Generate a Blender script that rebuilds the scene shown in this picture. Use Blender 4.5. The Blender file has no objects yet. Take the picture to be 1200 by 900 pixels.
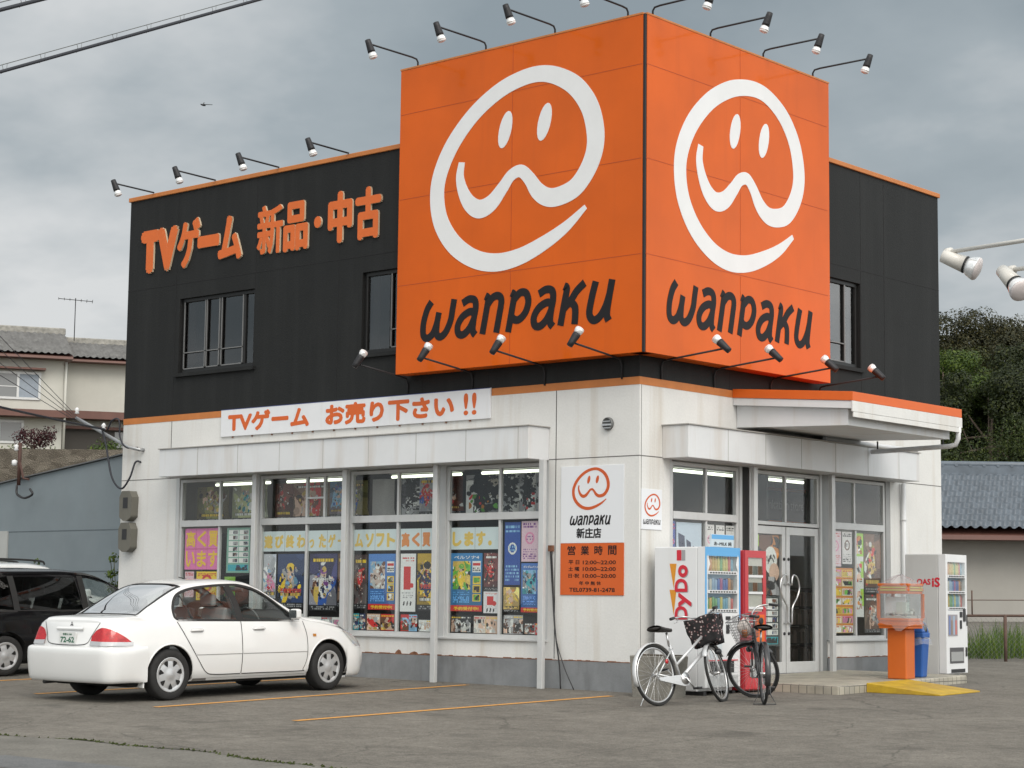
import bpy, bmesh, math, random
import numpy as np
from mathutils import Vector, Matrix
from mathutils.bvhtree import BVHTree
R = math.radians
rnd = random.Random(7)
scene = bpy.context.scene
COL = scene.collection

# ------------------------------------------------------------------ camera
cam = bpy.data.cameras.new("camera")
cam.sensor_width = 36.0
cam.lens = 68.0
cam.clip_start = 0.1
cam.clip_end = 2000.0
cam_ob = bpy.data.objects.new("camera", cam)
COL.objects.link(cam_ob)
def cam_matrix(loc, yaw, pitch, roll):
    f = Vector((-math.cos(pitch) * math.sin(yaw), math.cos(pitch) * math.cos(yaw), math.sin(pitch)))
    r = Vector((math.cos(yaw), math.sin(yaw), 0.0))
    u = r.cross(f)
    c, s = math.cos(roll), math.sin(roll)
    r2, u2 = c * r + s * u, -s * r + c * u
    m = Matrix((r2, u2, -f)).transposed().to_4x4()
    m.translation = Vector(loc)
    return m
cam_ob.matrix_world = cam_matrix((14.9436, -19.5185, 1.1632), 0.719753, 0.110330, 0.011984)
scene.camera = cam_ob

# ------------------------------------------------------------------ sky, sun, exposure
SUN_DIR = Vector((0.72, -0.42, 0.78)).normalized()
sun_el = math.asin(SUN_DIR.z)
sun_az = math.atan2(SUN_DIR.x, SUN_DIR.y)
world = bpy.data.worlds.new("World")
scene.world = world
world.use_nodes = True
nt = world.node_tree
nt.nodes.clear()
N = nt.nodes.new
L = nt.links.new
w_out = N("ShaderNodeOutputWorld")
sky = N("ShaderNodeTexSky"); sky.sky_type = 'NISHITA'; sky.sun_disc = False
sky.sun_elevation = sun_el; sky.sun_rotation = sun_az
sky.air_density = 1.2; sky.dust_density = 3.0
bg_sky = N("ShaderNodeBackground"); bg_sky.inputs[1].default_value = 0.07
L(sky.outputs[0], bg_sky.inputs[0])
tc = N("ShaderNodeTexCoord")
sep = N("ShaderNodeSeparateXYZ"); L(tc.outputs["Generated"], sep.inputs[0])
zc = N("ShaderNodeMath"); zc.operation = 'MAXIMUM'; zc.inputs[1].default_value = 0.0
L(sep.outputs[2], zc.inputs[0])
za = N("ShaderNodeMath"); za.operation = 'ADD'; za.inputs[1].default_value = 0.30
L(zc.outputs[0], za.inputs[0])
dx = N("ShaderNodeMath"); dx.operation = 'DIVIDE'; L(sep.outputs[0], dx.inputs[0]); L(za.outputs[0], dx.inputs[1])
dy = N("ShaderNodeMath"); dy.operation = 'DIVIDE'; L(sep.outputs[1], dy.inputs[0]); L(za.outputs[0], dy.inputs[1])
cmb = N("ShaderNodeCombineXYZ"); L(dx.outputs[0], cmb.inputs[0]); L(dy.outputs[0], cmb.inputs[1]); cmb.inputs[2].default_value = 0.0
n1 = N("ShaderNodeTexNoise"); n1.inputs["Scale"].default_value = 1.15; n1.inputs["Detail"].default_value = 6.0
n1.inputs["Roughness"].default_value = 0.42; n1.inputs["Distortion"].default_value = 0.35
L(cmb.outputs[0], n1.inputs["Vector"])
n2 = N("ShaderNodeTexNoise"); n2.inputs["Scale"].default_value = 3.4; n2.inputs["Detail"].default_value = 5.0
n2.inputs["Roughness"].default_value = 0.55
L(cmb.outputs[0], n2.inputs["Vector"])
mx = N("ShaderNodeMath"); mx.operation = 'MULTIPLY_ADD'; mx.inputs[1].default_value = 0.40
L(n2.outputs[0], mx.inputs[0]); L(n1.outputs[0], mx.inputs[2])
ramp = N("ShaderNodeValToRGB")
cr = ramp.color_ramp
cr.elements[0].position = 0.53; cr.elements[0].color = (0.285, 0.338, 0.372, 1)
cr.elements[1].position = 0.84; cr.elements[1].color = (0.72, 0.735, 0.74, 1)
e = cr.elements.new(0.665); e.color = (0.385, 0.437, 0.468, 1)
L(mx.outputs[0], ramp.inputs[0])
# the overcast is brighter round the hidden sun
dotn = N("ShaderNodeVectorMath"); dotn.operation = 'DOT_PRODUCT'
L(tc.outputs["Generated"], dotn.inputs[0]); dotn.inputs[1].default_value = SUN_DIR
mr = N("ShaderNodeMapRange"); mr.inputs[1].default_value = -0.25; mr.inputs[2].default_value = 1.0
mr.inputs[3].default_value = 1.0; mr.inputs[4].default_value = 3.7
L(dotn.outputs["Value"], mr.inputs[0])
# brightening added to the unseen sky low in the north-east, lifting the entrance-side faces
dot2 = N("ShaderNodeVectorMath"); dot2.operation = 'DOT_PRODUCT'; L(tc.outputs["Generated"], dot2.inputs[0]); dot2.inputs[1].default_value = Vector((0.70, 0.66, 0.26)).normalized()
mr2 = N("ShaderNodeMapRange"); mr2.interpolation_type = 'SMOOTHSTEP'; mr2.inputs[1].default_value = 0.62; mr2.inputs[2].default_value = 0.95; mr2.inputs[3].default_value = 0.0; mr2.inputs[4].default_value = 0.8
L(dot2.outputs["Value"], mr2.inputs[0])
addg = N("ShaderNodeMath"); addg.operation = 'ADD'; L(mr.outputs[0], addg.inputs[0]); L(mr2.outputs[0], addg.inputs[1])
bg_cl = N("ShaderNodeBackground")
warm = N("ShaderNodeMix"); warm.data_type = 'RGBA'; warm.blend_type = 'MULTIPLY'; warm.inputs[7].default_value = (1.06, 0.985, 0.92, 1)
wf = N("ShaderNodeMapRange"); wf.inputs[1].default_value = -0.25; wf.inputs[2].default_value = 0.6; L(dotn.outputs["Value"], wf.inputs[0])
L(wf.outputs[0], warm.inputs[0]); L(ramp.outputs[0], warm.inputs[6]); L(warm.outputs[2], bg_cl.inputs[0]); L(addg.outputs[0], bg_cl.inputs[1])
mixw = N("ShaderNodeMixShader"); mixw.inputs[0].default_value = 0.93
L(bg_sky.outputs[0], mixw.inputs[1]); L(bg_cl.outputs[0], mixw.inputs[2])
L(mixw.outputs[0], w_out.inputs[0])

sun = bpy.data.lights.new("sun", 'SUN')
sun.energy = 1.5
sun.angle = R(28)
sun.color = (1.0, 0.93, 0.84)
sun_ob = bpy.data.objects.new("sun", sun)
COL.objects.link(sun_ob)
sun_ob.rotation_euler = (-SUN_DIR).to_track_quat('-Z', 'Y').to_euler()
sun_ob.location = (5, -10, 25)

vs = scene.view_settings
vs.view_transform = 'Standard'
vs.look = 'None'
vs.gamma = 1.0
vs.use_curve_mapping = False
vs.exposure = 0.0
scene.display_settings.display_device = 'sRGB'
scene.render.engine = 'CYCLES'
scene.cycles.max_bounces = 6
scene.cycles.transparent_max_bounces = 12
scene.cycles.caustics_reflective = False
scene.cycles.caustics_refractive = False
scene.cycles.use_denoising = True

# ------------------------------------------------------------------ materials
_MATS = {}
def new_mat(name):
    m = bpy.data.materials.new(name); m.use_nodes = True
    n = m.node_tree; n.nodes.clear()
    out = n.nodes.new("ShaderNodeOutputMaterial")
    return m, n, out

def pbr(name, col, rough=0.6, metal=0.0, var=0.0, vscale=3.0, bump=0.0, bscale=60.0, streak=0.0,
        streakcol=(0.30, 0.24, 0.17), coat=0.0, spec=0.5, fine=0.0, island=0.0, emit=0.0, sscale=(5.0, 5.0, 0.35), sthr=0.55):
    if name in _MATS: return _MATS[name]
    m, n, out = new_mat(name)
    N, L = n.nodes.new, n.links.new
    b = N("ShaderNodeBsdfPrincipled")
    L(b.outputs[0], out.inputs[0])
    b.inputs["Roughness"].default_value = rough
    b.inputs["Metallic"].default_value = metal
    b.inputs["Specular IOR Level"].default_value = spec
    if coat:
        b.inputs["Coat Weight"].default_value = coat
        b.inputs["Coat Roughness"].default_value = 0.06
    if emit:
        b.inputs["Emission Color"].default_value = (*col, 1); b.inputs["Emission Strength"].default_value = emit
    tc = N("ShaderNodeTexCoord")
    src = None
    def rgb(c):
        x = N("ShaderNodeRGB"); x.outputs[0].default_value = (*c, 1); return x.outputs[0]
    src = rgb(col)
    if var:
        t = N("ShaderNodeTexNoise"); t.inputs["Scale"].default_value = vscale; t.inputs["Detail"].default_value = 8
        t.inputs["Roughness"].default_value = 0.65
        L(tc.outputs["Object"], t.inputs["Vector"])
        mr = N("ShaderNodeMapRange"); mr.inputs[1].default_value = 0.3; mr.inputs[2].default_value = 0.7
        mr.inputs[3].default_value = 1 - var; mr.inputs[4].default_value = 1 + var
        L(t.outputs[0], mr.inputs[0])
        mm = N("ShaderNodeVectorMath"); mm.operation = 'SCALE'
        L(src, mm.inputs[0]); L(mr.outputs[0], mm.inputs["Scale"]); src = mm.outputs[0]
    if fine:
        t = N("ShaderNodeTexNoise"); t.inputs["Scale"].default_value = bscale; t.inputs["Detail"].default_value = 3
        L(tc.outputs["Object"], t.inputs["Vector"])
        mr = N("ShaderNodeMapRange"); mr.inputs[1].default_value = 0.3; mr.inputs[2].default_value = 0.7
        mr.inputs[3].default_value = 1 - fine; mr.inputs[4].default_value = 1 + fine
        L(t.outputs[0], mr.inputs[0])
        mm = N("ShaderNodeVectorMath"); mm.operation = 'SCALE'
        L(src, mm.inputs[0]); L(mr.outputs[0], mm.inputs["Scale"]); src = mm.outputs[0]
    if island:
        g = N("ShaderNodeNewGeometry")
        mr = N("ShaderNodeMapRange"); mr.inputs[3].default_value = 1 - island; mr.inputs[4].default_value = 1 + island
        L(g.outputs["Random Per Island"], mr.inputs[0])
        mm = N("ShaderNodeVectorMath"); mm.operation = 'SCALE'
        L(src, mm.inputs[0]); L(mr.outputs[0], mm.inputs["Scale"]); src = mm.outputs[0]
    if streak:
        mp = N("ShaderNodeMapping"); mp.inputs["Scale"].default_value = sscale
        L(tc.outputs["Object"], mp.inputs["Vector"])
        t = N("ShaderNodeTexNoise"); t.inputs["Scale"].default_value = 1.0; t.inputs["Detail"].default_value = 6
        t.inputs["Roughness"].default_value = 0.6
        L(mp.outputs[0], t.inputs["Vector"])
        mr = N("ShaderNodeMapRange"); mr.inputs[1].default_value = sthr; mr.inputs[2].default_value = 0.85
        mr.inputs[3].default_value = 0; mr.inputs[4].default_value = streak
        L(t.outputs[0], mr.inputs[0])
        mix = N("ShaderNodeMix"); mix.data_type = 'RGBA'
        L(mr.outputs[0], mix.inputs[0]); L(src, mix.inputs[6]); L(rgb(streakcol), mix.inputs[7]); src = mix.outputs[2]
    L(src, b.inputs["Base Color"])
    if bump:
        t = N("ShaderNodeTexNoise"); t.inputs["Scale"].default_value = bscale; t.inputs["Detail"].default_value = 4
        L(tc.outputs["Object"], t.inputs["Vector"])
        bp = N("ShaderNodeBump"); bp.inputs["Strength"].default_value = bump; bp.inputs["Distance"].default_value = 0.02
        L(t.outputs[0], bp.inputs["Height"]); L(bp.outputs[0], b.inputs["Normal"])
    _MATS[name] = m
    return m

def glass(name, tint=(0.9, 0.95, 0.95), dark=0.0, rough=0.01, refl=1.0):
    if name in _MATS: return _MATS[name]
    m, n, out = new_mat(name)
    N, L = n.nodes.new, n.links.new
    tr = N("ShaderNodeBsdfTransparent"); tr.inputs[0].default_value = (*[c * (1 - dark) for c in tint], 1)
    gl = N("ShaderNodeBsdfGlossy"); gl.inputs["Roughness"].default_value = rough; gl.inputs[0].default_value = (1, 1, 1, 1)
    ge = N("ShaderNodeNewGeometry"); dt = N("ShaderNodeVectorMath"); dt.operation = 'DOT_PRODUCT'
    L(ge.outputs["Normal"], dt.inputs[0]); L(ge.outputs["Incoming"], dt.inputs[1])
    ab = N("ShaderNodeMath"); ab.operation = 'ABSOLUTE'; L(dt.outputs["Value"], ab.inputs[0])
    om = N("ShaderNodeMath"); om.operation = 'SUBTRACT'; om.inputs[0].default_value = 1.0; L(ab.outputs[0], om.inputs[1])
    pw = N("ShaderNodeMath"); pw.operation = 'POWER'; pw.inputs[1].default_value = 5.0; L(om.outputs[0], pw.inputs[0])
    fr = N("ShaderNodeMath"); fr.operation = 'MULTIPLY_ADD'; fr.inputs[1].default_value = 0.96; fr.inputs[2].default_value = 0.04; L(pw.outputs[0], fr.inputs[0])
    mu = N("ShaderNodeMath"); mu.operation = 'MULTIPLY'; mu.inputs[1].default_value = refl; mu.use_clamp = True
    L(fr.outputs[0], mu.inputs[0])
    mix = N("ShaderNodeMixShader")
    L(mu.outputs[0], mix.inputs[0]); L(tr.outputs[0], mix.inputs[1]); L(gl.outputs[0], mix.inputs[2])
    L(mix.outputs[0], out.inputs[0])
    _MATS[name] = m
    return m

def attr_mat(name, rough=0.5, spec=0.3):
    if name in _MATS: return _MATS[name]
    m, n, out = new_mat(name)
    b = n.nodes.new("ShaderNodeBsdfPrincipled"); b.inputs["Roughness"].default_value = rough
    b.inputs["Specular IOR Level"].default_value = spec
    a = n.nodes.new("ShaderNodeAttribute"); a.attribute_name = "print"
    n.links.new(a.outputs["Color"], b.inputs["Base Color"]); n.links.new(b.outputs[0], out.inputs[0])
    _MATS[name] = m
    return m

def emission(name, col, strength):
    if name in _MATS: return _MATS[name]
    m, n, out = new_mat(name)
    e = n.nodes.new("ShaderNodeEmission"); e.inputs[0].default_value = (*col, 1); e.inputs[1].default_value = strength
    n.links.new(e.outputs[0], out.inputs[0])
    _MATS[name] = m
    return m

# ------------------------------------------------------------------ mesh builder
def catmull(pts, n=8):
    P = [Vector(p) for p in pts]
    P = [P[0] * 2 - P[1]] + P + [P[-1] * 2 - P[-2]]
    out = []
    for i in range(1, len(P) - 2):
        for k in range(n):
            t = k / n
            a, b, c, d = P[i - 1], P[i], P[i + 1], P[i + 2]
            out.append(0.5 * ((2 * b) + (c - a) * t + (2 * a - 5 * b + 4 * c - d) * t * t + (3 * b - a - 3 * c + d) * t ** 3))
    out.append(P[-2].copy())
    return out

class MB:
    def __init__(s): s.v = []; s.f = []; s.m = []; s.sm = []
    def add(s, vs, fs, mi=0, smooth=False):
        o = len(s.v); s.v += [tuple(p) for p in vs]
        for f in fs:
            s.f.append(tuple(i + o for i in f)); s.m.append(mi); s.sm.append(smooth)
        return s
    def box(s, x0, x1, y0, y1, z0, z1, mi=0):
        v = [(x0, y0, z0), (x1, y0, z0), (x1, y1, z0), (x0, y1, z0), (x0, y0, z1), (x1, y0, z1), (x1, y1, z1), (x0, y1, z1)]
        return s.add(v, [(0, 3, 2, 1), (4, 5, 6, 7), (0, 1, 5, 4), (1, 2, 6, 5), (2, 3, 7, 6), (3, 0, 4, 7)], mi)
    def hexa(s, v, mi=0):
        return s.add(v, [(0, 3, 2, 1), (4, 5, 6, 7), (0, 1, 5, 4), (1, 2, 6, 5), (2, 3, 7, 6), (3, 0, 4, 7)], mi)
    def obox(s, c, size, rot=None, mi=0):
        hx, hy, hz = [k / 2 for k in size]
        M = rot if rot is not None else Matrix.Identity(3)
        c = Vector(c)
        v = [c + M @ Vector(p) for p in [(-hx, -hy, -hz), (hx, -hy, -hz), (hx, hy, -hz), (-hx, hy, -hz), (-hx, -hy, hz), (hx, -hy, hz), (hx, hy, hz), (-hx, hy, hz)]]
        return s.hexa(v, mi)
    def tube(s, path, r, n=10, mi=0, cap=True, smooth=True, radii=None):
        P = [Vector(p) for p in path]
        rings = []
        T = []
        for i in range(len(P)):
            d = (P[min(i + 1, len(P) - 1)] - P[max(i - 1, 0)])
            T.append(d.normalized() if d.length > 1e-9 else Vector((0, 0, 1)))
        a = Vector((0, 0, 1)) if abs(T[0].z) < 0.9 else Vector((1, 0, 0))
        u = T[0].cross(a).normalized()
        vs = []
        for i, p in enumerate(P):
            u = (u - T[i] * u.dot(T[i])).normalized()
            w = T[i].cross(u)
            rr = radii[i] if radii else r
            for k in range(n):
                an = 2 * math.pi * k / n
                vs.append(p + (u * math.cos(an) + w * math.sin(an)) * rr)
        fs = []
        for i in range(len(P) - 1):
            for k in range(n):
                k2 = (k + 1) % n
                fs.append((i * n + k, i * n + k2, (i + 1) * n + k2, (i + 1) * n + k))
        s.add(vs, fs, mi, smooth)
        if cap:
            o = len(s.v) - len(vs)
            s.f.append(tuple(o + k for k in reversed(range(n)))); s.m.append(mi); s.sm.append(False)
            s.f.append(tuple(o + (len(P) - 1) * n + k for k in range(n))); s.m.append(mi); s.sm.append(False)
        return s
    def lathe(s, prof, c=(0, 0, 0), ax=(0, 0, 1), n=20, mi=0, smooth=True, cap=True):
        # prof: list of (radius, height) along ax
        ax = Vector(ax).normalized(); c = Vector(c)
        a = Vector((0, 0, 1)) if abs(ax.z) < 0.9 else Vector((1, 0, 0))
        u = ax.cross(a).normalized(); w = ax.cross(u)
        vs = []; fs = []
        for r, h in prof:
            for k in range(n):
                an = 2 * math.pi * k / n
                vs.append(c + ax * h + (u * math.cos(an) + w * math.sin(an)) * r)
        for i in range(len(prof) - 1):
            for k in range(n):
                k2 = (k + 1) % n
                fs.append((i * n + k, i * n + k2, (i + 1) * n + k2, (i + 1) * n + k))
        if cap and prof[0][0] > 1e-6: fs.append(tuple(reversed(range(n))))
        if cap and prof[-1][0] > 1e-6: fs.append(tuple((len(prof) - 1) * n + k for k in range(n)))
        return s.add(vs, fs, mi, smooth)
    def prism(s, poly, o, u, v, depth, mi=0, mside=None):
        # poly (a,b) in plane o+u*a+v*b ; extruded depth along u x v, front at +depth
        o, u, v = Vector(o), Vector(u), Vector(v); nn = u.cross(v).normalized()
        k = len(poly)
        vs = [o + u * a + v * b for a, b in poly] + [o + u * a + v * b + nn * depth for a, b in poly]
        s.add(vs, [tuple(range(k, 2 * k)), tuple(reversed(range(k)))], mi)
        s.add(vs, [(i, (i + 1) % k, k + (i + 1) % k, k + i) for i in range(k)], mi if mside is None else mside)
        return s
    def ribbon(s, pts, wid, o, u, v, depth, mi=0, n=8, mside=None):
        o, u, v = Vector(o), Vector(u), Vector(v); nn = u.cross(v).normalized()
        P = catmull([(p[0], p[1], 0) for p in pts], n)
        if not hasattr(wid, '__len__'): wid = [wid] * len(pts)
        W = catmull([(x, 0, 0) for x in wid], n)
        lf, rt = [], []
        for i, p in enumerate(P):
            d = (P[min(i + 1, len(P) - 1)] - P[max(i - 1, 0)]).normalized()
            q = Vector((-d.y, d.x, 0)) * (W[i].x / 2)
            lf.append(p + q); rt.append(p - q)
        k = len(P)
        def to(p, h): return o + u * p.x + v * p.y + nn * h
        vs = [to(p, depth) for p in lf] + [to(p, depth) for p in rt] + [to(p, 0) for p in lf] + [to(p, 0) for p in rt]
        fs = [(i, k + i, k + i + 1, i + 1) for i in range(k - 1)]
        s.add(vs, fs, mi)
        fs = [(2 * k + i, i, i + 1, 2 * k + i + 1) for i in range(k - 1)] + [(k + i, 3 * k + i, 3 * k + i + 1, k + i + 1) for i in range(k - 1)]
        fs += [(0, 2 * k, 3 * k, k), (k - 1, 2 * k - 1, 4 * k - 1, 3 * k - 1)]
        s.add(vs, fs, mi if mside is None else mside)
        return s
    def grid(s, fn, nu, nv, mi=0, smooth=True, closed=False):
        vs = [fn(i / nu, j / nv) for j in range(nv + 1) for i in range(nu + 1)]
        w = nu + 1
        fs = [(j * w + i, j * w + i + 1, (j + 1) * w + i + 1, (j + 1) * w + i) for j in range(nv) for i in range(nu)]
        return s.add(vs, fs, mi, smooth)
    def build(s, name, mats, parent=None, loc=None, bev=0.0, seg=2, recalc=False, weld=False):
        me = bpy.data.meshes.new(name)
        me.from_pydata([tuple(p) for p in s.v], [], s.f)
        if not isinstance(mats, (list, tuple)): mats = [mats]
        for m in mats: me.materials.append(m)
        me.polygons.foreach_set("material_index", s.m)
        me.polygons.foreach_set("use_smooth", s.sm)
        if recalc or weld:
            bm = bmesh.new(); bm.from_mesh(me)
            if weld: bmesh.ops.remove_doubles(bm, verts=bm.verts, dist=1e-5)
            if recalc: bmesh.ops.recalc_face_normals(bm, faces=bm.faces)
            bm.to_mesh(me); bm.free()
        me.update()
        ob = bpy.data.objects.new(name, me)
        COL.objects.link(ob)
        if loc is not None: ob.location = loc
        if parent is not None: ob.parent = parent
        if bev:
            md = ob.modifiers.new("bevel", 'BEVEL'); md.width = bev; md.segments = seg
            md.limit_method = 'ANGLE'; md.angle_limit = R(40)
        return ob

def tag(o, label=None, cat=None, group=None, kind=None):
    if label: o['label'] = label
    if cat: o['category'] = cat
    if group: o['group'] = group
    if kind: o['kind'] = kind
    return o
def thing(name, label, cat, loc=(0, 0, 0), rot=(0, 0, 0), group=None):
    o = bpy.data.objects.new(name, None); COL.objects.link(o)
    o.empty_display_size = 0.2
    o.location = loc; o.rotation_euler = rot
    return tag(o, label, cat, group)
def copy_tree(o, parent=None):
    c = o.copy(); COL.objects.link(c)
    if parent is not None: c.parent = parent
    for ch in list(o.children): copy_tree(ch, c)
    return c
def ground_z(x, y): return -0.005 * x + 0.02 * y

# ------------------------------------------------------------------ lettering
_TXT = {}
def text_geo(s, bold=0.0):
    key = (s, bold)
    if key not in _TXT:
        c = bpy.data.curves.new('glyphs', 'FONT'); c.body = s; c.size = 1.0; c.offset = bold; c.resolution_u = 3
        o = bpy.data.objects.new('glyphs', c); COL.objects.link(o)
        bpy.context.view_layer.update()
        dg = bpy.context.evaluated_depsgraph_get()
        m = bpy.data.meshes.new_from_object(o.evaluated_get(dg))
        V = np.array([v.co[:] for v in m.vertices]); F = [tuple(p.vertices) for p in m.polygons]
        E = {}
        for f in F:
            for a, b in zip(f, f[1:] + f[:1]):
                k = (min(a, b), max(a, b)); E.setdefault(k, []).append((a, b))
        B = [x[0] for x in E.values() if len(x) == 1]
        bpy.data.objects.remove(o); bpy.data.curves.remove(c); bpy.data.meshes.remove(m)
        _TXT[key] = (V, F, B)
    return _TXT[key]
def text_into(mb, s, o, u, v, w, h, depth=0.004, bold=0.0, mi=0, mside=None, shear=0.0, fit=True):
    V, F, B = text_geo(s, 0.0)
    lo, hi = V[:, :2].min(0), V[:, :2].max(0)
    sc = np.array([w, h]) / (hi - lo)
    if not fit:
        sc = np.array([h, h]) / 0.72
        lo = np.array([lo[0], 0.0])
    o, u, v = Vector(o), Vector(u), Vector(v); nn = u.cross(v).normalized()
    q = (hi - lo)
    shifts = [(0, 0)]
    if bold:
        e = bold * min(sc)
        shifts = [(e * math.cos(t), e * math.sin(t)) for t in [k * math.pi / 4 for k in range(8)]] + [(0, 0)]
        sc = np.array([w - 2 * e, h - 2 * e]) / q if fit else sc
    Q = (V[:, :2] - lo) * sc
    def ori(f):
        area = sum(Q[f[i]][0] * Q[f[(i + 1) % len(f)]][1] - Q[f[(i + 1) % len(f)]][0] * Q[f[i]][1] for i in range(len(f)))
        return f if area > 0 else tuple(reversed(f))
    FO = [ori(f) for f in F]
    for n, (ex, ey) in enumerate(shifts):
        if bold and fit: ex, ey = ex + e, ey + e
        P = [o + u * (a + ex + shear * b) + v * (b + ey) for a, b in Q]
        k = len(P); dd = nn * (depth + 0.00012 * n)
        mb.add([p + dd for p in P], FO, mi)
        mb.add(P + [p + dd for p in P], [(a, b, k + b, k + a) for a, b in B], mi if mside is None else mside)
    return mb
def text(s, mat, parent, o, u, v, w, h, depth=0.004, bold=0.0, name='lettering', shear=0.0, fit=True):
    mb = MB(); text_into(mb, s, o, u, v, w, h, depth, bold, 0, None, shear, fit)
    return mb.build(name, mat, parent)

# wall made of a grid of blocks with openings; plane axis 'x' (wall along x at y0..y1) or 'y' (along y at x0..x1)
def wall_open(mb, axis, a0, a1, z0, z1, t0, t1, holes, mi=0):
    A = sorted({a0, a1, *[h[0] for h in holes], *[h[1] for h in holes]})
    Z = sorted({z0, z1, *[h[2] for h in holes], *[h[3] for h in holes]})
    A = [a for a in A if a0 <= a <= a1]; Z = [z for z in Z if z0 <= z <= z1]
    na, nz = len(A) - 1, len(Z) - 1
    solid = [[not any(h[0] <= (A[i] + A[i + 1]) / 2 <= h[1] and h[2] <= (Z[j] + Z[j + 1]) / 2 <= h[3] for h in holes) for j in range(nz)] for i in range(na)]
    def pt(a, t, z): return (a, t, z) if axis == 'x' else (t, a, z)
    def quad(p): mb.add(p, [(0, 1, 2, 3)], mi)
    for i in range(na):
        for j in range(nz):
            if not solid[i][j]: continue
            p, q, r, s_ = A[i], A[i + 1], Z[j], Z[j + 1]
            quad([pt(p, t0, r), pt(q, t0, r), pt(q, t0, s_), pt(p, t0, s_)])
            quad([pt(p, t1, r), pt(p, t1, s_), pt(q, t1, s_), pt(q, t1, r)])
            if i == 0 or not solid[i - 1][j]: quad([pt(p, t0, r), pt(p, t0, s_), pt(p, t1, s_), pt(p, t1, r)])
            if i == na - 1 or not solid[i + 1][j]: quad([pt(q, t0, r), pt(q, t1, r), pt(q, t1, s_), pt(q, t0, s_)])
            if j == 0 or not solid[i][j - 1]: quad([pt(p, t0, r), pt(p, t1, r), pt(q, t1, r), pt(q, t0, r)])
            if j == nz - 1 or not solid[i][j + 1]: quad([pt(p, t0, s_), pt(q, t0, s_), pt(q, t1, s_), pt(p, t1, s_)])
    return mb

X, Y, Z = Vector((1, 0, 0)), Vector((0, 1, 0)), Vector((0, 0, 1))
# ------------------------------------------------------------------ ground
M_asph, n_, out_ = new_mat("asphalt")
def asphalt():
    n = n_; N, L = n.nodes.new, n.links.new
    b = N("ShaderNodeBsdfPrincipled"); b.inputs["Roughness"].default_value = 0.9; b.inputs["Specular IOR Level"].default_value = 0.25
    L(b.outputs[0], out_.inputs[0])
    tc = N("ShaderNodeTexCoord")
    def noise(scale, det=6, rough=0.6, vec=None):
        t = N("ShaderNodeTexNoise"); t.inputs["Scale"].default_value = scale; t.inputs["Detail"].default_value = det; t.inputs["Roughness"].default_value = rough
        L(vec or tc.outputs["Object"], t.inputs["Vector"]); return t.outputs[0]
    def rng(x, a, b_, c, d):
        m = N("ShaderNodeMapRange"); m.inputs[1].default_value = a; m.inputs[2].default_value = b_; m.inputs[3].default_value = c; m.inputs[4].default_value = d
        L(x, m.inputs[0]); return m.outputs[0]
    def mul(a, b_):
        m = N("ShaderNodeMath"); m.operation = 'MULTIPLY'; L(a, m.inputs[0]); L(b_, m.inputs[1]); return m.outputs[0]
    mp = N("ShaderNodeMapping"); mp.inputs["Scale"].default_value = (0.8, 1.1, 1); L(tc.outputs["Object"], mp.inputs["Vector"])
    big = rng(noise(0.7, 7, 0.6, mp.outputs[0]), 0.3, 0.7, 0.82, 1.18)
    mid = rng(noise(5, 6), 0.3, 0.7, 0.82, 1.18)
    fin = mul(rng(noise(75, 3, 0.7), 0.3, 0.7, 0.52, 1.48), rng(noise(22, 4, 0.7), 0.3, 0.7, 0.78, 1.22))
    v = mul(mul(big, mid), fin)
    # pale worn scuffs
    sc = rng(noise(2.3, 10, 0.75, mp.outputs[0]), 0.60, 0.72, 0.0, 0.45)
    col = N("ShaderNodeMix"); col.data_type = 'RGBA'
    col.inputs[6].default_value = (0.148, 0.137, 0.119, 1); col.inputs[7].default_value = (0.255, 0.24, 0.21, 1)
    L(sc, col.inputs[0])
    s = N("ShaderNodeVectorMath"); s.operation = 'SCALE'; L(col.outputs[2], s.inputs[0]); L(v, s.inputs["Scale"])
    # dark oil stains
    st = rng(noise(0.9, 4, 0.6), 0.60, 0.72, 0.0, 0.5)
    c2 = N("ShaderNodeMix"); c2.data_type = 'RGBA'; c2.inputs[7].default_value = (0.045, 0.042, 0.038, 1)
    L(st, c2.inputs[0]); L(s.outputs[0], c2.inputs[6])
    # hairline cracks
    vo = N("ShaderNodeTexVoronoi"); vo.feature = 'DISTANCE_TO_EDGE'; vo.inputs["Scale"].default_value = 0.33
    wv = N("ShaderNodeTexNoise"); wv.inputs["Scale"].default_value = 1.6; wv.inputs["Detail"].default_value = 5; L(tc.outputs["Object"], wv.inputs["Vector"])
    ad = N("ShaderNodeVectorMath"); ad.operation = 'MULTIPLY_ADD'; ad.inputs[1].default_value = (0.5, 0.5, 0)
    L(wv.outputs["Color"], ad.inputs[0]); L(tc.outputs["Object"], ad.inputs[2]); L(ad.outputs[0], vo.inputs["Vector"])
    ck = rng(vo.outputs["Distance"], 0.0, 0.006, 0.55, 0.0)
    c3 = N("ShaderNodeMix"); c3.data_type = 'RGBA'; c3.inputs[7].default_value = (0.05, 0.048, 0.042, 1)
    L(ck, c3.inputs[0]); L(c2.outputs[2], c3.inputs[6])
    L(c3.outputs[2], b.inputs["Base Color"])
    bp = N("ShaderNodeBump"); bp.inputs["Strength"].default_value = 0.5; bp.inputs["Distance"].default_value = 0.012
    L(noise(90, 3, 0.7), bp.inputs["Height"]); L(bp.outputs[0], b.inputs["Normal"])
asphalt()
def ground_sheet(name, pts, mat, h=0.0, sub=0):
    mb = MB(); mb.add([(x, y, ground_z(x, y) + h) for x, y in pts], [tuple(range(len(pts)))])
    return tag(mb.build(name, mat), kind='structure')
ground_sheet("parking_lot_ground", [(-400, -300), (400, -300), (400, 500), (-400, 500)], M_asph)
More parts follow.
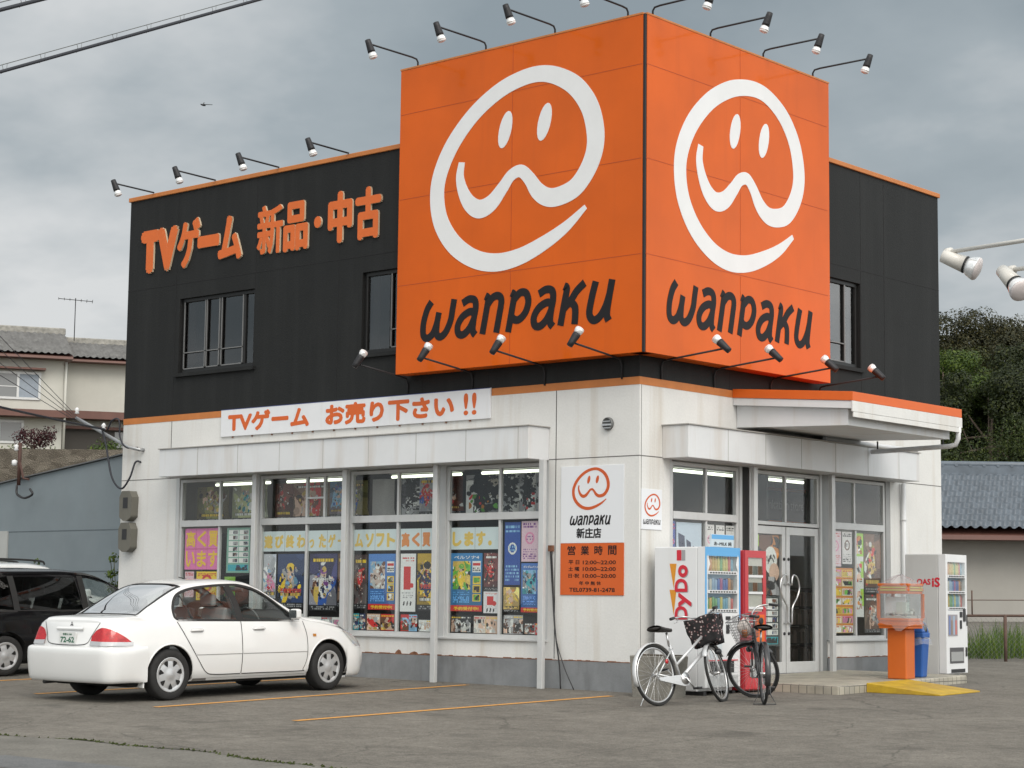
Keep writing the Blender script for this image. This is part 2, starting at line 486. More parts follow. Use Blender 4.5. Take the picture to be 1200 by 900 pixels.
M_concr = pbr("concrete_gutter", (0.155, 0.148, 0.132), 0.9, var=0.22, vscale=1.6, bump=0.4, bscale=45, fine=0.2, spec=0.2)
M_curb2 = pbr("gutter_patch", (0.135, 0.138, 0.14), 0.9, var=0.2, vscale=2.2, bump=0.4, bscale=60, fine=0.2, spec=0.2)
def wob(x): return -8.70 + 0.10 * math.sin(x * 1.1) + 0.05 * math.sin(x * 3.7 + 1)
# road shoulder beyond the crack
xs = [-6 + i * 0.25 for i in range(121)]
ground_sheet("road_shoulder", [(x, wob(x)) for x in xs] + [(24, -10.6), (-6, -10.6)], M_concr, 0.004)
ground_sheet("road", [(-60, -10.6), (80, -10.6), (80, -17.4), (-60, -17.4)], pbr("road_asphalt", (0.085, 0.085, 0.083), 0.9, var=0.2, vscale=1.2, bump=0.4, bscale=80, fine=0.25, spec=0.2), 0.004)
ground_sheet("gutter_slab", [(0.9, -9.9), (3.2, -9.75), (3.4, -10.45), (1.0, -10.5)], M_curb2, 0.008)
mb = MB()
for i in range(900):
    x = rnd.uniform(-5, 9) ; 
    if rnd.random() < 0.55 and not (0 < x % 2.3 < 1.2): continue
    y = wob(x) + rnd.gauss(0, 0.022)
    z = ground_z(x, y) + 0.004
    h = rnd.uniform(0.006, 0.022); a = rnd.uniform(0, 6.28); r = rnd.uniform(0.008, 0.028)
    mb.add([(x + r * math.cos(a), y + r * math.sin(a), z), (x - r * math.cos(a), y - r * math.sin(a), z), (x + 0.4 * r, y, z + h), (x + r * math.sin(a), y - r * math.cos(a), z + 0.3 * h)], [(0, 1, 2), (0, 3, 2), (1, 3, 2)])
tag(mb.build("moss", pbr("moss", (0.055, 0.068, 0.025), 0.95, island=0.5, spec=0.1)), kind='stuff')
mb = MB()
for i in range(len(xs) - 1):
    a, b = xs[i], xs[i + 1]
    w0, w1 = 0.012 + 0.010 * math.sin(a * 5), 0.012 + 0.010 * math.sin(b * 5)
    mb.add([(a, wob(a) - w0, ground_z(a, wob(a)) + 0.006), (b, wob(b) - w1, ground_z(b, wob(b)) + 0.006), (b, wob(b) + w1, ground_z(b, wob(b)) + 0.006), (a, wob(a) + w0, ground_z(a, wob(a)) + 0.006)], [(0, 1, 2, 3)])
tag(mb.build("pavement_crack", pbr("crack_dirt", (0.035, 0.036, 0.026), 0.95, spec=0.1)), kind='structure')

# worn orange bay lines
M_line, nl, ol = new_mat("worn_orange_line")
def wornline():
    n = nl; N, L = n.nodes.new, n.links.new
    b = N("ShaderNodeBsdfPrincipled"); b.inputs["Roughness"].default_value = 0.8; b.inputs["Base Color"].default_value = (0.50, 0.215, 0.035, 1)
    t = N("ShaderNodeTexNoise"); t.inputs["Scale"].default_value = 26; t.inputs["Detail"].default_value = 6; t.inputs["Roughness"].default_value = 0.75
    tc = N("ShaderNodeTexCoord"); L(tc.outputs["Object"], t.inputs["Vector"])
    m = N("ShaderNodeMapRange"); m.inputs[1].default_value = 0.32; m.inputs[2].default_value = 0.50; m.inputs[3].default_value = 0.0; m.inputs[4].default_value = 0.9
    L(t.outputs[0], m.inputs[0])
    mix = N("ShaderNodeMix"); mix.data_type = 'RGBA'; mix.inputs[6].default_value = (0.14, 0.13, 0.11, 1); mix.inputs[7].default_value = (0.66, 0.30, 0.045, 1)
    L(m.outputs[0], mix.inputs[0]); L(mix.outputs[2], b.inputs["Base Color"]); L(b.outputs[0], ol.inputs[0])
wornline()
for xa, ya, xb, yb in [(-2.50, -5.62, -2.64, -0.30), (0.03, -5.83, 0.10, -0.68), (-5.30, -5.25, -5.22, -0.30), (-7.9, -5.2, -7.85, -0.3)]:
    ground_sheet("parking_bay_line", [(xa - 0.055, ya), (xa + 0.055, ya), (xb + 0.055, yb), (xb - 0.055, yb)], M_line, 0.005)

# ------------------------------------------------------------------ shop materials
M_white = pbr("white_render", (0.675, 0.675, 0.66), 0.75, var=0.05, vscale=1.3, bump=0.10, bscale=35, streak=0.62, streakcol=(0.42, 0.34, 0.24), sscale=(3.6, 3.6, 0.20), sthr=0.53, fine=0.03)
M_shade = pbr("sunshade_panel", (0.655, 0.67, 0.685), 0.5, var=0.05, vscale=1.2, streak=0.7, streakcol=(0.42, 0.33, 0.24), sscale=(2.6, 2.6, 0.25), sthr=0.52)
M_black = pbr("black_render", (0.0100, 0.0108, 0.0110), 0.72, var=0.16, vscale=0.9, bump=0.16, bscale=40, streak=0.4, streakcol=(0.030, 0.031, 0.031), sscale=(3.5, 3.5, 0.25), sthr=0.48, fine=0.14, spec=0.35)
M_plinth = pbr("grey_plinth", (0.215, 0.225, 0.235), 0.8, var=0.18, vscale=2.0, bump=0.12, bscale=50, streak=0.6, streakcol=(0.06, 0.06, 0.058), sscale=(3.0, 3.0, 0.9), sthr=0.52)
M_stripe = pbr("faded_orange_trim", (0.50, 0.175, 0.045), 0.6, var=0.10, vscale=4)
M_orange = pbr("bright_orange_trim", (0.66, 0.12, 0.012), 0.45, var=0.05, vscale=3)
M_sash = pbr("aluminium_frame", (0.56, 0.57, 0.57), 0.4, metal=0.15, var=0.05, vscale=6, streak=0.25, streakcol=(0.30, 0.28, 0.25))
M_dsash = pbr("dark_aluminium", (0.016, 0.016, 0.016), 0.4, metal=0.3)
M_usash = pbr("dull_sash", (0.20, 0.20, 0.20), 0.45, metal=0.3)
M_glass = glass("shop_glass", (0.97, 0.985, 0.98), 0.0, refl=0.75)
M_uglass = glass("upper_glass", (0.55, 0.58, 0.60), 0.1, refl=2.2)
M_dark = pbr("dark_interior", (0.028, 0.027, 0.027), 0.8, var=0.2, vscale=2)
M_seam = pbr("dark_sealant", (0.10, 0.095, 0.09), 0.8)
M_pj = pbr("panel_joint_grey", (0.36, 0.35, 0.33), 0.8)
M_bseam = pbr("black_sealant", (0.008, 0.008, 0.009), 0.8)
M_rust = pbr("rusty_edge", (0.20, 0.09, 0.05), 0.85, var=0.5, vscale=25)
M_steel = pbr("steel", (0.6, 0.6, 0.6), 0.28, metal=0.9)
M_dkmetal = pbr("dark_metal", (0.025, 0.025, 0.028), 0.5, metal=0.4)
M_soffit = pbr("soffit", (0.40, 0.395, 0.38), 0.7, var=0.1, vscale=2)

shop = thing("game_shop", "two-storey corner game shop with black upper floor, white ground floor and orange trim", "shop")
W_, D_ = 10.6, 7.79
# lower walls
lh = [(-9.2, -1.5, 0.63, 2.98)]
mb = MB(); wall_open(mb, 'x', -W_, 0.0, 0.37, 3.9, 0.0, 0.2, lh)
mb.build("front_wall", M_white, shop)
rh = [(0.65, 2.32, 0.63, 2.98), (2.32, 4.44, 0.37, 2.98), (4.44, 6.22, 0.63, 2.98)]
mb = MB(); wall_open(mb, 'y', 0.2, D_, 0.37, 3.9, 0.0, -0.2, rh)
mb.build("entrance_wall", M_white, shop, recalc=True)
mb = MB(); mb.box(-W_, -0.2, D_ - 0.2, D_, 0, 7.6); mb.box(-W_, -W_ + 0.2, 0.2, D_ - 0.2, 0, 7.6)
mb.build("rear_wall", M_white, shop)
# plinth, 6 mm proud of the render
mb = MB(); mb.box(-W_ - 0.006, 0.006, -0.006, 0.19, -0.3, 0.37); mb.box(-0.19, 0.006, 0.19, 2.32, -0.3, 0.37); mb.box(-0.19, 0.006, 4.44, D_, -0.3, 0.37)
mb.build("plinth", M_plinth, shop)
mb = MB()
rr = random.Random(3)
for k in range(150):
    x = -W_ + k * W_ / 150; h = rr.choice([0.006, 0.010, 0.016, 0.008]); 
    mb.box(x, x + W_ / 150, -0.008, 0.0, 0.368, 0.370 + h)
for k in range(40):
    y = 4.44 + k * (D_ - 4.44) / 40; h = rr.choice([0.006, 0.010, 0.014])
    mb.box(0.0, 0.008, y, y + (D_ - 4.44) / 40, 0.368, 0.370 + h)
for cx, wd, hh in [(-3.92, 0.10, 0.035), (-4.22, 0.07, 0.05), (-3.7, 0.14, 0.022)]:
    mb.prism([(-wd, 0), (wd, 0), (wd * 0.6, hh), (wd * 0.1, hh * 1.3), (-wd * 0.5, hh * 0.8)], (cx, -0.001, 0.37), X, Z, 0.006)
mb.build("chipped_edge", M_rust, shop)
# upper walls
uh = [(-9.25, -7.45, 4.66, 5.86), (-5.09, -3.3, 4.66, 5.86)]
mb = MB(); wall_open(mb, 'x', -W_, 0.0, 4.0, 7.6, 0.0, 0.2, uh)
mb.build("upper_front_wall", M_black, shop)
mb = MB(); wall_open(mb, 'y', 0.2, D_, 4.0, 7.6, 0.0, -0.2, [(3.6, 5.40, 4.62, 5.90)])
mb.build("upper_entrance_wall", M_black, shop, recalc=True)
# orange band between storeys (butted between the walls, 4 mm proud)
mb = MB(); mb.box(-W_ - 0.004, -8.14, -0.004, 0.19, 3.9, 4.0); mb.box(-2.52, 0.004, -0.004, 0.19, 3.9, 4.0); mb.box(-8.14, -2.52, 0.002, 0.19, 3.9, 4.0)
mb.box(-0.19, 0.004, 0.19, D_ + 0.004, 3.9, 4.0)
mb.build("orange_band", M_stripe, shop)
mb = MB(); mb.box(-W_ - 0.03, 0.03, -0.03, 0.21, 7.6, 7.67); mb.box(-0.21, 0.03, 0.21, D_ + 0.03, 7.6, 7.67); mb.box(-W_ - 0.03, -0.21, D_ - 0.2, D_ + 0.03, 7.6, 7.67); mb.box(-W_ - 0.03, -W_ + 0.21, 0.21, D_ - 0.2, 7.6, 7.67)
mb.build("roof_edge", M_stripe, shop, bev=0.008)
mb = MB(); mb.box(-W_ + 0.2, -0.2, 0.2, D_ - 0.2, 7.35, 7.5)
mb.build("roof", M_concr, shop)
mb = MB(); mb.box(-W_ + 0.2, -0.2, 0.2, D_ - 0.2, 3.15, 3.3)
mb.build("ceiling", pbr("ceiling_board", (0.17, 0.17, 0.165), 0.8), shop)
mb = MB(); mb.box(-W_ + 0.2, -0.2, 0.2, D_ - 0.2, 0.0, 0.17)
mb.build("shop_floor", pbr("shop_floor_tile", (0.11, 0.105, 0.10), 0.4), shop)
mb = MB(); mb.box(-W_ + 0.21, -0.21, 3.2, 3.25, 0.17, 3.15); mb.box(-W_ + 0.21, -0.21, 1.6, 1.62, 3.3, 7.35); mb.box(-1.7, -1.68, 1.62, D_ - 0.2, 3.3, 7.35)
mb.build("partition", M_dark, shop)
# render joints
mb = MB()
for x in (-9.36, -7.45, -5.6, -3.85, -2.6, -1.38): mb.box(x - 0.005, x + 0.005, -0.0025, 0.0, 4.0, 7.6)
for x in (-9.36, -1.38): mb.box(x - 0.005, x + 0.005, -0.0025, 0.0, 0.39 if x > -2 else 2.98, 3.9)
mb.box(-W_, 0, -0.003, 0.0, 6.10, 6.112)
for y in (2.0, 5.42, 6.1): mb.box(0.0, 0.0025, y - 0.005, y + 0.005, 4.0, 7.6)
mb.box(0.0, 0.003, 0, D_, 6.10, 6.112)
mb.build("wall_joint", M_bseam, shop)
for bx6 in [(-W_, -9.2, -0.003, 0.0, 2.985, 2.995), (-1.5, 0.003, -0.003, 0.0, 2.985, 2.995), (0.0, 0.003, 0.0, 0.65, 2.985, 2.995), (0.0, 0.003, 6.22, D_, 2.985, 2.995), (0, 0.0025, 0.035, 0.042, 0.39, 3.9)]:
    mb = MB(); mb.box(*bx6); mb.build("render_joint", M_seam, shop)
# sunshades
mb = MB(); mb.box(-9.12, -1.50, -0.42, -0.001, 2.98, 3.41)
sh = mb.build("sunshade", M_shade, shop, bev=0.008)
mb = MB()
for k in range(1, 9): mb.box(-9.12 + k * 0.93 - 0.004, -9.12 + k * 0.93 + 0.004, -0.4225, -0.42, 2.985, 3.405)
mb.box(-9.14, -1.48, -0.44, -0.001, 3.411, 3.425)
mb.build("panel_joint", M_pj, sh)
mb = MB(); mb.box(0.001, 0.42, 0.48, 6.37, 2.98, 3.40)
sh = mb.build("sunshade", M_shade, shop, bev=0.008)
mb = MB()
for k in range(1, 7): mb.box(0.42, 0.4225, 0.48 + k * 0.88 - 0.004, 0.48 + k * 0.88 + 0.004, 2.985, 3.395)
mb.box(0.001, 0.44, 0.46, 6.39, 3.401, 3.415)
mb.build("panel_joint", M_pj, sh)
# posts under the sunshades
for x in (-9.12, -7.14, -5.19, -3.39, -1.47):
    y0 = -0.13
    mb = MB(); mb.box(x - 0.045, x + 0.045, y0 - 0.06, y0, ground_z(x, y0) - 0.05, 2.98)
    if x > -9: mb.build("post", M_sash, shop, bev=0.006)
for y in (2.35, 4.32):
    mb = MB(); mb.box(0.13, 0.19, y - 0.045, y + 0.045, 0.12, 2.98); mb.build("post", M_sash, shop, bev=0.006)

# windows -----------------------------------------------------------
def bar(mb, axis, a0, a1, t0, t1, z0, z1):
    if axis == 'x': mb.box(a0, a1, t0, t1, z0, z1)
    else: mb.box(-t1, -t0, a0, a1, z0, z1)
def window(axis, a0, a1, z0, z1, tr, lower, upper, name="window", fmat=None, gmat=None, w=0.05, t0=0.02, t1=0.08, small=None):
    fmat = fmat or M_sash; gmat = gmat or M_glass
    mb = MB()
    bar(mb, axis, a0, a0 + w, t0, t1, z0, z1); bar(mb, axis, a1 - w, a1, t0, t1, z0, z1)
    bar(mb, axis, a0 + w, a1 - w, t0, t1, z0, z0 + w); bar(mb, axis, a0 + w, a1 - w, t0, t1, z1 - w, z1)
    zl = (z0 + w, tr[0]) if tr else (z0 + w, z1 - w)
    zu = (tr[1], z1 - w) if tr else None
    if tr: bar(mb, axis, a0 + w, a1 - w, t0 - 0.012, t1, tr[0], tr[1])
    panes = []
    for zz, cuts in ((zl, lower), (zu, upper)):
        if zz is None: continue
        ed = [a0 + w] + [a0 + c * (a1 - a0) for c in cuts] + [a1 - w]
        for c in cuts:
            bar(mb, axis, a0 + c * (a1 - a0) - 0.02, a0 + c * (a1 - a0) + 0.02, t0 + 0.004, t1 - 0.004, zz[0], zz[1])
        for p, q in zip(ed[:-1], ed[1:]): panes.append((p, q, *zz))
    if small:
        p, q, z = small; bar(mb, axis, a0 + p * (a1 - a0) + 0.02, a0 + q * (a1 - a0) - 0.02, t0 + 0.004, t1 - 0.004, z - 0.015, z + 0.015)
    o = mb.build(name, fmat, shop, bev=0.004, seg=1)
    tm = (t0 + t1) / 2
    for p, q, r, s in panes:
        m2 = MB(); bar(m2, axis, p, q, tm - 0.003, tm + 0.003, r, s)
        m2.build("pane", gmat, o)
    return o
TR = (2.215, 2.315)
for a0, a1, lo, up, sm in [(-9.12, -7.33, [0.53], [0.53], None), (-7.23, -5.37, [0.555], [0.55, 0.755], (0.55, 0.755, 2.60)), (-5.27, -3.46, [0.53], [0.53], None), (-3.36, -1.55, [0.54], [0.54], None)]:
    window('x', a0, a1, 0.63, 2.96, TR, lo, up, small=sm)
    
for a0, a1 in [(-7.33, -7.23), (-5.37, -5.27), (-3.46, -3.36), (-9.2, -9.12), (-1.55, -1.5)]:
    mb = MB(); mb.box(a0 + 0.002, a1 - 0.002, 0.0, 0.12, 0.63, 2.98); mb.build("mullion", M_sash, shop)
mb = MB(); mb.box(-9.2, -1.5, -0.035, 0.1, 0.60, 0.629); mb.build("window_sill", M_sash, shop, bev=0.005)
window('y', 0.70, 2.24, 0.63, 2.96, TR, [0.52], [0.52])
window('y', 4.56, 6.10, 0.63, 2.96, TR, [0.46], [0.44])
window('y', 2.55, 4.26, 2.215, 2.96, None, [0.50], [], name="transom_window")
for a0, a1 in [(0.65, 0.70), (2.24, 2.30), (2.47, 2.55), (4.26, 4.31), (4.51, 4.56)]:
    mb = MB(); mb.box(-0.12, 0.0 if a0 != 4.51 else -0.02, a0 + 0.002, a1 - 0.002, 0.17, 2.98); mb.build("mullion", M_sash, shop)
mb = MB(); mb.box(-0.14, -0.005, 6.10, 6.22, 0.37, 2.98); mb.build("mullion", pbr("grey_jamb", (0.33, 0.335, 0.335), 0.6, var=0.08), shop)
mb = MB(); mb.box(-0.1, 0.035, 4.44, 6.22, 0.60, 0.629); mb.build("window_sill", M_sash, shop, bev=0.005)
mb = MB(); mb.box(-0.13, -0.01, 4.31, 4.51, 0.17, 2.98); mb.build("side_panel", pbr("grey_jamb2", (0.30, 0.31, 0.31), 0.6, var=0.1), shop)
mb = MB(); mb.box(-0.13, -0.01, 2.302, 2.468, 0.17, 2.98); mb.build("side_panel", M_dark, shop)
# entrance doors
for k, (a0, a1) in enumerate([(2.565, 3.395), (3.415, 4.245)]):
    mb = MB()
    w = 0.09
    for b in [(a0, a0 + w, 0.175, 2.20), (a1 - w, a1, 0.175, 2.20), (a0 + w, a1 - w, 0.175, 0.33), (a0 + w, a1 - w, 2.09, 2.20)]:
        mb.box(-0.075, -0.025, b[0], b[1], b[2], b[3])
    d = mb.build("door", M_sash, shop, bev=0.004, seg=1)
    m2 = MB(); m2.box(-0.053, -0.047, a0 + w, a1 - w, 0.33, 2.09); m2.build("pane", M_glass, d)
    yc = a1 - 0.045 if k == 0 else a0 + 0.045
    sg = -1 if k == 0 else 1
    m3 = MB()
    pts = [(yc, 0.86), (yc, 0.98), (yc + sg * 0.02, 1.10), (yc + sg * 0.14, 1.24), (yc + sg * 0.185, 1.36), (yc + sg * 0.14, 1.49), (yc + sg * 0.04, 1.53), (yc, 1.46), (yc, 1.40)]
    P = catmull([(0.035, p, z) for p, z in pts], 6)
    P = [Vector((-0.025, yc, 0.86))] + P + [Vector((-0.025, yc, 1.40))]
    m3.tube(P, 0.013, 8)
    m3.build("handle", M_steel, d)
    m4 = MB(); m4.lathe([(0.022, 0), (0.022, 0.012), (0.0, 0.012)], (-0.025, yc, 1.75), X, 12); m4.lathe([(0.022, 0), (0.022, 0.012), (0, 0.012)], (-0.025, yc, 0.72), X, 12)
    m4.build("lock", M_dkmetal, d)
mb = MB(); mb.box(-0.2, 0.02, 2.47, 4.31, 0.12, 0.172); mb.build("threshold", M_steel, shop)
# upstairs windows
o = window('x', -9.25, -7.45, 4.66, 5.86, None, [0.33, 0.53, 0.84], [], name="upper_window", fmat=M_dsash, gmat=M_uglass, w=0.06, t0=0.05, t1=0.12)
mb = MB()
for (a, b) in [(-9.19, -8.66), (-8.64, -8.32), (-8.28, -7.76)]:
    mb.box(a, b, 0.045, 0.056, 4.98, 4.995)
    mb.box(a, a + 0.018, 0.045, 0.056, 4.72, 5.80); mb.box(b - 0.018, b, 0.045, 0.056, 4.72, 5.80); mb.box(a, b, 0.045, 0.056, 4.72, 4.738)
mb.build("sash_bars", M_usash, o)
mb = MB(); mb.box(-9.16, -9.02, 0.14, 0.16, 4.72, 5.8); mb.build("curtain", pbr("brown_curtain", (0.10, 0.06, 0.045), 0.9), o)
o = window('x', -5.09, -3.3, 4.66, 5.86, None, [0.30, 0.62], [], name="upper_window", fmat=M_dsash, gmat=M_uglass, w=0.06, t0=0.05, t1=0.12)
mb = MB(); mb.box(-5.0, -4.86, 0.14, 0.16, 4.72, 5.8); mb.build("curtain", pbr("brown_curtain", (0.10, 0.06, 0.045), 0.9), o)
mb = MB(); mb.box(-4.54, -4.0, 0.045, 0.056, 4.98, 4.995); mb.box(-4.54, -4.52, 0.045, 0.056, 4.72, 5.8); mb.box(-4.54, -4.0, 0.045, 0.056, 4.72, 4.738); mb.build("sash_bars", M_usash, o)
o = window('y', 3.6, 5.40, 4.62, 5.90, None, [0.5, 0.80], [], name="upper_window", fmat=M_dsash, gmat=M_uglass, w=0.06, t0=0.05, t1=0.12)
mb = MB(); mb.box(-0.056, -0.045, 4.52, 5.03, 4.95, 4.965); mb.box(-0.056, -0.045, 5.02, 5.05, 4.68, 5.84); mb.box(-0.056, -0.045, 4.3, 5.03, 4.68, 4.698); mb.build("sash_bars", M_usash, o)
mb = MB(); mb.box(-9.30, -7.40, -0.05, 0.0, 4.60, 4.655); mb.build("upper_sill", M_black, shop)
mb = MB(); mb.box(-5.14, -3.25, -0.05, 0.0, 4.60, 4.655); mb.build("upper_sill", M_black, shop)
mb = MB(); mb.box(0.0, 0.05, 3.55, 5.45, 4.56, 4.615); mb.build("upper_sill", M_black, shop)

# entrance canopy: slab falling outwards
def cz(x, z): return z - 0.078 * x
kx = 1.88
y0, y1 = 2.06, 4.97
can = None
def slab(x0, x1, ya, yb, za, zb, mat, name, parent, bev=0.004, slope=0.078, slopeb=None):
    sb = slope if slopeb is None else slopeb
    mb = MB(); v = [(x0, ya, za - sb * x0), (x1, ya, za - sb * x1), (x1, yb, za - sb * x1), (x0, yb, za - sb * x0), (x0, ya, zb - slope * x0), (x1, ya, zb - slope * x1), (x1, yb, zb - slope * x1), (x0, yb, zb - slope * x0)]
    mb.hexa(v); return mb.build(name, mat, parent, bev=bev)
can = slab(0.006, kx - 0.13, y0 + 0.10, y1 - 0.12, 3.50, 3.80, M_shade, "canopy", shop, slopeb=0.03)
slab(0.006, kx - 0.02, y0 + 0.012, y1 - 0.012, 3.80, 3.90, M_shade, "canopy_deck", can)
slab(0.006, kx, y0, y1, 3.902, 4.02, M_orange, "orange_fascia", can)
slab(kx - 0.018, kx + 0.004, y0 - 0.004, y1 + 0.004, 3.76, 3.8995, M_white, "white_fascia", can)
slab(kx - 0.016, kx + 0.002, y0 + 0.02, y1 - 0.02, 3.69, 3.758, M_white, "fascia_skirt", can)
mb = MB()
P = [(0.45, 4.93, 3.33), (1.70, 4.93, 3.36), (1.80, 4.93, 3.38), (1.84, 4.93, 3.46), (1.86, 4.90, 3.62)]
mb.tube(P, 0.035, 10); mb.build("drain_pipe", M_shade, can)
mb = MB(); mb.tube([(0.55, 4.93, 3.30), (0.55, 4.93, 3.48)], 0.012, 6); mb.tube([(1.6, 4.93, 3.33), (1.6, 4.93, 3.46)], 0.012, 6); mb.build("pipe_bracket", M_dkmetal, can)
mb = MB(); mb.tube([(0.30, 3.9, 3.46), (0.30, 6.50, 3.455)], 0.032, 10); mb.build("rain_pipe", M_shade, shop)
mb = MB(); mb.tube([(0.055, 6.52, 0.1), (0.055, 6.52, 2.97)], 0.035, 10)
mb.lathe([(0.042, 0), (0.042, 0.03)], (0.055, 6.52, 2.40), Z, 10); mb.build("rain_pipe", M_shade, shop)

# vent
mb = MB(); mb.lathe([(0.085, 0), (0.085, 0.03), (0.07, 0.05), (0.07, 0.03), (0.0, 0.03)], (-0.50, 0.0, 3.415), -Y, 24)
v = mb.build("vent", pbr("vent_metal", (0.16, 0.165, 0.165), 0.5, metal=0.3), shop)
mb = MB(); mb.obox((-0.5, -0.045, 3.40), (0.15, 0.012, 0.022)); mb.obox((-0.5, -0.042, 3.445), (0.12, 0.012, 0.012)); mb.obox((-0.5, -0.042, 3.36), (0.12, 0.012, 0.012)); mb.build("louvre", M_steel, v)

# tiled step and ramp
step_top = lambda x, y: ground_z(x, y) + 0.105
M_tile, ntl, otl = new_mat("step_tile")
def tile():
    n = ntl; N, L = n.nodes.new, n.links.new
    b = N("ShaderNodeBsdfPrincipled"); b.inputs["Roughness"].default_value = 0.6
    L(b.outputs[0], otl.inputs[0])
    tc = N("ShaderNodeTexCoord"); g = N("ShaderNodeTexBrick"); g.offset = 0.0
    g.inputs["Scale"].default_value = 1.0; g.inputs["Mortar Size"].default_value = 0.006; g.inputs["Brick Width"].default_value = 0.12; g.inputs["Row Height"].default_value = 0.12
    g.inputs["Color1"].default_value = (0.40, 0.37, 0.30, 1); g.inputs["Color2"].default_value = (0.33, 0.31, 0.26, 1); g.inputs["Mortar"].default_value = (0.12, 0.115, 0.10, 1)
    sp = N("ShaderNodeSeparateXYZ"); L(tc.outputs["Object"], sp.inputs[0])
    a = N("ShaderNodeMath"); a.operation = 'ADD'; L(sp.outputs[0], a.inputs[0]); L(sp.outputs[1], a.inputs[1])
    ge = N("ShaderNodeNewGeometry"); sn = N("ShaderNodeSeparateXYZ"); L(ge.outputs["Normal"], sn.inputs[0])
    gt = N("ShaderNodeMath"); gt.operation = 'GREATER_THAN'; gt.inputs[1].default_value = 0.7; L(sn.outputs[2], gt.inputs[0])
    c1 = N("ShaderNodeCombineXYZ"); L(a.outputs[0], c1.inputs[0]); L(sp.outputs[2], c1.inputs[1])
    mv = N("ShaderNodeMix"); mv.data_type = 'VECTOR'; L(gt.outputs[0], mv.inputs[0]); L(c1.outputs[0], mv.inputs[4]); L(tc.outputs["Object"], mv.inputs[5])
    L(mv.outputs[1], g.inputs["Vector"])
    t = N("ShaderNodeTexNoise"); t.inputs["Scale"].default_value = 3; t.inputs["Detail"].default_value = 7; L(tc.outputs["Object"], t.inputs["Vector"])
    mr = N("ShaderNodeMapRange"); mr.inputs[1].default_value = 0.3; mr.inputs[2].default_value = 0.7; mr.inputs[3].default_value = 0.75; mr.inputs[4].default_value = 1.2; L(t.outputs[0], mr.inputs[0])
    s = N("ShaderNodeVectorMath"); s.operation = 'SCALE'; L(g.outputs[0], s.inputs[0]); L(mr.outputs[0], s.inputs["Scale"]); L(s.outputs[0], b.inputs["Base Color"])
tile()
mb = MB()
xa, xb, ya, yb = 0.01, 2.02, 1.44, 4.75
cs = [(xa, ya), (xb, ya), (xb, yb), (xa, yb)]
mb.hexa([(x, y, ground_z(x, y) - 0.1) for x, y in cs] + [(x, y, step_top(x, y)) for x, y in cs])
tag(mb.build("entrance_step", M_tile, bev=0.015), "low tiled step slab in front of the glass entrance doors", "step")
mb = MB()
xa, xb, ya, yb = 2.025, 3.06, 2.10, 3.14
v = [(xa, ya, ground_z(xa, ya)), (xb, ya, ground_z(xb, ya)), (xb, yb, ground_z(xb, yb)), (xa, yb, ground_z(xa, yb)),
     (xa, ya, step_top(xa, ya) + 0.015), (xb, ya, ground_z(xb, ya) + 0.018), (xb, yb, ground_z(xb, yb) + 0.018), (xa, yb, step_top(xa, yb) + 0.015)]
mb.hexa(v)
tag(mb.build("wheel_ramp", pbr("yellow_ramp", (0.46, 0.30, 0.018), 0.55, var=0.25, vscale=5, streak=0.85, streakcol=(0.24, 0.13, 0.045), sscale=(2.2, 2.2, 6.0), sthr=0.45), bev=0.006), "yellow plastic wheel ramp sloping down from the tiled step", "ramp")

# interior fluorescent tubes: real lamps behind the upper panes
M_tube = emission("fluorescent_tube", (0.95, 1.0, 0.80), 2.2)
M_fix = pbr("lamp_housing", (0.6, 0.6, 0.58), 0.5)
def tube_lamp(p, q, label):
    mid = (Vector(p) + Vector(q)) / 2
    t = thing("fluorescent_lamp", label, "ceiling lamp", mid, group="strip lamps on the shop ceiling")
    a, b = Vector(p) - mid, Vector(q) - mid
    m = MB(); m.tube([a, b], 0.022, 8); m.build("tube", M_tube, t)
    m = MB(); d = (b - a).normalized()
    c = Vector((0, 0, 0.07))
    if abs(d.x) > 0.5: m.box(a.x, b.x, -0.06, 0.06, 0.04, 0.2)
    else: m.box(-0.06, 0.06, a.y, b.y, 0.04, 0.2)
    m.build("housing", M_fix, t)
for i, (p, q) in enumerate([((-9.3, 0.9, 2.93), (-8.0, 0.9, 2.93)), ((-7.6, 0.9, 2.93), (-6.1, 0.9, 2.93)), ((-5.3, 0.9, 2.93), (-3.9, 0.9, 2.93)), ((-3.5, 0.9, 2.93), (-2.0, 0.9, 2.93))]):
    tube_lamp(p, q, ["lit strip lamp above the pink window notice", "lit strip lamp behind the window bay with the small vent sash", "lit strip lamp behind the third front window bay from the far end", "lit strip lamp behind the front window bay nearest the building corner"][i])
for i, (p, q) in enumerate([((-0.7, 1.4, 2.92), (-0.7, 3.3, 2.92)), ((-0.7, 3.6, 2.92), (-0.7, 4.9, 2.92)), ((-1.9, 1.8, 2.90), (-1.9, 3.3, 2.90))]):
    tube_lamp(p, q, ["lit strip lamp over the drinks machine side of the entrance", "lit strip lamp above the entrance doors", "second lit strip lamp deeper inside, seen under the first"][i])
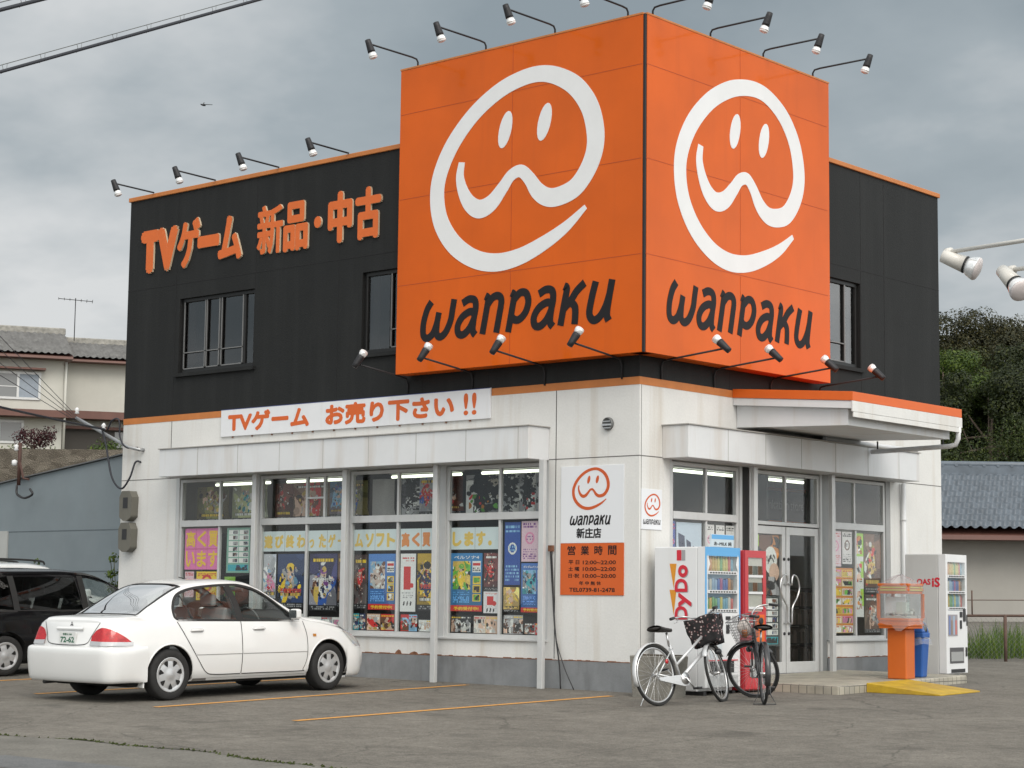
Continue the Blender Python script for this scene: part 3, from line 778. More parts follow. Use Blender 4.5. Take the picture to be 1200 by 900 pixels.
# interior shop board with its lettering
bd = thing("interior_board", "black interior board with orange edge lines and shop lettering", "board", (-2.3, 6.0, 0))
mb = MB(); mb.box(-0.03, 0.0, -3.0, 4.2 - 2.7, 2.40, 2.98); mb.build("board", pbr("board_black", (0.02, 0.02, 0.022), 0.5), bd)
mb = MB(); mb.box(0.001, 0.006, -2.98, 1.48, 2.40, 2.45); mb.box(0.001, 0.006, -2.98, 1.48, 2.93, 2.98); mb.build("edge_line", M_orange, bd)
mg = pbr("board_grey", (0.30, 0.30, 0.31), 0.6)
text("wanpaku", mg, bd, (0.001, -1.45, 2.58), Y, Z, 0.75, 0.20, 0.003, 0.012)
text("game communication store", mg, bd, (0.001, -0.60, 2.58), Y, Z, 2.0, 0.20, 0.003, 0.012)
for (x, y, w, d, h) in [(-3.6, 4.3, 0.5, 1.8, 1.7), (-2.6, 5.6, 0.5, 1.6, 1.5), (-1.3, 5.4, 0.35, 1.2, 1.2)]:
    t = thing("display_shelf", "dim shelf unit of boxed games inside the shop behind the glass, %s" % {-3.6: "deepest", -2.6: "middle one", -1.3: "lowest, by the window"}[x], "shelf", (x, y, 0.17), group="shelves inside the shop")
    m = MB(); m.box(-w / 2, w / 2, -d / 2, d / 2, 0, 0.08)
    for k in range(5): m.box(-w / 2, w / 2, -d / 2, d / 2, 0.08 + (h - 0.1) * k / 4, 0.1 + (h - 0.1) * k / 4)
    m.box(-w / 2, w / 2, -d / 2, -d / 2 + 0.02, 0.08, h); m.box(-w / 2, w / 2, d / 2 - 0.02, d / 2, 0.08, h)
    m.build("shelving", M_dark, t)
    m = MB()
    for k in range(4):
        y = -d / 2 + 0.05
        while y < d / 2 - 0.1:
            bw = rr.uniform(0.02, 0.05); m.box(-w / 2 + 0.03, w / 2 - 0.03, y, y + bw, 0.10 + (h - 0.1) * k / 4 + 0.001, 0.10 + (h - 0.1) * k / 4 + rr.uniform(0.15, 0.24)); y += bw + 0.003
    tag(m.build("boxes", pbr("boxed_games", (0.22, 0.17, 0.14), 0.6, island=0.8), t), kind='stuff')
# ------------------------------------------------------------------ cube sign
M_sgn, nsg, osg = new_mat("glossy_orange_panel")
def sgn():
    n = nsg; N, L = n.nodes.new, n.links.new
    b = N("ShaderNodeBsdfPrincipled"); b.inputs["Roughness"].default_value = 0.42
    b.inputs["Specular IOR Level"].default_value = 0.12; b.inputs["Coat Weight"].default_value = 0.30; b.inputs["Coat Roughness"].default_value = 0.10; b.inputs["Coat IOR"].default_value = 1.5
    L(b.outputs[0], osg.inputs[0])
    tc = N("ShaderNodeTexCoord")
    t = N("ShaderNodeTexNoise"); t.inputs["Scale"].default_value = 1.1; t.inputs["Detail"].default_value = 7; L(tc.outputs["Object"], t.inputs["Vector"])
    mr = N("ShaderNodeMapRange"); mr.inputs[1].default_value = 0.3; mr.inputs[2].default_value = 0.7; mr.inputs[3].default_value = 0.92; mr.inputs[4].default_value = 1.08; L(t.outputs[0], mr.inputs[0])
    s = N("ShaderNodeVectorMath"); s.operation = 'SCALE'; s.inputs[0].default_value = (0.61, 0.104, 0.004); L(mr.outputs[0], s.inputs["Scale"])
    mp = N("ShaderNodeMapping"); mp.inputs["Scale"].default_value = (6, 6, 0.4); L(tc.outputs["Object"], mp.inputs["Vector"])
    t2 = N("ShaderNodeTexNoise"); t2.inputs["Scale"].default_value = 1; t2.inputs["Detail"].default_value = 5; L(mp.outputs[0], t2.inputs["Vector"])
    m2 = N("ShaderNodeMapRange"); m2.inputs[1].default_value = 0.56; m2.inputs[2].default_value = 0.8; m2.inputs[3].default_value = 0; m2.inputs[4].default_value = 0.35; L(t2.outputs[0], m2.inputs[0])
    mx = N("ShaderNodeMix"); mx.data_type = 'RGBA'; mx.inputs[7].default_value = (0.50, 0.085, 0.008, 1); L(m2.outputs[0], mx.inputs[0]); L(s.outputs[0], mx.inputs[6])
    L(mx.outputs[2], b.inputs["Base Color"])
    t3 = N("ShaderNodeTexNoise"); t3.inputs["Scale"].default_value = 0.9; L(tc.outputs["Object"], t3.inputs["Vector"])
    bp = N("ShaderNodeBump"); bp.inputs["Strength"].default_value = 0.08; bp.inputs["Distance"].default_value = 0.1; L(t3.outputs[0], bp.inputs["Height"]); L(bp.outputs[0], b.inputs["Coat Normal"])
sgn()
M_logo = pbr("sign_white", (0.74, 0.75, 0.76), 0.5, var=0.03, vscale=3)
M_ink = pbr("sign_charcoal", (0.013, 0.012, 0.014), 0.6, spec=0.25)
M_sgseam = pbr("panel_gap", (0.42, 0.062, 0.008), 0.7)

FACE = [(1.21, 2.87), (1.18, 2.66), (1.25, 2.44), (1.38, 2.26), (1.56, 2.17), (1.77, 2.23), (1.97, 2.41), (2.12, 2.56), (2.29, 2.60), (2.44, 2.48), (2.59, 2.29), (2.77, 2.18), (2.98, 2.17), (3.24, 2.25), (3.44, 2.45), (3.56, 2.70), (3.57, 2.97), (3.47, 3.30), (3.25, 3.59), (2.96, 3.78), (2.64, 3.88), (2.28, 3.87), (1.87, 3.76), (1.43, 3.52), (1.05, 3.17), (0.82, 2.80), (0.75, 2.46), (0.83, 2.08), (1.08, 1.74), (1.45, 1.50), (1.85, 1.40), (2.27, 1.43), (2.69, 1.56), (3.08, 1.74), (3.42, 1.97)]
FACEW = [0.13, 0.17, 0.22, 0.27, 0.30, 0.28, 0.23, 0.20, 0.20, 0.22, 0.27, 0.29, 0.30, 0.31, 0.32, 0.33, 0.34, 0.33, 0.31, 0.28, 0.26, 0.26, 0.27, 0.28, 0.30, 0.31, 0.31, 0.32, 0.32, 0.30, 0.29, 0.27, 0.24, 0.18, 0.08]
FACEW = [w * 0.86 for w in FACEW]
EYES = [(2.005, 3.21), (2.70, 3.21)]
# strokes of the lettering in unit boxes (before the slant)
GLY = {
 'w': (0.98, [[(0.20, 1.0), (0.10, 0.80), (0.06, 0.45), (0.12, 0.14), (0.27, 0.05), (0.41, 0.16), (0.48, 0.42), (0.49, 0.70)], [(0.485, 0.44), (0.53, 0.15), (0.66, 0.05), (0.81, 0.16), (0.90, 0.45), (0.90, 0.75), (0.90, 1.0)]]),
 'a': (0.62, [[(0.10, 0.86), (0.28, 0.95), (0.46, 0.90), (0.53, 0.70), (0.53, 0.40), (0.56, 0.12), (0.66, 0.0)], [(0.53, 0.58), (0.36, 0.62), (0.16, 0.50), (0.07, 0.28), (0.14, 0.08), (0.30, 0.05), (0.45, 0.20), (0.53, 0.42)]]),
 'n': (0.66, [[(0.04, 0.98), (0.14, 0.90), (0.15, 0.6), (0.15, 0.0)], [(0.15, 0.74), (0.28, 0.92), (0.44, 0.94), (0.55, 0.80), (0.56, 0.4), (0.56, 0.0)]]),
 'p': (0.66, [[(0.04, 0.98), (0.14, 0.90), (0.15, 0.6), (0.15, -0.02)], [(0.15, 0.78), (0.30, 0.95), (0.48, 0.92), (0.59, 0.70), (0.56, 0.44), (0.42, 0.28), (0.26, 0.29), (0.15, 0.40)]]),
 'k': (0.70, [[(0.06, 0.98), (0.15, 0.9), (0.15, 0.5), (0.15, 0.0)], [(0.17, 0.42), (0.32, 0.60), (0.44, 0.82), (0.62, 1.0)], [(0.30, 0.58), (0.46, 0.44), (0.52, 0.2), (0.54, 0.0)]]),
 'u': (0.68, [[(0.12, 1.0), (0.09, 0.6), (0.10, 0.22), (0.24, 0.05), (0.40, 0.12), (0.51, 0.36), (0.56, 0.66)], [(0.56, 1.0), (0.56, 0.5), (0.58, 0.16), (0.66, 0.0)]]),
}
def wanpaku(mb, o, u, v, width, height, depth, mi=0, wt=0.17, slant=0.13):
    o, u, v = Vector(o), Vector(u), Vector(v); nn = u.cross(v).normalized()
    gap = 0.10; x = 0
    tot = sum(GLY[c][0] for c in "wanpaku") + gap * 6
    sx = (width - slant * height) / tot
    for c in "wanpaku":
        w, st = GLY[c]
        for i, s in enumerate(st):
            pts = [((x + px) * sx + slant * height * py, py * height) for px, py in s]
            mb.ribbon(pts, wt * height, o, u, v, depth + 0.0006 * i, mi, 5)
        x += w + gap
def smiley(mb, o, u, v, sc, depth, mi=0, n=8, fat=1.0):
    mb.ribbon([(a * sc, b * sc) for a, b in FACE], [w * sc * fat for w in FACEW], o, u, v, depth, mi, n)
    for ex, ey in EYES:
        poly = []
        for k in range(20):
            t = 2 * math.pi * k / 20; a, b = 0.115 * math.cos(t), 0.25 * math.sin(t)
            poly.append(((ex + a + 0.22 * b) * sc, (ey + b) * sc))
        mb.prism(poly, o, u, v, depth, mi)

cube = thing("cube_sign", "giant glossy orange two-sided corner sign with white smiling face and charcoal lettering", "sign", (0, 0, 0))
bx = 0.28
mb = MB(); mb.hexa([(-4.10, -bx, 4.27), (0.24, -bx, 4.27), (0.24, -0.03, 4.27), (-4.10, -0.03, 4.27), (-4.10, -bx, 8.64), (0.24, -bx, 8.64), (0.24, -0.03, 8.64), (-4.10, -0.03, 8.64)])
p1 = mb.build("front_panel", M_sgn, cube)
mb = MB(); mb.box(0.035, bx, -0.24, 4.10, 4.27, 8.64)
p2 = mb.build("side_panel", M_sgn, cube)
mb = MB(); mb.box(0.24 + 0.002, bx - 0.006, -bx + 0.006, -0.24 - 0.002, 4.27, 8.645); mb.build("corner_post", M_dkmetal, cube)
mb = MB(); mb.box(-4.0, -3.94, 0.1, 4.0, 7.67, 8.55); mb.box(-4.0, 0.03, 3.94, 4.0, 7.67, 8.55)
mb.build("rear_frame", M_dkmetal, cube)
mb = MB(); mb.box(-4.11, 0.242, -bx - 0.006, -0.02, 8.641, 8.665); mb.box(0.03, bx + 0.006, -0.242, 4.11, 8.641, 8.665); mb.build("top_trim", M_stripe, cube)
for (o, u, par) in [((-4.10, -bx - 0.0005, 4.27), X, p1), ((bx + 0.0005, -bx, 4.27), Y, p2)]:
    o = Vector(o); nn = u.cross(Z)
    m = MB()
    def sq(a0, a1, b0, b1, h=0.0016): m.prism([(a0, b0), (a1, b0), (a1, b1), (a0, b1)], o, u, Z, h)
    for zz in (1.255, 2.49, 3.72): sq(0.02, 4.33, zz - 0.004, zz + 0.004)
    sq(2.125, 2.133, 0.0, 1.24); sq(2.125, 2.133, 1.27, 2.48); sq(2.125, 2.133, 2.5, 3.71); sq(2.125, 2.133, 3.73, 4.37)
    m.build("panel_seam", M_sgseam, par)
    m = MB(); smiley(m, o, u, Z, 1.0, 0.004); m.build("face_emblem", M_logo, par)
    m = MB(); wanpaku(m, o + u * 0.44 + Z * 0.44, u, Z, 3.50, 0.53, 0.004, wt=0.20, slant=0.22); m.build("lettering", M_ink, par)

# individually mounted letters on the black wall
let = thing("wall_lettering", "orange raised characters with pale edges mounted on the black upper wall", "sign", (0, 0, 0))
M_let = pbr("letter_orange", (0.66, 0.135, 0.02), 0.5, var=0.05)
M_cream = pbr("letter_edge", (0.62, 0.50, 0.36), 0.6)
for s, a, b, z0, z1 in [("T", -10.26, -9.78, 6.35, 7.06), ("V", -9.84, -9.31, 6.34, 7.07), ("ゲ", -9.33, -8.76, 6.34, 7.14), ("ー", -8.82, -8.29, 6.62, 6.82), ("ム", -8.32, -7.75, 6.35, 7.07),
                     ("新", -7.40, -6.81, 6.35, 7.12), ("品", -6.80, -6.25, 6.34, 7.10), ("・", -6.12, -5.96, 6.63, 6.81), ("中", -5.82, -5.30, 6.35, 7.13), ("古", -5.24, -4.70, 6.34, 7.12)]:
    m = MB(); text_into(m, s, (a, -0.002, z0), X, Z, b - a, z1 - z0, 0.032, {'T': 0.075, 'V': 0.075, 'ゲ': 0.05, 'ー': 0.05, 'ム': 0.055, '新': 0.03, '品': 0.045, '・': 0.02, '中': 0.055, '古': 0.055}[s], 0, 1)
    m.build("character", [M_let, M_cream], let)

# white banner board
ban = thing("banner_board", "long white banner board with orange Japanese slogan below the black wall", "banner", (-8.13, -0.03, 3.59))
M_bw = pbr("banner_white", (0.72, 0.735, 0.76), 0.5, var=0.03, streak=0.3, streakcol=(0.5, 0.42, 0.32))
M_bo = pbr("banner_orange", (0.62, 0.115, 0.018), 0.5)
m = MB(); m.box(0, 5.60, 0.0, 0.028, 0, 0.42); m.build("board", M_bw, ban, bev=0.004)
m = MB(); m.box(0, 5.60, -0.002, 0.0, 0.412, 0.420); m.build("edge_fringe", pbr("fringe_blue", (0.05, 0.07, 0.22), 0.5), ban)  # lens colour fringe painted as a blue line on the top edge
for s, a, b, z0, z1 in [("TVゲーム", -7.96, -6.13, 3.655, 3.965), ("お売り下さい", -5.78, -3.20, 3.645, 3.965), ("!!", -3.02, -2.78, 3.655, 3.96)]:
    text(s, M_bo, ban, (a + 8.13, -0.0005, z0 - 3.59), X, Z, b - a, z1 - z0, 0.002, 0.05 if s != '!!' else 0.02)
for k in range(12):
    m = MB(); m.box(0.25 + k * 0.45, 0.275 + k * 0.45, 0.012, 0.028, -0.022, 0.0); m.build("bracket", M_rust, ban)

# store-hours sign
hs = thing("opening_hours_sign", "white and orange store sign with smiling emblem and opening hours near the corner", "sign", (-1.28, -0.012, 1.215))
m = MB(); m.box(0, 1.045, 0, 0.010, 0.67, 1.67); m.build("white_panel", pbr("sign_panel_white", (0.72, 0.74, 0.77), 0.35), hs, bev=0.002)
m = MB(); m.box(0, 1.045, 0, 0.010, 0.0, 0.668); m.build("orange_panel", pbr("sign_panel_orange", (0.60, 0.105, 0.012), 0.4), hs, bev=0.002)
M_lo = pbr("emblem_orange", (0.55, 0.09, 0.015), 0.5)
m = MB(); smiley(m, (0.057, -0.0005, 0.83), X, Z, 0.205, 0.0015, n=6, fat=0.8); m.build("face_emblem", M_lo, hs)
m = MB(); wanpaku(m, (0.15, -0.0005, 0.905), X, Z, 0.69, 0.118, 0.0015, wt=0.20, slant=0.22); m.build("lettering", M_ink, hs)
text("新庄店", M_ink, hs, (0.27, -0.0005, 0.730), X, Z, 0.41, 0.135, 0.0015, 0.03)
for i, ch in enumerate("営業時間"): text(ch, M_ink, hs, (0.12 + i * 0.225, -0.0005, 0.515), X, Z, 0.135, 0.12, 0.0015, 0.016)
for s, t, z in [("平 日", "12:00~22:00", 0.395), ("土 曜", "10:00~22:00", 0.310), ("日·祝", "10:00~20:00", 0.222)]:
    text(s, M_ink, hs, (0.14, -0.0005, z), X, Z, 0.18, 0.055, 0.0015, 0.012)
    text(t, M_ink, hs, (0.38, -0.0005, z), X, Z, 0.54, 0.050, 0.0015, 0.016)
text("年 中 無 休", M_ink, hs, (0.32, -0.0005, 0.128), X, Z, 0.36, 0.052, 0.0015, 0.012)
text("TEL0739-81-2478", M_ink, hs, (0.155, -0.0005, 0.042), X, Z, 0.75, 0.052, 0.0015, 0.016)
ss = thing("emblem_plate", "small white plate with smiling emblem beside the entrance windows", "sign", (0.012, 0.035, 2.055))
m = MB(); m.box(-0.010, 0, 0, 0.43, 0, 0.515); m.build("plate", pbr("sign_panel_white", (0.72, 0.74, 0.77), 0.35), ss, bev=0.002)
m = MB(); smiley(m, (0.0005, -0.012, 0.022), Y, Z, 0.110, 0.0015, n=5, fat=0.8); m.build("face_emblem", M_lo, ss)
m = MB(); wanpaku(m, (0.0005, 0.03, 0.066), Y, Z, 0.37, 0.062, 0.0015, wt=0.16, slant=0.15); m.build("lettering", M_ink, ss)

# ------------------------------------------------------------------ spotlights
M_bulb = pbr("reflector_bulb", (0.80, 0.80, 0.80), 0.15, metal=0.35, coat=0.6)
M_lens = pbr("bulb_lens", (0.72, 0.70, 0.70), 0.3)
def spotlight(name, label, base, out, rise, reach, tilt, group, mats=(M_dkmetal, M_dkmetal), scale=1.0, drop=0.0, side=None):
    # base on the wall/edge, out = outward unit dir, tilt = aim dir of the bulb
    t = thing(name, label, "spotlight", base, group=group)
    out = Vector(out)
    tip = out * reach + Z * (rise + drop)
    pts = [Vector((0, 0, -0.05 if rise > 0.05 else 0)), Z * rise * 0.55, Z * rise * 0.92 + out * 0.03, Z * rise + out * 0.12, tip] if rise > 0.05 else [Vector((0, 0, 0)), tip * 0.5, tip]
    m = MB(); m.tube(pts, 0.0135 * scale, 7); m.build("arm", mats[0], t)
    d = Vector(tilt).normalized()
    m = MB(); m.lathe([(0.028, -0.06), (0.040, -0.055), (0.044, 0.0), (0.052, 0.10), (0.053, 0.125), (0.0, 0.125)] if scale == 1.0 else [(0.036, -0.06), (0.044, -0.055), (0.046, 0.0), (0.054, 0.125), (0.055, 0.135), (0, 0.135)], tip - d * 0.0, d, 16)
    m.lathe([(0.02, 0), (0.02, 0.05)], tip - out * 0.02 + Z * 0.0, out, 8)
    m.build("lamp_holder", mats[1], t)
    m = MB(); m.lathe([(0.045, 0.127), (0.053, 0.15), (0.060, 0.175), (0.061, 0.195)], tip, d, 18); b = m.build("bulb", M_bulb, t)
    m = MB(); m.lathe([(0.061, 0.1955), (0.052, 0.212), (0.028, 0.222), (0.0, 0.225)], tip, d, 18); m.build("bulb_lens", M_lens, b)
    return t
ORD = ["first", "second", "third", "fourth"]
for i, x in enumerate((-9.97, -8.43, -6.94, -5.41)):
    spotlight("spotlight", "black spotlight on the orange roof edge above the wall lettering, %s from the far end" % ORD[i], (x, -0.03, 7.68), (0, -1, 0), 0.0, 0.80, (0.25, 0.30, -1.0), "spotlights along the roof edge", drop=0.02)
for i, x in enumerate((-3.79, -2.49, -1.25, -0.02)):
    spotlight("spotlight", "black spotlight on top of the orange cube's front face, %s from its far edge" % ORD[i], (x, -bx + 0.02, 8.66), (0, -1, 0), 0.11, 0.98, (0.2, 0.30, -1.0), "spotlights on top of the cube sign")
for i, y in enumerate((-0.10, 1.18, 2.44, 3.71)):
    spotlight("spotlight", "black spotlight on top of the orange cube's entrance face, %s from the cube corner" % ORD[i], (bx - 0.02, y, 8.66), (1, 0, 0), 0.11, 0.93, (-0.32, -0.15, -1.0), "spotlights on top of the cube sign")
for i, x in enumerate((-4.12, -2.88, -1.58, -0.28)):
    spotlight("spotlight", "black spotlight under the orange cube's front face aimed up, %s from its far edge" % ORD[i], (x, -0.012, 4.03), (0, -1, 0), 0.22, 1.02, (0.30, 0.45, 0.85), "spotlights below the cube sign", drop=0.10)
for i, y in enumerate((0.44, 1.62, 2.98, 4.22)):
    spotlight("spotlight", "black spotlight under the orange cube's entrance face aimed up, %s from the cube corner" % ORD[i], (0.012, y, 4.05), (1, 0, 0), 0.20, 1.02, (-0.75, -0.15, 0.70), "spotlights below the cube sign", drop=0.08)
# ------------------------------------------------------------------ printed paper: small random paintings in cells of about 9 mm
class Art:
    def __init__(s, w, h, bg, seed, cell=0.009):
        s.w, s.h = w, h
        s.nx, s.ny = max(4, int(round(w / cell))), max(4, int(round(h / cell)))
        s.r = np.random.RandomState(seed)
        s.a = np.ones((s.ny, s.nx, 3)) * np.array(bg)
        s.yy, s.xx = np.mgrid[0:s.ny, 0:s.nx]
        s.yy = (s.yy + 0.5) / s.ny; s.xx = (s.xx + 0.5) / s.nx
    def rect(s, x0, x1, y0, y1, c):
        s.a[(s.xx >= x0) & (s.xx <= x1) & (s.yy >= y0) & (s.yy <= y1)] = c; return s
    def ell(s, cx, cy, rx, ry, c, rot=0.0, reg=None):
        dx, dy = (s.xx - cx) * s.w, (s.yy - cy) * s.h
        u, v = dx * math.cos(rot) + dy * math.sin(rot), -dx * math.sin(rot) + dy * math.cos(rot)
        m = (u / (rx * s.w)) ** 2 + (v / (ry * s.w)) ** 2 < 1
        if reg: m &= (s.xx > reg[0]) & (s.xx < reg[1]) & (s.yy > reg[2]) & (s.yy < reg[3])
        s.a[m] = c; return s
    def blobs(s, x0, x1, y0, y1, pal, n=40, size=0.2):
        for _ in range(n):
            c = np.array(pal[s.r.randint(len(pal))]) * s.r.uniform(0.6, 1.3)
            q = size * s.r.uniform(0.2, 1.0) * (x1 - x0)
            s.ell(s.r.uniform(x0, x1), s.r.uniform(y0, y1), q * s.r.uniform(0.25, 1), q, c, s.r.uniform(0, 3.14), (x0, x1, y0, y1))
        return s
    def figure(s, cx, cy, sz, pal):
        # a generic standing shape: body, limbs, head
        c = [np.array(p) for p in pal]
        for k in range(4): s.ell(cx + s.r.uniform(-.6, .6) * sz, cy + s.r.uniform(-.2, 1.0) * sz * s.w / s.h, sz * .16, sz * .7, c[s.r.randint(len(c))], s.r.uniform(-.9, .9))
        s.ell(cx, cy + .3 * sz * s.w / s.h, sz * .4, sz * .7, c[0]); s.ell(cx, cy - .45 * sz * s.w / s.h, sz * .24, sz * .27, (0.55, 0.38, 0.28)); s.ell(cx, cy - .6 * sz * s.w / s.h, sz * .28, sz * .2, c[-1])
        return s
    def lines(s, x0, x1, y0, y1, n, c, fill=0.72, dash=True):
        for k in range(n):
            ya, yb = y0 + (y1 - y0) * (k + 0.2) / n, y0 + (y1 - y0) * (k + 0.75) / n
            x = x0
            while x < x1:
                L = s.r.uniform(0.02, 0.07)
                if s.r.rand() < fill: s.rect(x, min(x + L * 0.75, x1), ya, yb, c)
                x += L
            
        return s
    def noise(s, amt=0.15): s.a *= s.r.uniform(1 - amt, 1 + amt, s.a.shape[:2])[:, :, None]; return s
    def grad(s, top, bot, y0=0, y1=1):
        t = np.clip((s.yy - y0) / (y1 - y0), 0, 1)[:, :, None]; m = (s.yy >= y0) & (s.yy <= y1)
        g = np.array(top) * (1 - t) + np.array(bot) * t; s.a[m] = g[m]; return s
M_print = attr_mat("printed_paper", 0.42, 0.35)
M_printcloth = attr_mat("printed_cloth", 0.7, 0.2)
def paper(name, art, label, cat, o, u, v, mat=None, group=None, curl=0.0):
    nx, ny = art.nx, art.ny
    gx = np.arange(nx + 1) / nx * art.w; gy = art.h - np.arange(ny + 1) / ny * art.h
    PX, PY = np.meshgrid(gx, gy)
    o = Vector(o); nn = u.cross(v)
    dep = np.zeros_like(PX)
    if curl:
        t = np.clip((PX / art.w - 0.6) / 0.4, 0, 1); dep = -curl * t * t * (PY / art.h < 2) - curl * 0.5 * np.clip(0.3 - PY / art.h, 0, 1) / 0.3 * t
    U, Vv, NN = np.array(u), np.array(v), np.array(nn)
    pts = PX[..., None] * U + PY[..., None] * Vv + dep[..., None] * NN
    me = bpy.data.meshes.new(name)
    idx = np.arange((nx + 1) * (ny + 1)).reshape(ny + 1, nx + 1)
    q = np.stack([idx[1:, :-1], idx[1:, 1:], idx[:-1, 1:], idx[:-1, :-1]], -1).reshape(-1, 4)
    me.vertices.add(pts.shape[0] * pts.shape[1]); me.vertices.foreach_set("co", pts.reshape(-1))
    me.loops.add(q.size); me.loops.foreach_set("vertex_index", q.reshape(-1).astype(np.int32))
    me.polygons.add(len(q)); me.polygons.foreach_set("loop_start", np.arange(0, q.size, 4, dtype=np.int32))
    me.update(calc_edges=True)
    at = me.attributes.new("print", 'FLOAT_COLOR', 'FACE')
    c = np.ones((len(q), 4)); c[:, :3] = np.clip(art.a.reshape(-1, 3), 0, 0.9)
    at.data.foreach_set("color", c.reshape(-1))
    me.materials.append(mat or M_print)
    ob = bpy.data.objects.new(name, me); COL.objects.link(ob); ob.location = o
    return tag(ob, label, cat, group)

RED, YEL, BLU, WHT, BLK, GRN, PNK, ORG, TEA, GLD, BRN, SKY = (0.55, 0.03, 0.03), (0.75, 0.52, 0.04), (0.03, 0.10, 0.38), (0.72, 0.72, 0.70), (0.02, 0.02, 0.022), (0.12, 0.38, 0.05), (0.70, 0.25, 0.42), (0.62, 0.22, 0.03), (0.04, 0.35, 0.42), (0.60, 0.42, 0.10), (0.14, 0.06, 0.035), (0.25, 0.48, 0.70)
SKIN, GRY, DKB, LIM, PUR = (0.62, 0.42, 0.32), (0.32, 0.32, 0.33), (0.015, 0.03, 0.10), (0.35, 0.60, 0.06), (0.20, 0.06, 0.25)
_seed = [100]
def art_of(kind, w, h, pal, bg, cell=0.009):
    _seed[0] += 1
    A = Art(w, h, bg, _seed[0], cell)
    if kind == 'art':
        c0, c1 = np.array(bg), np.array(pal[A.r.randint(len(pal))])
        A.grad(c0 * 1.1, c0 * 0.6 + c1 * 0.25)
        A.blobs(0, 1, 0, 1, [tuple(c0 * 1.6), tuple(c0 * 0.6), tuple(c0 * .7 + c1 * .3)], 14, 0.6)
        cx, cy = A.r.uniform(.4, .6), A.r.uniform(.36, .5)
        for k in range(2): A.figure(cx + A.r.uniform(-.3, .3), cy + A.r.uniform(-.12, .2), A.r.uniform(.25, .35), [pal[A.r.randint(len(pal))] for _ in range(3)])
        A.figure(cx, cy, A.r.uniform(.42, .55), [pal[A.r.randint(len(pal))] for _ in range(3)])
        for k in range(70):
            c = np.array((pal + [BLK, WHT, SKIN])[A.r.randint(len(pal) + 3)]) * A.r.uniform(.5, 1.2); q = abs(A.r.normal(0, .035)) + .012
            A.ell(A.r.normal(cx, .17), A.r.normal(cy + .05, .17), q * A.r.uniform(.4, 1), q, c, A.r.uniform(0, 3.1))
        y = A.r.choice([.05, .68, .74]); c = [WHT, YEL, GLD][A.r.randint(3)]
        A.lines(.10, .92, y, y + .13, 1, BLK, .97); A.lines(.12, .88, y + .02, y + .12, 1, c, .92)
        A.rect(0, 1, .90, 1, BLK); A.lines(.08, .92, .915, .985, 2, GRY, .7)
    elif kind == 'promo':
        A.grad(np.array(bg) * 1.3, np.array(bg) * 0.7)
        A.rect(.06, .62, .14, .62, pal[0]); A.blobs(.06, .62, .14, .62, pal, 60, .35); A.figure(.34, .36, .3, pal[:3]); A.blobs(.06, .62, .14, .62, pal + [BLK, BRN, WHT], 34, .12)
        A.rect(.68, .95, .14, .33, WHT); A.rect(.70, .93, .17, .22, RED); A.lines(.70, .93, .24, .32, 2, BLK)
        for k in range(3):
            A.rect(.70, .95, .40 + k * .15, .53 + k * .15, YEL); A.rect(.73, .92, .415 + k * .15, .515 + k * .15, BRN); A.blobs(.73, .92, .415 + k * .15, .515 + k * .15, pal + [GRN, BLK], 12, .4)
        A.lines(.08, .6, .66, .86, 6, np.array(bg) * 2.2 + 0.1, .85)
        A.rect(0, 1, .90, 1, RED)
    elif kind == 'white':
        A.rect(.1, .9, .05, .12, WHT); A.lines(.1, .9, .06, .14, 2, RED, .6); A.rect(.22, .68, .22, .62, pal[0]); A.ell(.72, .55, .14, .12, pal[0]); A.lines(.12, .85, .66, .78, 3, GRY, .5)
        for k in range(3): A.ell(.25 + k * .22, .86, .05, .11, BLK, .3)
    elif kind == 'list':
        for k in range(6):
            for j in range(2): A.rect(.08 + j * .45, .5 + j * .44, .05 + k * .125, .15 + k * .125, WHT); A.rect(.27 + j * .45, .47 + j * .45, .06 + k * .125, .14 + k * .125, GRY); A.blobs(.27 + j * .45, .47 + j * .45, .06 + k * .125, .14 + k * .125, [DKB, GRY, BLK, BRN], 6, .4)
        A.rect(.06, .94, .82, .96, TEA); A.blobs(.4, .92, .83, .95, pal, 14, .2)
    elif kind == 'text':
        A.lines(.08, .92, .04, .18, 2, pal[0], .85); A.ell(.5, .42, .28, .28, pal[-1]); A.ell(.5, .42, .18, .2, bg); A.lines(.3, .7, .36, .48, 2, pal[0], .8); A.lines(.08, .92, .68, .95, 5, pal[0], .7)
    elif kind == 'shelf':
        n = 7
        for k in range(n):
            y = k / n; A.rect(0, 1, y, y + .03, ORG)
            hd = [ORG, RED, YEL][A.r.randint(3)]
            for j in range(2):
                A.rect(.02 + j * .5, .48 + j * .5, y + .03, y + .95 / n, [WHT, PNK, YEL, (.75, .68, .5)][A.r.randint(4)]); A.blobs(.04 + j * .5, .46 + j * .5, y + .055, y + .9 / n, pal, 9, .4); A.lines(.05 + j * .5, .45 + j * .5, y + .035, y + .06, 1, RED, .8)
    elif kind == 'mag':
        n = max(2, int(w / 0.2))
        for k in range(n):
            A.rect(k / n + .01, (k + 1) / n - .01, 0, 1, pal[A.r.randint(len(pal))]); A.blobs(k / n + .01, (k + 1) / n - .01, .2, .95, pal + [SKIN, BRN], 18, .5); A.blobs(k / n + .01, (k + 1) / n - .01, .2, .95, pal + [BLK, WHT, GRY], 14, .2); A.lines(k / n + .03, (k + 1) / n - .03, .04, .2, 1, [RED, WHT, YEL][A.r.randint(3)], .9)
    elif kind == 'ink':
        A.blobs(0, 1, 0, 1, [GRY, WHT], 20, .5)
        for k in range(260): A.ell(A.r.normal(.55, .18), A.r.normal(.4, .25), abs(A.r.normal(0, .05)), abs(A.r.normal(0, .09)), BLK, A.r.uniform(0, 3.1))
        A.blobs(.1, .9, .5, .95, pal, 14, .12)
    elif kind == 'door':
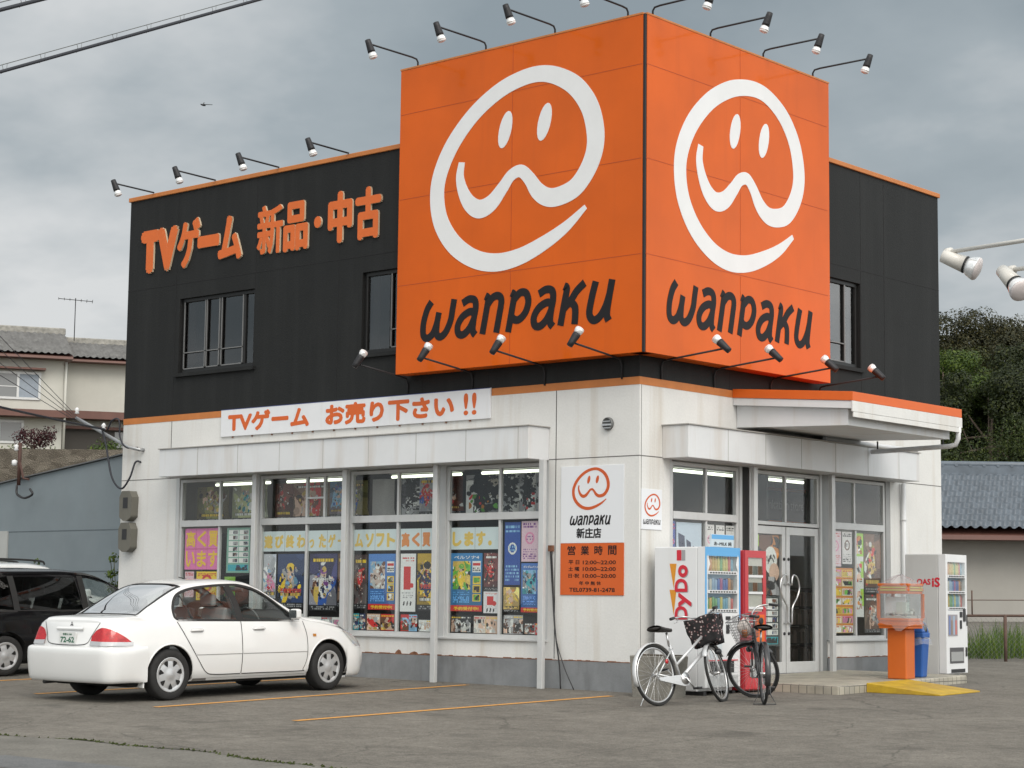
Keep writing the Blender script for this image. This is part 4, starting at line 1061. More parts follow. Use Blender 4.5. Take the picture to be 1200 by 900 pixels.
        A.rect(0, .4, 0, .2, LIM); A.blobs(.2, 1, .0, .5, [BLK, BLK, BRN, ORG], 40, .4); A.ell(.66, .42, .25, .3, WHT); A.blobs(.45, .9, .28, .55, [BLK, WHT], 24, .15); A.ell(.8, .62, .2, .2, SKIN); A.rect(.02, .26, .55, .86, WHT); A.rect(.1, .2, .6, .82, BLK); A.blobs(.4, 1, .7, 1, [GRY, BLK, BRN], 20, .3)
    elif kind == 'flag':
        for k in range(3):
            y = k / 3; A.rect(0, 1, y, y + .333, [LIM, WHT, WHT][k]); A.rect(.6, 1, y, y + .2, LIM); A.blobs(0, .8, y + .03, y + .25, [BLK, RED, WHT, SKIN, ORG], 22, .35); A.rect(0, 1, y + .28, y + .333, WHT)
    A.noise(0.12 if kind in ('art', 'promo', 'mag', 'door', 'flag', 'shelf') else 0.08)
    return A
PG = {"front": (Vector((0, 0.062, 0)), X, Z, M_print)}
YF = 0.064     # just behind the front panes (pane at 0.05)
XF = -0.064
def fp(x0, x1, z0, z1, kind, pal, bg, label, name="poster", cat="poster", y=YF, group="posters in the front windows", curl=0.0, mat=None):
    return paper(name, art_of(kind, x1 - x0, z1 - z0, pal, bg), label, cat, (x0, y, z0), X, Z, mat, group, curl)
def rp(y0, y1, z0, z1, kind, pal, bg, label, name="poster", cat="poster", x=XF, group="posters in the entrance windows", mat=None):
    return paper(name, art_of(kind, y1 - y0, z1 - z0, pal, bg), label, cat, (x, y0, z0), Y, Z, mat, group)

# front bay 1 (farthest)
p = fp(-9.02, -8.20, 1.55, 2.19, 'plain', [], (0.72, 0.18, 0.42), "hot pink notice with big yellow characters in the farthest front window", "notice", "notice", group=None)
m = MB()
for i, ch in enumerate("高く買"): text_into(m, ch, (0.03 + i * 0.27, -0.002, 0.35), X, Z, 0.22, 0.25, 0.001, 0.03)
for i, ch in enumerate("います"): text_into(m, ch, (0.03 + i * 0.27, -0.002, 0.04), X, Z, 0.22, 0.25, 0.001, 0.03)
m.build("lettering", pbr("print_yellow", (0.78, 0.50, 0.03), 0.5), p)
m = MB(); m.box(0, 0.82, -0.0012, -0.0004, 0.315, 0.325); m.box(0.265, 0.270, -0.0012, -0.0004, 0, 0.64); m.box(0.54, 0.545, -0.0012, -0.0004, 0, 0.64); m.build("paper_joint", pbr("print_red", (0.42, 0.06, 0.14), 0.5), p)
fp(-9.0, -8.78, 1.12, 1.52, 'text', [RED, PNK], (0.72, 0.5, 0.55), "small pale pink flyer below the pink notice")
fp(-8.72, -8.22, 1.08, 1.52, 'text', [RED, BLK, RED], (0.78, 0.55, 0.03), "yellow flyer with red circle below the pink notice")
fp(-8.02, -7.48, 1.50, 2.19, 'list', [BLK, DKB], (0.20, 0.38, 0.30), "pale price list with rows of small pictures on green")
fp(-8.05, -7.80, 1.15, 1.44, 'plain', [], (0.22, 0.42, 0.06), "small bright green sheet under the price list")
# banner strip over bays 2-4
M_bs = pbr("strip_white", (0.62, 0.70, 0.72), 0.5)
M_by = pbr("strip_yellow", (0.72, 0.50, 0.10), 0.5); M_bor = pbr("strip_orange", (0.68, 0.24, 0.06), 0.5)
for s, x0, x1, mt, lab in [("遊び終わ", -7.18, -6.22, M_by, "white paper strip with four yellow characters starting the window slogan"), ("ったゲー", -6.18, -5.38, M_by, "white paper strip with yellow characters beside the first bay's post"), ("ムソフト", -5.22, -4.36, M_by, "white paper strip with four angular yellow characters in the third bay"), ("高く買取", -4.28, -3.47, M_bor, "white paper strip with orange characters"), ("します。", -3.30, -2.42, M_by, "white paper strip with yellow characters ending in a full stop")]:
    t = thing("paper_strip", lab, "window strip", (x0, YF, 1.82), group="slogan strips across the front windows")
    m = MB(); m.box(0, x1 - x0, 0.0, 0.002, 0, 0.30); m.build("paper", M_bs, t)
    m = MB(); n = len(s); w = (x1 - x0) / n
    for i, ch in enumerate(s):
        cw, chh, dz = (0.78, 0.20, 0.045) if ch not in "っ。ー" else ((0.5, 0.13, 0.045) if ch == "っ" else ((0.3, 0.07, 0.05) if ch == "。" else (0.75, 0.03, 0.13)))
        text_into(m, ch, (i * w + w * 0.1, -0.0012, dz), X, Z, w * cw, chh, 0.0006, 0.055)
    m.build("lettering", mt, t)
    m = MB(); m.box((x1 - x0) / 2 - 0.002, (x1 - x0) / 2 + 0.002, -0.0008, 0.0, 0, 0.30); m.build("paper_joint", M_seam, t)
def band(p, w, s="予約受付中!", z=0.012, h=0.05):
    m = MB(); text_into(m, s, (w * 0.10, -0.0015, z), X, Z, w * 0.8, h, 0.0006, 0.05); m.build("lettering", pbr("print_yellow", (0.78, 0.50, 0.03), 0.5), p)
def band2(p, w, s, z, h=0.05, mt=None):
    m = MB(); text_into(m, s, (w * 0.10, -0.0015, z), X, Z, w * 0.8, h, 0.0006, 0.03); m.build("lettering", mt or pbr("print_white", (0.75, 0.75, 0.75), 0.5), p)
# bay 2
fp(-7.16, -6.88, 1.05, 1.78, 'art', [(0.6, 0.62, 0.7), PNK, WHT, SKY, RED], (0.55, 0.58, 0.66), "narrow pale pink and blue cartoon poster")
p = fp(-6.84, -6.26, 0.98, 1.78, 'art', [DKB, BLK, SKY, YEL, GRY, GLD], (0.03, 0.05, 0.12), "dark racing poster with yellow lower part"); band2(p, 0.58, "予約受付中!", 0.22, 0.075, pbr("print_red2", (0.6, 0.05, 0.04), 0.5))
p = fp(-6.14, -5.56, 0.95, 1.78, 'art', [DKB, BLU, PUR, WHT, GLD, BRN], (0.03, 0.03, 0.10), "dark blue and violet fantasy poster with white creature shapes"); band2(p, 0.58, "予約受付中!", 0.42, 0.06)
fp(-5.54, -5.38, 1.0, 1.78, 'art', [BRN, ORG, SKIN, BLK], (0.12, 0.06, 0.04), "narrow brown poster strip at the second bay's post")
fp(-6.14, -5.38, 0.69, 0.86, 'mag', [WHT, SKY, PNK, GRY], WHT, "row of pale magazines along the second bay's sill", "magazine_row", "magazines")
fp(-7.16, -6.26, 0.69, 0.90, 'mag', [RED, BLU, YEL, WHT], WHT, "row of bright magazines hidden low behind the white car", "magazine_row", "magazines")
# bay 3
fp(-5.20, -4.94, 0.98, 1.76, 'art', [BRN, BLK, SKIN, RED, GRY], (0.05, 0.03, 0.03), "narrow dark brown figure poster in the third bay")
p = fp(-4.91, -4.37, 0.98, 1.77, 'promo', [(0.5, 0.4, 0.35), BRN, WHT, SKY], (0.05, 0.16, 0.42), "blue game poster with red reservation band in the third bay"); band(p, 0.54)
fp(-4.27, -3.97, 0.96, 1.77, 'white', [RED], (0.72, 0.72, 0.72), "white poster with a red game console")
p = fp(-3.94, -3.47, 0.98, 1.77, 'art', [YEL, GLD, BLK, DKB, RED, YEL], (0.55, 0.36, 0.03), "yellow and black action poster in the third bay"); band2(p, 0.47, "予約受付中", 0.30, 0.07, pbr("print_red2", (0.6, 0.05, 0.04), 0.5))
fp(-5.20, -4.96, 0.69, 0.92, 'mag', [DKB, TEA, WHT, GRY], BLK, "dark teal photo magazines at the third bay's sill", "magazine_row", "magazines")
fp(-4.93, -4.37, 0.69, 0.92, 'mag', [BRN, RED, SKIN, GLD], BRN, "reddish magazine row at the third bay's sill", "magazine_row", "magazines")
fp(-4.25, -3.93, 0.69, 0.92, 'mag', [RED, BRN, SKY], RED, "red and brown magazine left of the white one", "magazine_row", "magazines")
fp(-3.90, -3.60, 0.69, 0.85, 'mag', [WHT, (0.6, 0.65, 0.7), WHT], WHT, "short white magazine next to the third bay's post", "magazine_row", "magazines")
# bay 4
p = fp(-3.30, -2.72, 0.98, 1.77, 'promo', [YEL, GLD, GRN, BLK], (0.03, 0.16, 0.36), "blue game poster with yellow picture box below the slogan's end"); band(p, 0.58); band2(p, 0.58, "ペルソナ4", 0.71, 0.045)
fp(-2.69, -2.42, 1.26, 1.77, 'art', [BRN, RED, BLK, SKIN], (0.10, 0.03, 0.03), "small dark red poster next to the blue one")
fp(-2.69, -2.42, 0.96, 1.25, 'white', [RED], (0.70, 0.68, 0.70), "small white flyer with a red box below the dark red poster")
fp(-2.32, -2.04, 1.34, 2.18, 'text', [SKY, WHT], (0.03, 0.08, 0.33), "tall deep blue poster at the top of the bay nearest the corner")
fp(-2.02, -1.73, 1.65, 2.19, 'text', [PUR, PNK, PNK], (0.70, 0.50, 0.58), "pink and white comic flyer beside the tall blue poster")
fp(-1.72, -1.60, 1.65, 2.19, 'text', [BLK, LIM], (0.50, 0.55, 0.12), "narrow lime and white flyer at the window's upper corner")
fp(-2.33, -2.05, 0.98, 1.31, 'art', [GLD, YEL, ORG, SKIN], (0.55, 0.38, 0.12), "gold poster below the tall blue poster")
p = fp(-2.02, -1.60, 0.98, 1.63, 'promo', [TEA, SKY, GRY, DKB], (0.05, 0.14, 0.40), "blue robot game poster at the window's lower corner"); band(p, 0.42, h=0.04); band2(p, 0.42, "ガンダムバトルユニ", 0.585, 0.032)
fp(-3.28, -2.92, 0.69, 0.92, 'mag', [WHT, GRY, BLK], WHT, "black and white magazine at the fourth bay's sill", "magazine_row", "magazines")
fp(-2.86, -2.42, 0.69, 0.92, 'mag', [(0.6, 0.55, 0.5), WHT, SKIN], GLD, "cream magazine row at the fourth bay's sill", "magazine_row", "magazines")
fp(-2.32, -1.98, 0.69, 0.94, 'mag', [WHT, GRY, BLK, BRN], GRY, "grey spiky collage magazine near the corner", "magazine_row", "magazines")
fp(-1.95, -1.60, 0.69, 0.84, 'mag', [RED, GRY, BLK], GRY, "red topped paper row nearest the corner post", "magazine_row", "magazines")
# hanging cloths behind the upper front panes
HG = "cloth posters hanging inside the upper front windows"
for x0, x1, z0, kind, pal, bg, lab in [
    (-9.1, -8.45, 2.30, 'art', [(0.25, 0.25, 0.08), BRN, GRY, GLD], (0.12, 0.12, 0.06), "olive and grey hanging cloth poster in the farthest upper window"),
    (-8.25, -7.55, 2.30, 'art', [(0.45, 0.48, 0.25), WHT, GRY, TEA], (0.35, 0.38, 0.22), "pale green hanging cloth poster with curled lower edge"),
    (-7.25, -6.95, 2.30, 'art', [BRN, RED, BLK], (0.10, 0.04, 0.03), "narrow dark red hanging cloth poster"),
    (-6.85, -6.10, 2.30, 'art', [BRN, GLD, RED, SKIN], (0.16, 0.10, 0.06), "brown battle scene hanging cloth poster in the second upper window"),
    (-6.05, -5.75, 2.32, 'art', [SKY, BLU, TEA, ORG], (0.06, 0.18, 0.30), "small blue and orange cloth poster behind the little vent sash"),
    (-5.70, -5.35, 2.30, 'art', [(0.4, 0.45, 0.05), BLU, BRN], (0.2, 0.2, 0.08), "lime edged cloth poster at the second post"),
    (-5.15, -4.80, 2.26, 'plain', [], (0.34, 0.33, 0.32), "plain grey board with black top in the third upper window"),
    (-4.55, -4.25, 2.32, 'ink', [WHT, GRY], (0.06, 0.06, 0.07), "black cloth poster with pale lettering column"),
    (-4.20, -3.90, 2.32, 'art', [WHT, BLU, RED, GLD], (0.2, 0.2, 0.22), "colourful cloth poster with curled corner in the third upper window"),
    (-3.85, -3.45, 2.32, 'art', [RED, BRN, BLK], (0.12, 0.03, 0.02), "dark red cloth poster next to the third post"),
    (-3.30, -2.72, 2.32, 'ink', [ORG, RED, GRN], (0.40, 0.36, 0.30), "orange and black brush painted cloth poster"),
    (-2.70, -2.38, 2.32, 'ink', [GRY], (0.62, 0.62, 0.60), "white cloth poster with black ink splashes"),
    (-2.32, -2.06, 2.32, 'ink', [RED, RED, BLK], (0.60, 0.58, 0.55), "white cloth poster with red vertical marks and curled edge"),
    (-2.02, -1.58, 2.32, 'ink', [RED, WHT], (0.45, 0.47, 0.46), "pale tree silhouette cloth poster nearest the corner")]:
    fp(x0, x1, z0, 2.86, kind, pal, bg, lab, "cloth_poster", "cloth poster", y=0.35, group=HG, curl=0.10, mat=M_printcloth)
# dark board added behind the posters so that the panes read dark between them
bb = thing("darkening_board", "added dark board behind the front window posters, keeping the panes dark", "board", (-5.3, 0.50, 0.17))
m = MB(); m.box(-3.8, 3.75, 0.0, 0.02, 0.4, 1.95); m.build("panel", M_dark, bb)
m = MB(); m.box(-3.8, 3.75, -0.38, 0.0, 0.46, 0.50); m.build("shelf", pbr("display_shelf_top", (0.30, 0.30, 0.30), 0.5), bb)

# entrance side
rp(0.76, 0.86, 1.55, 2.19, 'text', [RED, PNK], (0.05, 0.08, 0.30), "narrow dark blue flyer at the jamb above the drinks machine")
p = rp(0.88, 1.44, 1.50, 2.18, 'plain', [], (0.48, 0.56, 0.66), "pale blue poster with three dark handheld devices")
m = MB()
for k, (a, b) in enumerate([(0.14, 0.14), (0.30, 0.10), (0.44, 0.09)]):
    m.prism([(a - b / 2, 0.12), (a + b / 2, 0.08), (a + b / 2 - 0.03, 0.50 - 0.08 * k), (a - b / 2 - 0.03, 0.54 - 0.08 * k)], (0.0005, 0, 0), Y, Z, 0.001)
m.build("device_print", pbr("print_navy", (0.02, 0.03, 0.08), 0.4), p)
for k, (a, lab) in enumerate([(1.53, "white notice with pink circle above the drinks machine, nearest the pale blue poster"), (1.77, "white notice with pink circle above the drinks machine, the middle one"), (2.0, "white notice with pink circle above the drinks machine, nearest the doors")]):
    rp(a, a + 0.20, 1.70, 2.17, 'text', [BLK, PNK], (0.68, 0.66, 0.66), lab)
rp(2.66, 3.29, 1.25, 2.08, 'door', [], BLK, "black white and green cartoon poster filling the top of the entrance door")
rp(2.66, 3.29, 0.55, 1.24, 'list', [BLK], (0.05, 0.06, 0.06), "dark notice with white price rows low on the entrance door")
p = rp(4.64, 4.92, 1.68, 2.19, 'text', [RED, PUR, PNK], (0.70, 0.55, 0.60), "pink manga style flyer in the window past the doors")
rp(4.95, 5.22, 1.72, 2.19, 'text', [BLK, RED, BRN], (0.70, 0.66, 0.66), "white flyer with dark round seal in the window past the doors")
rp(4.62, 5.24, 0.72, 1.66, 'shelf', [WHT, GRN, PNK, BLK, SKIN, YEL], (0.5, 0.35, 0.12), "grid of orange trimmed price cards in the window past the doors")
rp(5.32, 5.54, 0.95, 2.18, 'flag', [], WHT, "tall green and white cartoon flyer strip by the window bar")
rp(5.56, 6.04, 1.30, 2.18, 'art', [BRN, RED, SKIN, WHT, GLD, BLK], (0.16, 0.08, 0.05), "brown crowd collage poster nearest the drainpipe")
rp(5.56, 6.04, 0.72, 1.28, 'art', [BRN, WHT, GRY, SKIN, RED], (0.10, 0.07, 0.05), "pale crowd collage poster under the brown one")
# ------------------------------------------------------------------ drinks machines
M_vw = pbr("machine_white", (0.72, 0.73, 0.74), 0.35, var=0.02, coat=0.3, streak=0.12, streakcol=(0.45, 0.42, 0.36))
M_vgrey = pbr("machine_grey", (0.52, 0.525, 0.52), 0.45, var=0.05, vscale=1.5, streak=0.2, streakcol=(0.4, 0.38, 0.35))
M_vblue = pbr("machine_blue", (0.10, 0.36, 0.68), 0.4, coat=0.2)
M_vcase = pbr("display_back", (0.30, 0.40, 0.50), 0.6, emit=0.12)
M_acr = glass("clear_acrylic", (0.95, 0.97, 0.97), 0.0, refl=0.8)
M_vred = pbr("machine_red", (0.48, 0.035, 0.045), 0.4, coat=0.3, var=0.06)
M_blk = pbr("black_plastic", (0.02, 0.02, 0.022), 0.4)
M_btn = pbr("button_strip", (0.66, 0.67, 0.68), 0.4)
M_lred = pbr("letter_red", (0.58, 0.02, 0.04), 0.4)
M_lor = pbr("wedge_orange", (0.66, 0.27, 0.02), 0.4)
M_lshadow = pbr("letter_shadow", (0.33, 0.33, 0.34), 0.5)
DRINK = [(0.62, 0.38, 0.03), (0.60, 0.05, 0.04), (0.03, 0.12, 0.45), (0.10, 0.35, 0.10), (0.65, 0.62, 0.55), (0.20, 0.10, 0.05), (0.62, 0.52, 0.08), (0.30, 0.45, 0.65), (0.65, 0.25, 0.04), (0.10, 0.35, 0.50), (0.45, 0.08, 0.25)]
DM = [pbr("drink_label_%s" % n, tuple(0.62 * q + 0.13 for q in c), 0.3) for n, c in zip(["amber", "red", "blue", "green", "cream", "coffee", "yellow", "sky", "orange", "teal", "berry"], DRINK)]
_bt = {}
def bottle(kind, ci, parent, loc, h):
    key = (kind, ci, round(h, 3))
    if key not in _bt:
        m = MB()
        if kind == 'drink_bottle': m.lathe([(0.026, 0), (0.027, 0.05), (0.024, 0.09), (0.027, 0.13), (0.022, 0.16), (0.011, 0.185), (0.011, 0.2)], n=10); m.lathe([(0.012, 0.2), (0.012, 0.215), (0, 0.215)], n=10, mi=1)
        else: m.lathe([(0.022, 0), (0.0265, 0.006), (0.0265, 0.105), (0.022, 0.115)], n=10); m.lathe([(0.022, 0.1151), (0.0, 0.1152)], n=10, mi=1)
        s = h / (0.215 if kind == 'drink_bottle' else 0.115)
        m.v = [(x, y, z * s) for x, y, z in m.v]
        o = m.build(kind, [DM[ci], M_logo], parent, loc); _bt[key] = o.data; return o
    o = bpy.data.objects.new(kind, _bt[key]); COL.objects.link(o); o.parent = parent; o.location = loc; return o
def machine(name, label, loc, rz, W, D, H, side, face, blue=True):
    """front faces +x in local space, width along y"""
    t = thing(name, label, "vending machine", loc, (0, 0, rz))
    m = MB(); m.box(-D, -0.12, 0, W, 0.05, H)
    m.build("cabinet", side, t, bev=0.012)
    # door with display recess
    z0, z1 = H * 0.555, H - 0.11
    ya, yb = 0.06, W - 0.06
    m = MB()
    m.box(-0.115, 0, 0, ya, 0.10, H); m.box(-0.115, 0, yb, W, 0.10, H); m.box(-0.115, 0, ya, yb, z1, H); m.box(-0.115, 0, ya, yb, 0.10, z0)
    d = m.build("door", face, t, bev=0.004, seg=1)
    m = MB(); m.box(-0.117, -0.105, ya, yb, z0, z1); m.build("display_case", M_vcase, t)
    for y in (0.04, W - 0.1):
        m = MB(); m.box(-D + 0.05, -0.05, y, y + 0.06, -0.02, 0.05); m.build("foot", M_blk, t)
    rows = 3
    for r in range(rows):
        zz = z0 + 0.02 + (z1 - z0) * r / rows
        m = MB(); m.box(-0.10, 0.004, ya + 0.002, yb - 0.002, zz - 0.012, zz + 0.028); s = m.build("shelf", M_btn, t)
        k = 0
        m = MB()
        for i in range(10):
            yy = ya + 0.03 + (yb - ya - 0.06) * (i + 0.5) / 10
            m.box(0.0042, 0.007, yy - 0.017, yy + 0.017, zz - 0.002, zz + 0.016)
        m.build("buttons", M_blk, s)
        kind = 'drink_bottle' if r == 2 or (r == 0 and not blue) else 'drink_can'
        n = 10
        for i in range(n):
            yy = ya + 0.03 + (yb - ya - 0.06) * (i + 0.5) / n
            ci = (r * 4 + (i // 2) * 3 + (3 if i % 4 == 0 else 0)) % len(DM)
            hh = (0.19 if kind == 'drink_bottle' else 0.13) + 0.01 * ((i * 7) % 3)
            bottle(kind, ci, t, (-0.055, yy, zz + 0.029), hh)
    m = MB(); m.box(-0.004, 0.0, ya, yb, z0 + 0.06, z1); m.build("display_window", M_acr, t)
    return t, d, (ya, yb, z0, z1)
# the machine at the corner
dl = (0.95, 0.10)
t, d, (ya, yb, z0, z1) = machine("drinks_machine", "white drinks machine with red sideways lettering and blue display surround by the corner", (dl[0], dl[1], ground_z(*dl)), 0.0, 0.76, 0.78, 1.83, M_vw, M_vw)
m = MB(); m.box(-0.118, -0.1145, 0.002, 0.0, 0.1, 1.8) 
m = MB(); m.prism([(0.0, 0.95), (0.034, 0.95), (0.034, 1.83), (0.0, 1.83)], (0.001, 0, 0), Y, Z, 0.003); m.prism([(0.735, 0.95), (0.76, 0.95), (0.76, 1.83), (0.735, 1.83)], (0.001, 0, 0), Y, Z, 0.003); m.prism([(0.034, z1 + 0.0), (0.735, z1 + 0.0), (0.735, 1.83), (0.034, 1.83)], (0.001, 0, 0), Y, Z, 0.003)
m.build("display_surround", M_vblue, t)
m = MB(); m.prism([(0.10, z1 - 0.10), (0.055, z1 + 0.02), (0.055, z1 - 0.2)], (0.002, 0, 0), Y, Z, 0.004); m.prism([(0.66, z1 - 0.10), (0.705, z1 + 0.02), (0.705, z1 - 0.2)][::-1], (0.002, 0, 0), Y, Z, 0.004); m.build("corner_trim", M_vw, t)
m = MB(); m.box(-0.03, 0.0, 0.14, 0.62, 1.832, 1.99); b = m.build("top_sign", pbr("topper", (0.55, 0.64, 0.70), 0.5), t, bev=0.003)
m = MB(); m.box(0.0005, 0.0015, 0.14, 0.62, 1.93, 1.985); m.build("sign_band", M_vblue, b)
text("あ~MILK 純", M_ink, b, (0.0005, 0.19, 1.85), Y, Z, 0.38, 0.05, 0.001, 0.02)
m = MB(); m.box(0.0005, 0.005, 0.06, 0.36, 0.70, 1.01); pic = m.build("picture_panel", pbr("picture_blue", (0.10, 0.33, 0.55), 0.4), t)
m = MB()
m.prism([(0.10, 0.76), (0.17, 0.76), (0.17, 0.95), (0.10, 0.95)], (0.0055, 0, 0), Y, Z, 0.002); m.build("can_print", pbr("print_can_blue", (0.12, 0.30, 0.60), 0.4), pic)
m = MB(); m.prism([(0.20, 0.74), (0.30, 0.74), (0.30, 0.97), (0.20, 0.97)], (0.0055, 0, 0), Y, Z, 0.002); m.build("can_print", pbr("print_can_brown", (0.35, 0.16, 0.07), 0.4), pic)
m = MB(); m.box(0.0005, 0.004, 0.10, 0.36, 0.42, 0.69); m.build("poster_panel", pbr("panel_pale", (0.60, 0.65, 0.68), 0.4), t)
for nm, a in [("bill_slot", (0.44, 0.54, 0.93, 0.975)), ("coin_panel", (0.58, 0.68, 0.90, 0.98)), ("coin_slot", (0.71, 0.735, 0.86, 0.97)), ("return_slot", (0.45, 0.52, 0.76, 0.87))]:
    m = MB(); m.box(0.0005, 0.008, a[0], a[1], a[2], a[3]); m.build(nm, M_blk if nm != "coin_panel" else M_steel, t, bev=0.003)
m = MB(); m.box(0.0005, 0.006, 0.10, 0.62, 0.28, 0.42); ch = m.build("delivery_flap", pbr("flap_dark", (0.03, 0.033, 0.036), 0.25), t, bev=0.004)
m = MB(); m.box(0.0005, 0.008, 0.05, 0.70, 0.425, 0.438); m.build("flap_trim", M_lred, t)
m = MB(); m.box(0.0005, 0.003, 0.06, 0.71, 0.11, 0.25); m.build("vent_grille", pbr("grille_grey", (0.45, 0.46, 0.46), 0.5), t)
# sideways lettering on the side that faces the camera (plane y = 0, reading upwards)
U, V = Z, -X          # writing direction up, letter tops towards the back of the machine
def side_text(s, z, w, x, h, dep, mat, nm):
    m = MB(); text_into(m, s, (x, -0.001, z), U, V, w, h, dep, 0.035); return m.build(nm, mat, t)
for off, dep, mat, nm in ((0.012, 0.0012, M_lshadow, "letter_shadow"), (0.0, 0.003, M_lred, "lettering")):
    for chx, z, w, h, xb in (("D", 0.93, 0.165, 0.195, -0.265), ("y", 1.085, 0.175, 0.20, -0.205), ("D", 1.27, 0.165, 0.195, -0.265), ("o", 1.45, 0.155, 0.15, -0.260)):
        side_text(chx, z - off * 0.6, w, xb + off, h, dep, mat, nm)
m = MB()
for zz in (0.985, 1.31): m.prism([(zz, 0.0), (zz + 0.31, -0.04), (zz + 0.31, 0.065)], (-0.475, -0.001, 0), Z, -X, 0.002)
m.build("orange_wedge", M_lor, t)
m = MB(); m.box(-0.43, -0.36, -0.003, -0.001, 1.66, 1.79); m.build("red_mark", M_lred, t)
m = MB(); m.box(-0.355, -0.30, -0.003, -0.001, 1.66, 1.79); m.build("grey_mark", M_lshadow, t)
# second machine past the entrance
ol = (1.62, 4.93)
t, d, (ya, yb, z0, z1) = machine("drinks_machine", "white drinks machine with grey side and small red lettering past the entrance", (ol[0], ol[1], ground_z(*ol)), R(4), 0.70, 0.62, 1.76, M_vgrey, M_vw, blue=False)
text("OAS", M_lred, t, (-0.44, -0.001, 1.33), X, Z, 0.21, 0.085, 0.002, 0.03)
text("iS", M_lred, t, (-0.21, -0.001, 1.30), X, Z, 0.12, 0.135, 0.002, 0.03)
m = MB(); m.box(0.0005, 0.005, 0.05, 0.36, 0.62, 0.92); pic = m.build("picture_panel", pbr("picture_cans", (0.30, 0.28, 0.30), 0.4), t)
for k in range(4):
    m = MB(); m.prism([(0.07 + k * 0.07, 0.64), (0.12 + k * 0.07, 0.64), (0.12 + k * 0.07, 0.90 - 0.06 * (k % 2)), (0.07 + k * 0.07, 0.90 - 0.06 * (k % 2))], (0.0055, 0, 0), Y, Z, 0.002); m.build("can_print", [DM[2], DM[5], DM[7], DM[1]][k], pic)
for nm, a in [("bill_slot", (0.44, 0.52, 0.88, 0.96)), ("coin_slot", (0.55, 0.63, 0.82, 1.0)), ("coin_panel", (0.44, 0.50, 0.72, 0.84)), ("card_slot", (0.66, 0.685, 0.76, 0.92)), ("return_slot", (0.62, 0.67, 0.33, 0.46))]:
    m = MB(); m.box(0.0005, 0.012, a[0], a[1], a[2], a[3]); m.build(nm, M_blk, t, bev=0.006)
m = MB(); m.box(0.0005, 0.006, 0.10, 0.56, 0.24, 0.46); f = m.build("delivery_flap", pbr("flap_frame", (0.08, 0.08, 0.085), 0.3), t, bev=0.004)
m = MB(); m.box(0.0065, 0.010, 0.13, 0.53, 0.27, 0.40); m.build("flap_window", pbr("flap_pane", (0.33, 0.34, 0.34), 0.2), f)
m = MB(); m.box(0.0005, 0.004, 0.14, 0.60, 0.11, 0.16); m.build("vent_grille", M_blk, t)

# slim red capsule machine
rl = (1.00, 0.90)
t = thing("capsule_machine", "slim red vending cabinet squeezed between the drinks machine and entrance step", "vending machine", (rl[0], rl[1], ground_z(*rl)))
H = 1.79; W = 0.47
m = MB()
m.box(-0.45, -0.02, 0, W, 0.03, H); m.build("cabinet", M_vred, t, bev=0.012)
m = MB(); m.box(-0.018, 0.0, 0, 0.07, 0.05, H); m.box(-0.018, 0, W - 0.07, W, 0.05, H); m.box(-0.018, 0, 0.07, W - 0.07, 1.70, H); m.box(-0.018, 0, 0.07, W - 0.07, 0.05, 1.02)
m.build("door", M_vred, t)
m = MB(); m.box(-0.0195, -0.016, 0.07, W - 0.07, 1.02, 1.70); m.build("display_case", pbr("display_cream", (0.50, 0.47, 0.42), 0.6), t)
for k, zz in enumerate((1.05, 1.24, 1.45)):
    m = MB(); m.box(-0.016, 0.004, 0.075, W - 0.075, zz, zz + 0.03); m.build("shelf", M_btn, t)
    if k:
        for j in range(3):
            m = MB(); m.obox((-0.006, 0.12 + j * 0.11, zz + 0.09), (0.012, 0.085, 0.11)); m.build("product_box", [pbr("toy_box_brown", (0.22, 0.12, 0.07), 0.5), pbr("toy_box_grey", (0.22, 0.24, 0.22), 0.5)][(k + j) % 2], t)
m = MB(); m.box(-0.003, 0.0, 0.07, W - 0.07, 1.08, 1.70); m.build("display_window", M_acr, t)
m = MB(); m.box(0.0005, 0.012, 0.22, 0.42, 0.50, 0.98); b = m.build("orange_panel", M_orange, t, bev=0.005)
m = MB(); m.lathe([(0.045, 0), (0.045, 0.01), (0.03, 0.012), (0, 0.012)], (0.013, 0.33, 0.90), X, 16); m.build("knob", M_blk, b)
m = MB(); m.box(0.0005, 0.008, 0.06, 0.19, 0.86, 0.875); m.build("coin_plate", M_btn, t)
m = MB(); m.box(0.0005, 0.006, 0.10, 0.15, 0.72, 0.80); m.build("coin_slot", M_blk, t, bev=0.004)
m = MB(); m.box(0.0005, 0.010, 0.10, 0.38, 0.20, 0.42); m.build("delivery_flap", pbr("flap_pane", (0.33, 0.34, 0.34), 0.2), t, bev=0.004)
# toy dispenser on its orange column
tx, ty = 1.78, 3.40
t = thing("toy_dispenser", "orange toy dispenser with clear sides on an orange column, draped with clear plastic", "toy machine", (tx, ty, step_top(tx, ty)), (0, 0, R(4)))
M_toy = pbr("toy_orange", (0.55, 0.12, 0.012), 0.45, var=0.06, coat=0.2)
m = MB(); m.box(-0.135, 0.135, -0.135, 0.135, 0, 0.66); m.build("column", M_toy, t, bev=0.012)
a = 0.215
m = MB()
for k in range(4): m.box(-a - 0.01 * (k % 2), a + 0.01 * (k % 2), -a - 0.01 * (k % 2), a + 0.01 * (k % 2), 0.662 + k * 0.034, 0.662 + k * 0.034 + 0.0335)
m.build("base", M_toy, t, bev=0.006)
m = MB()
for k in range(4): m.box(-a - 0.01 * (k % 2), a + 0.01 * (k % 2), -a - 0.01 * (k % 2), a + 0.01 * (k % 2), 1.12 + k * 0.034, 1.12 + k * 0.034 + 0.0335)
top = m.build("lid", M_toy, t, bev=0.006)
m = MB()
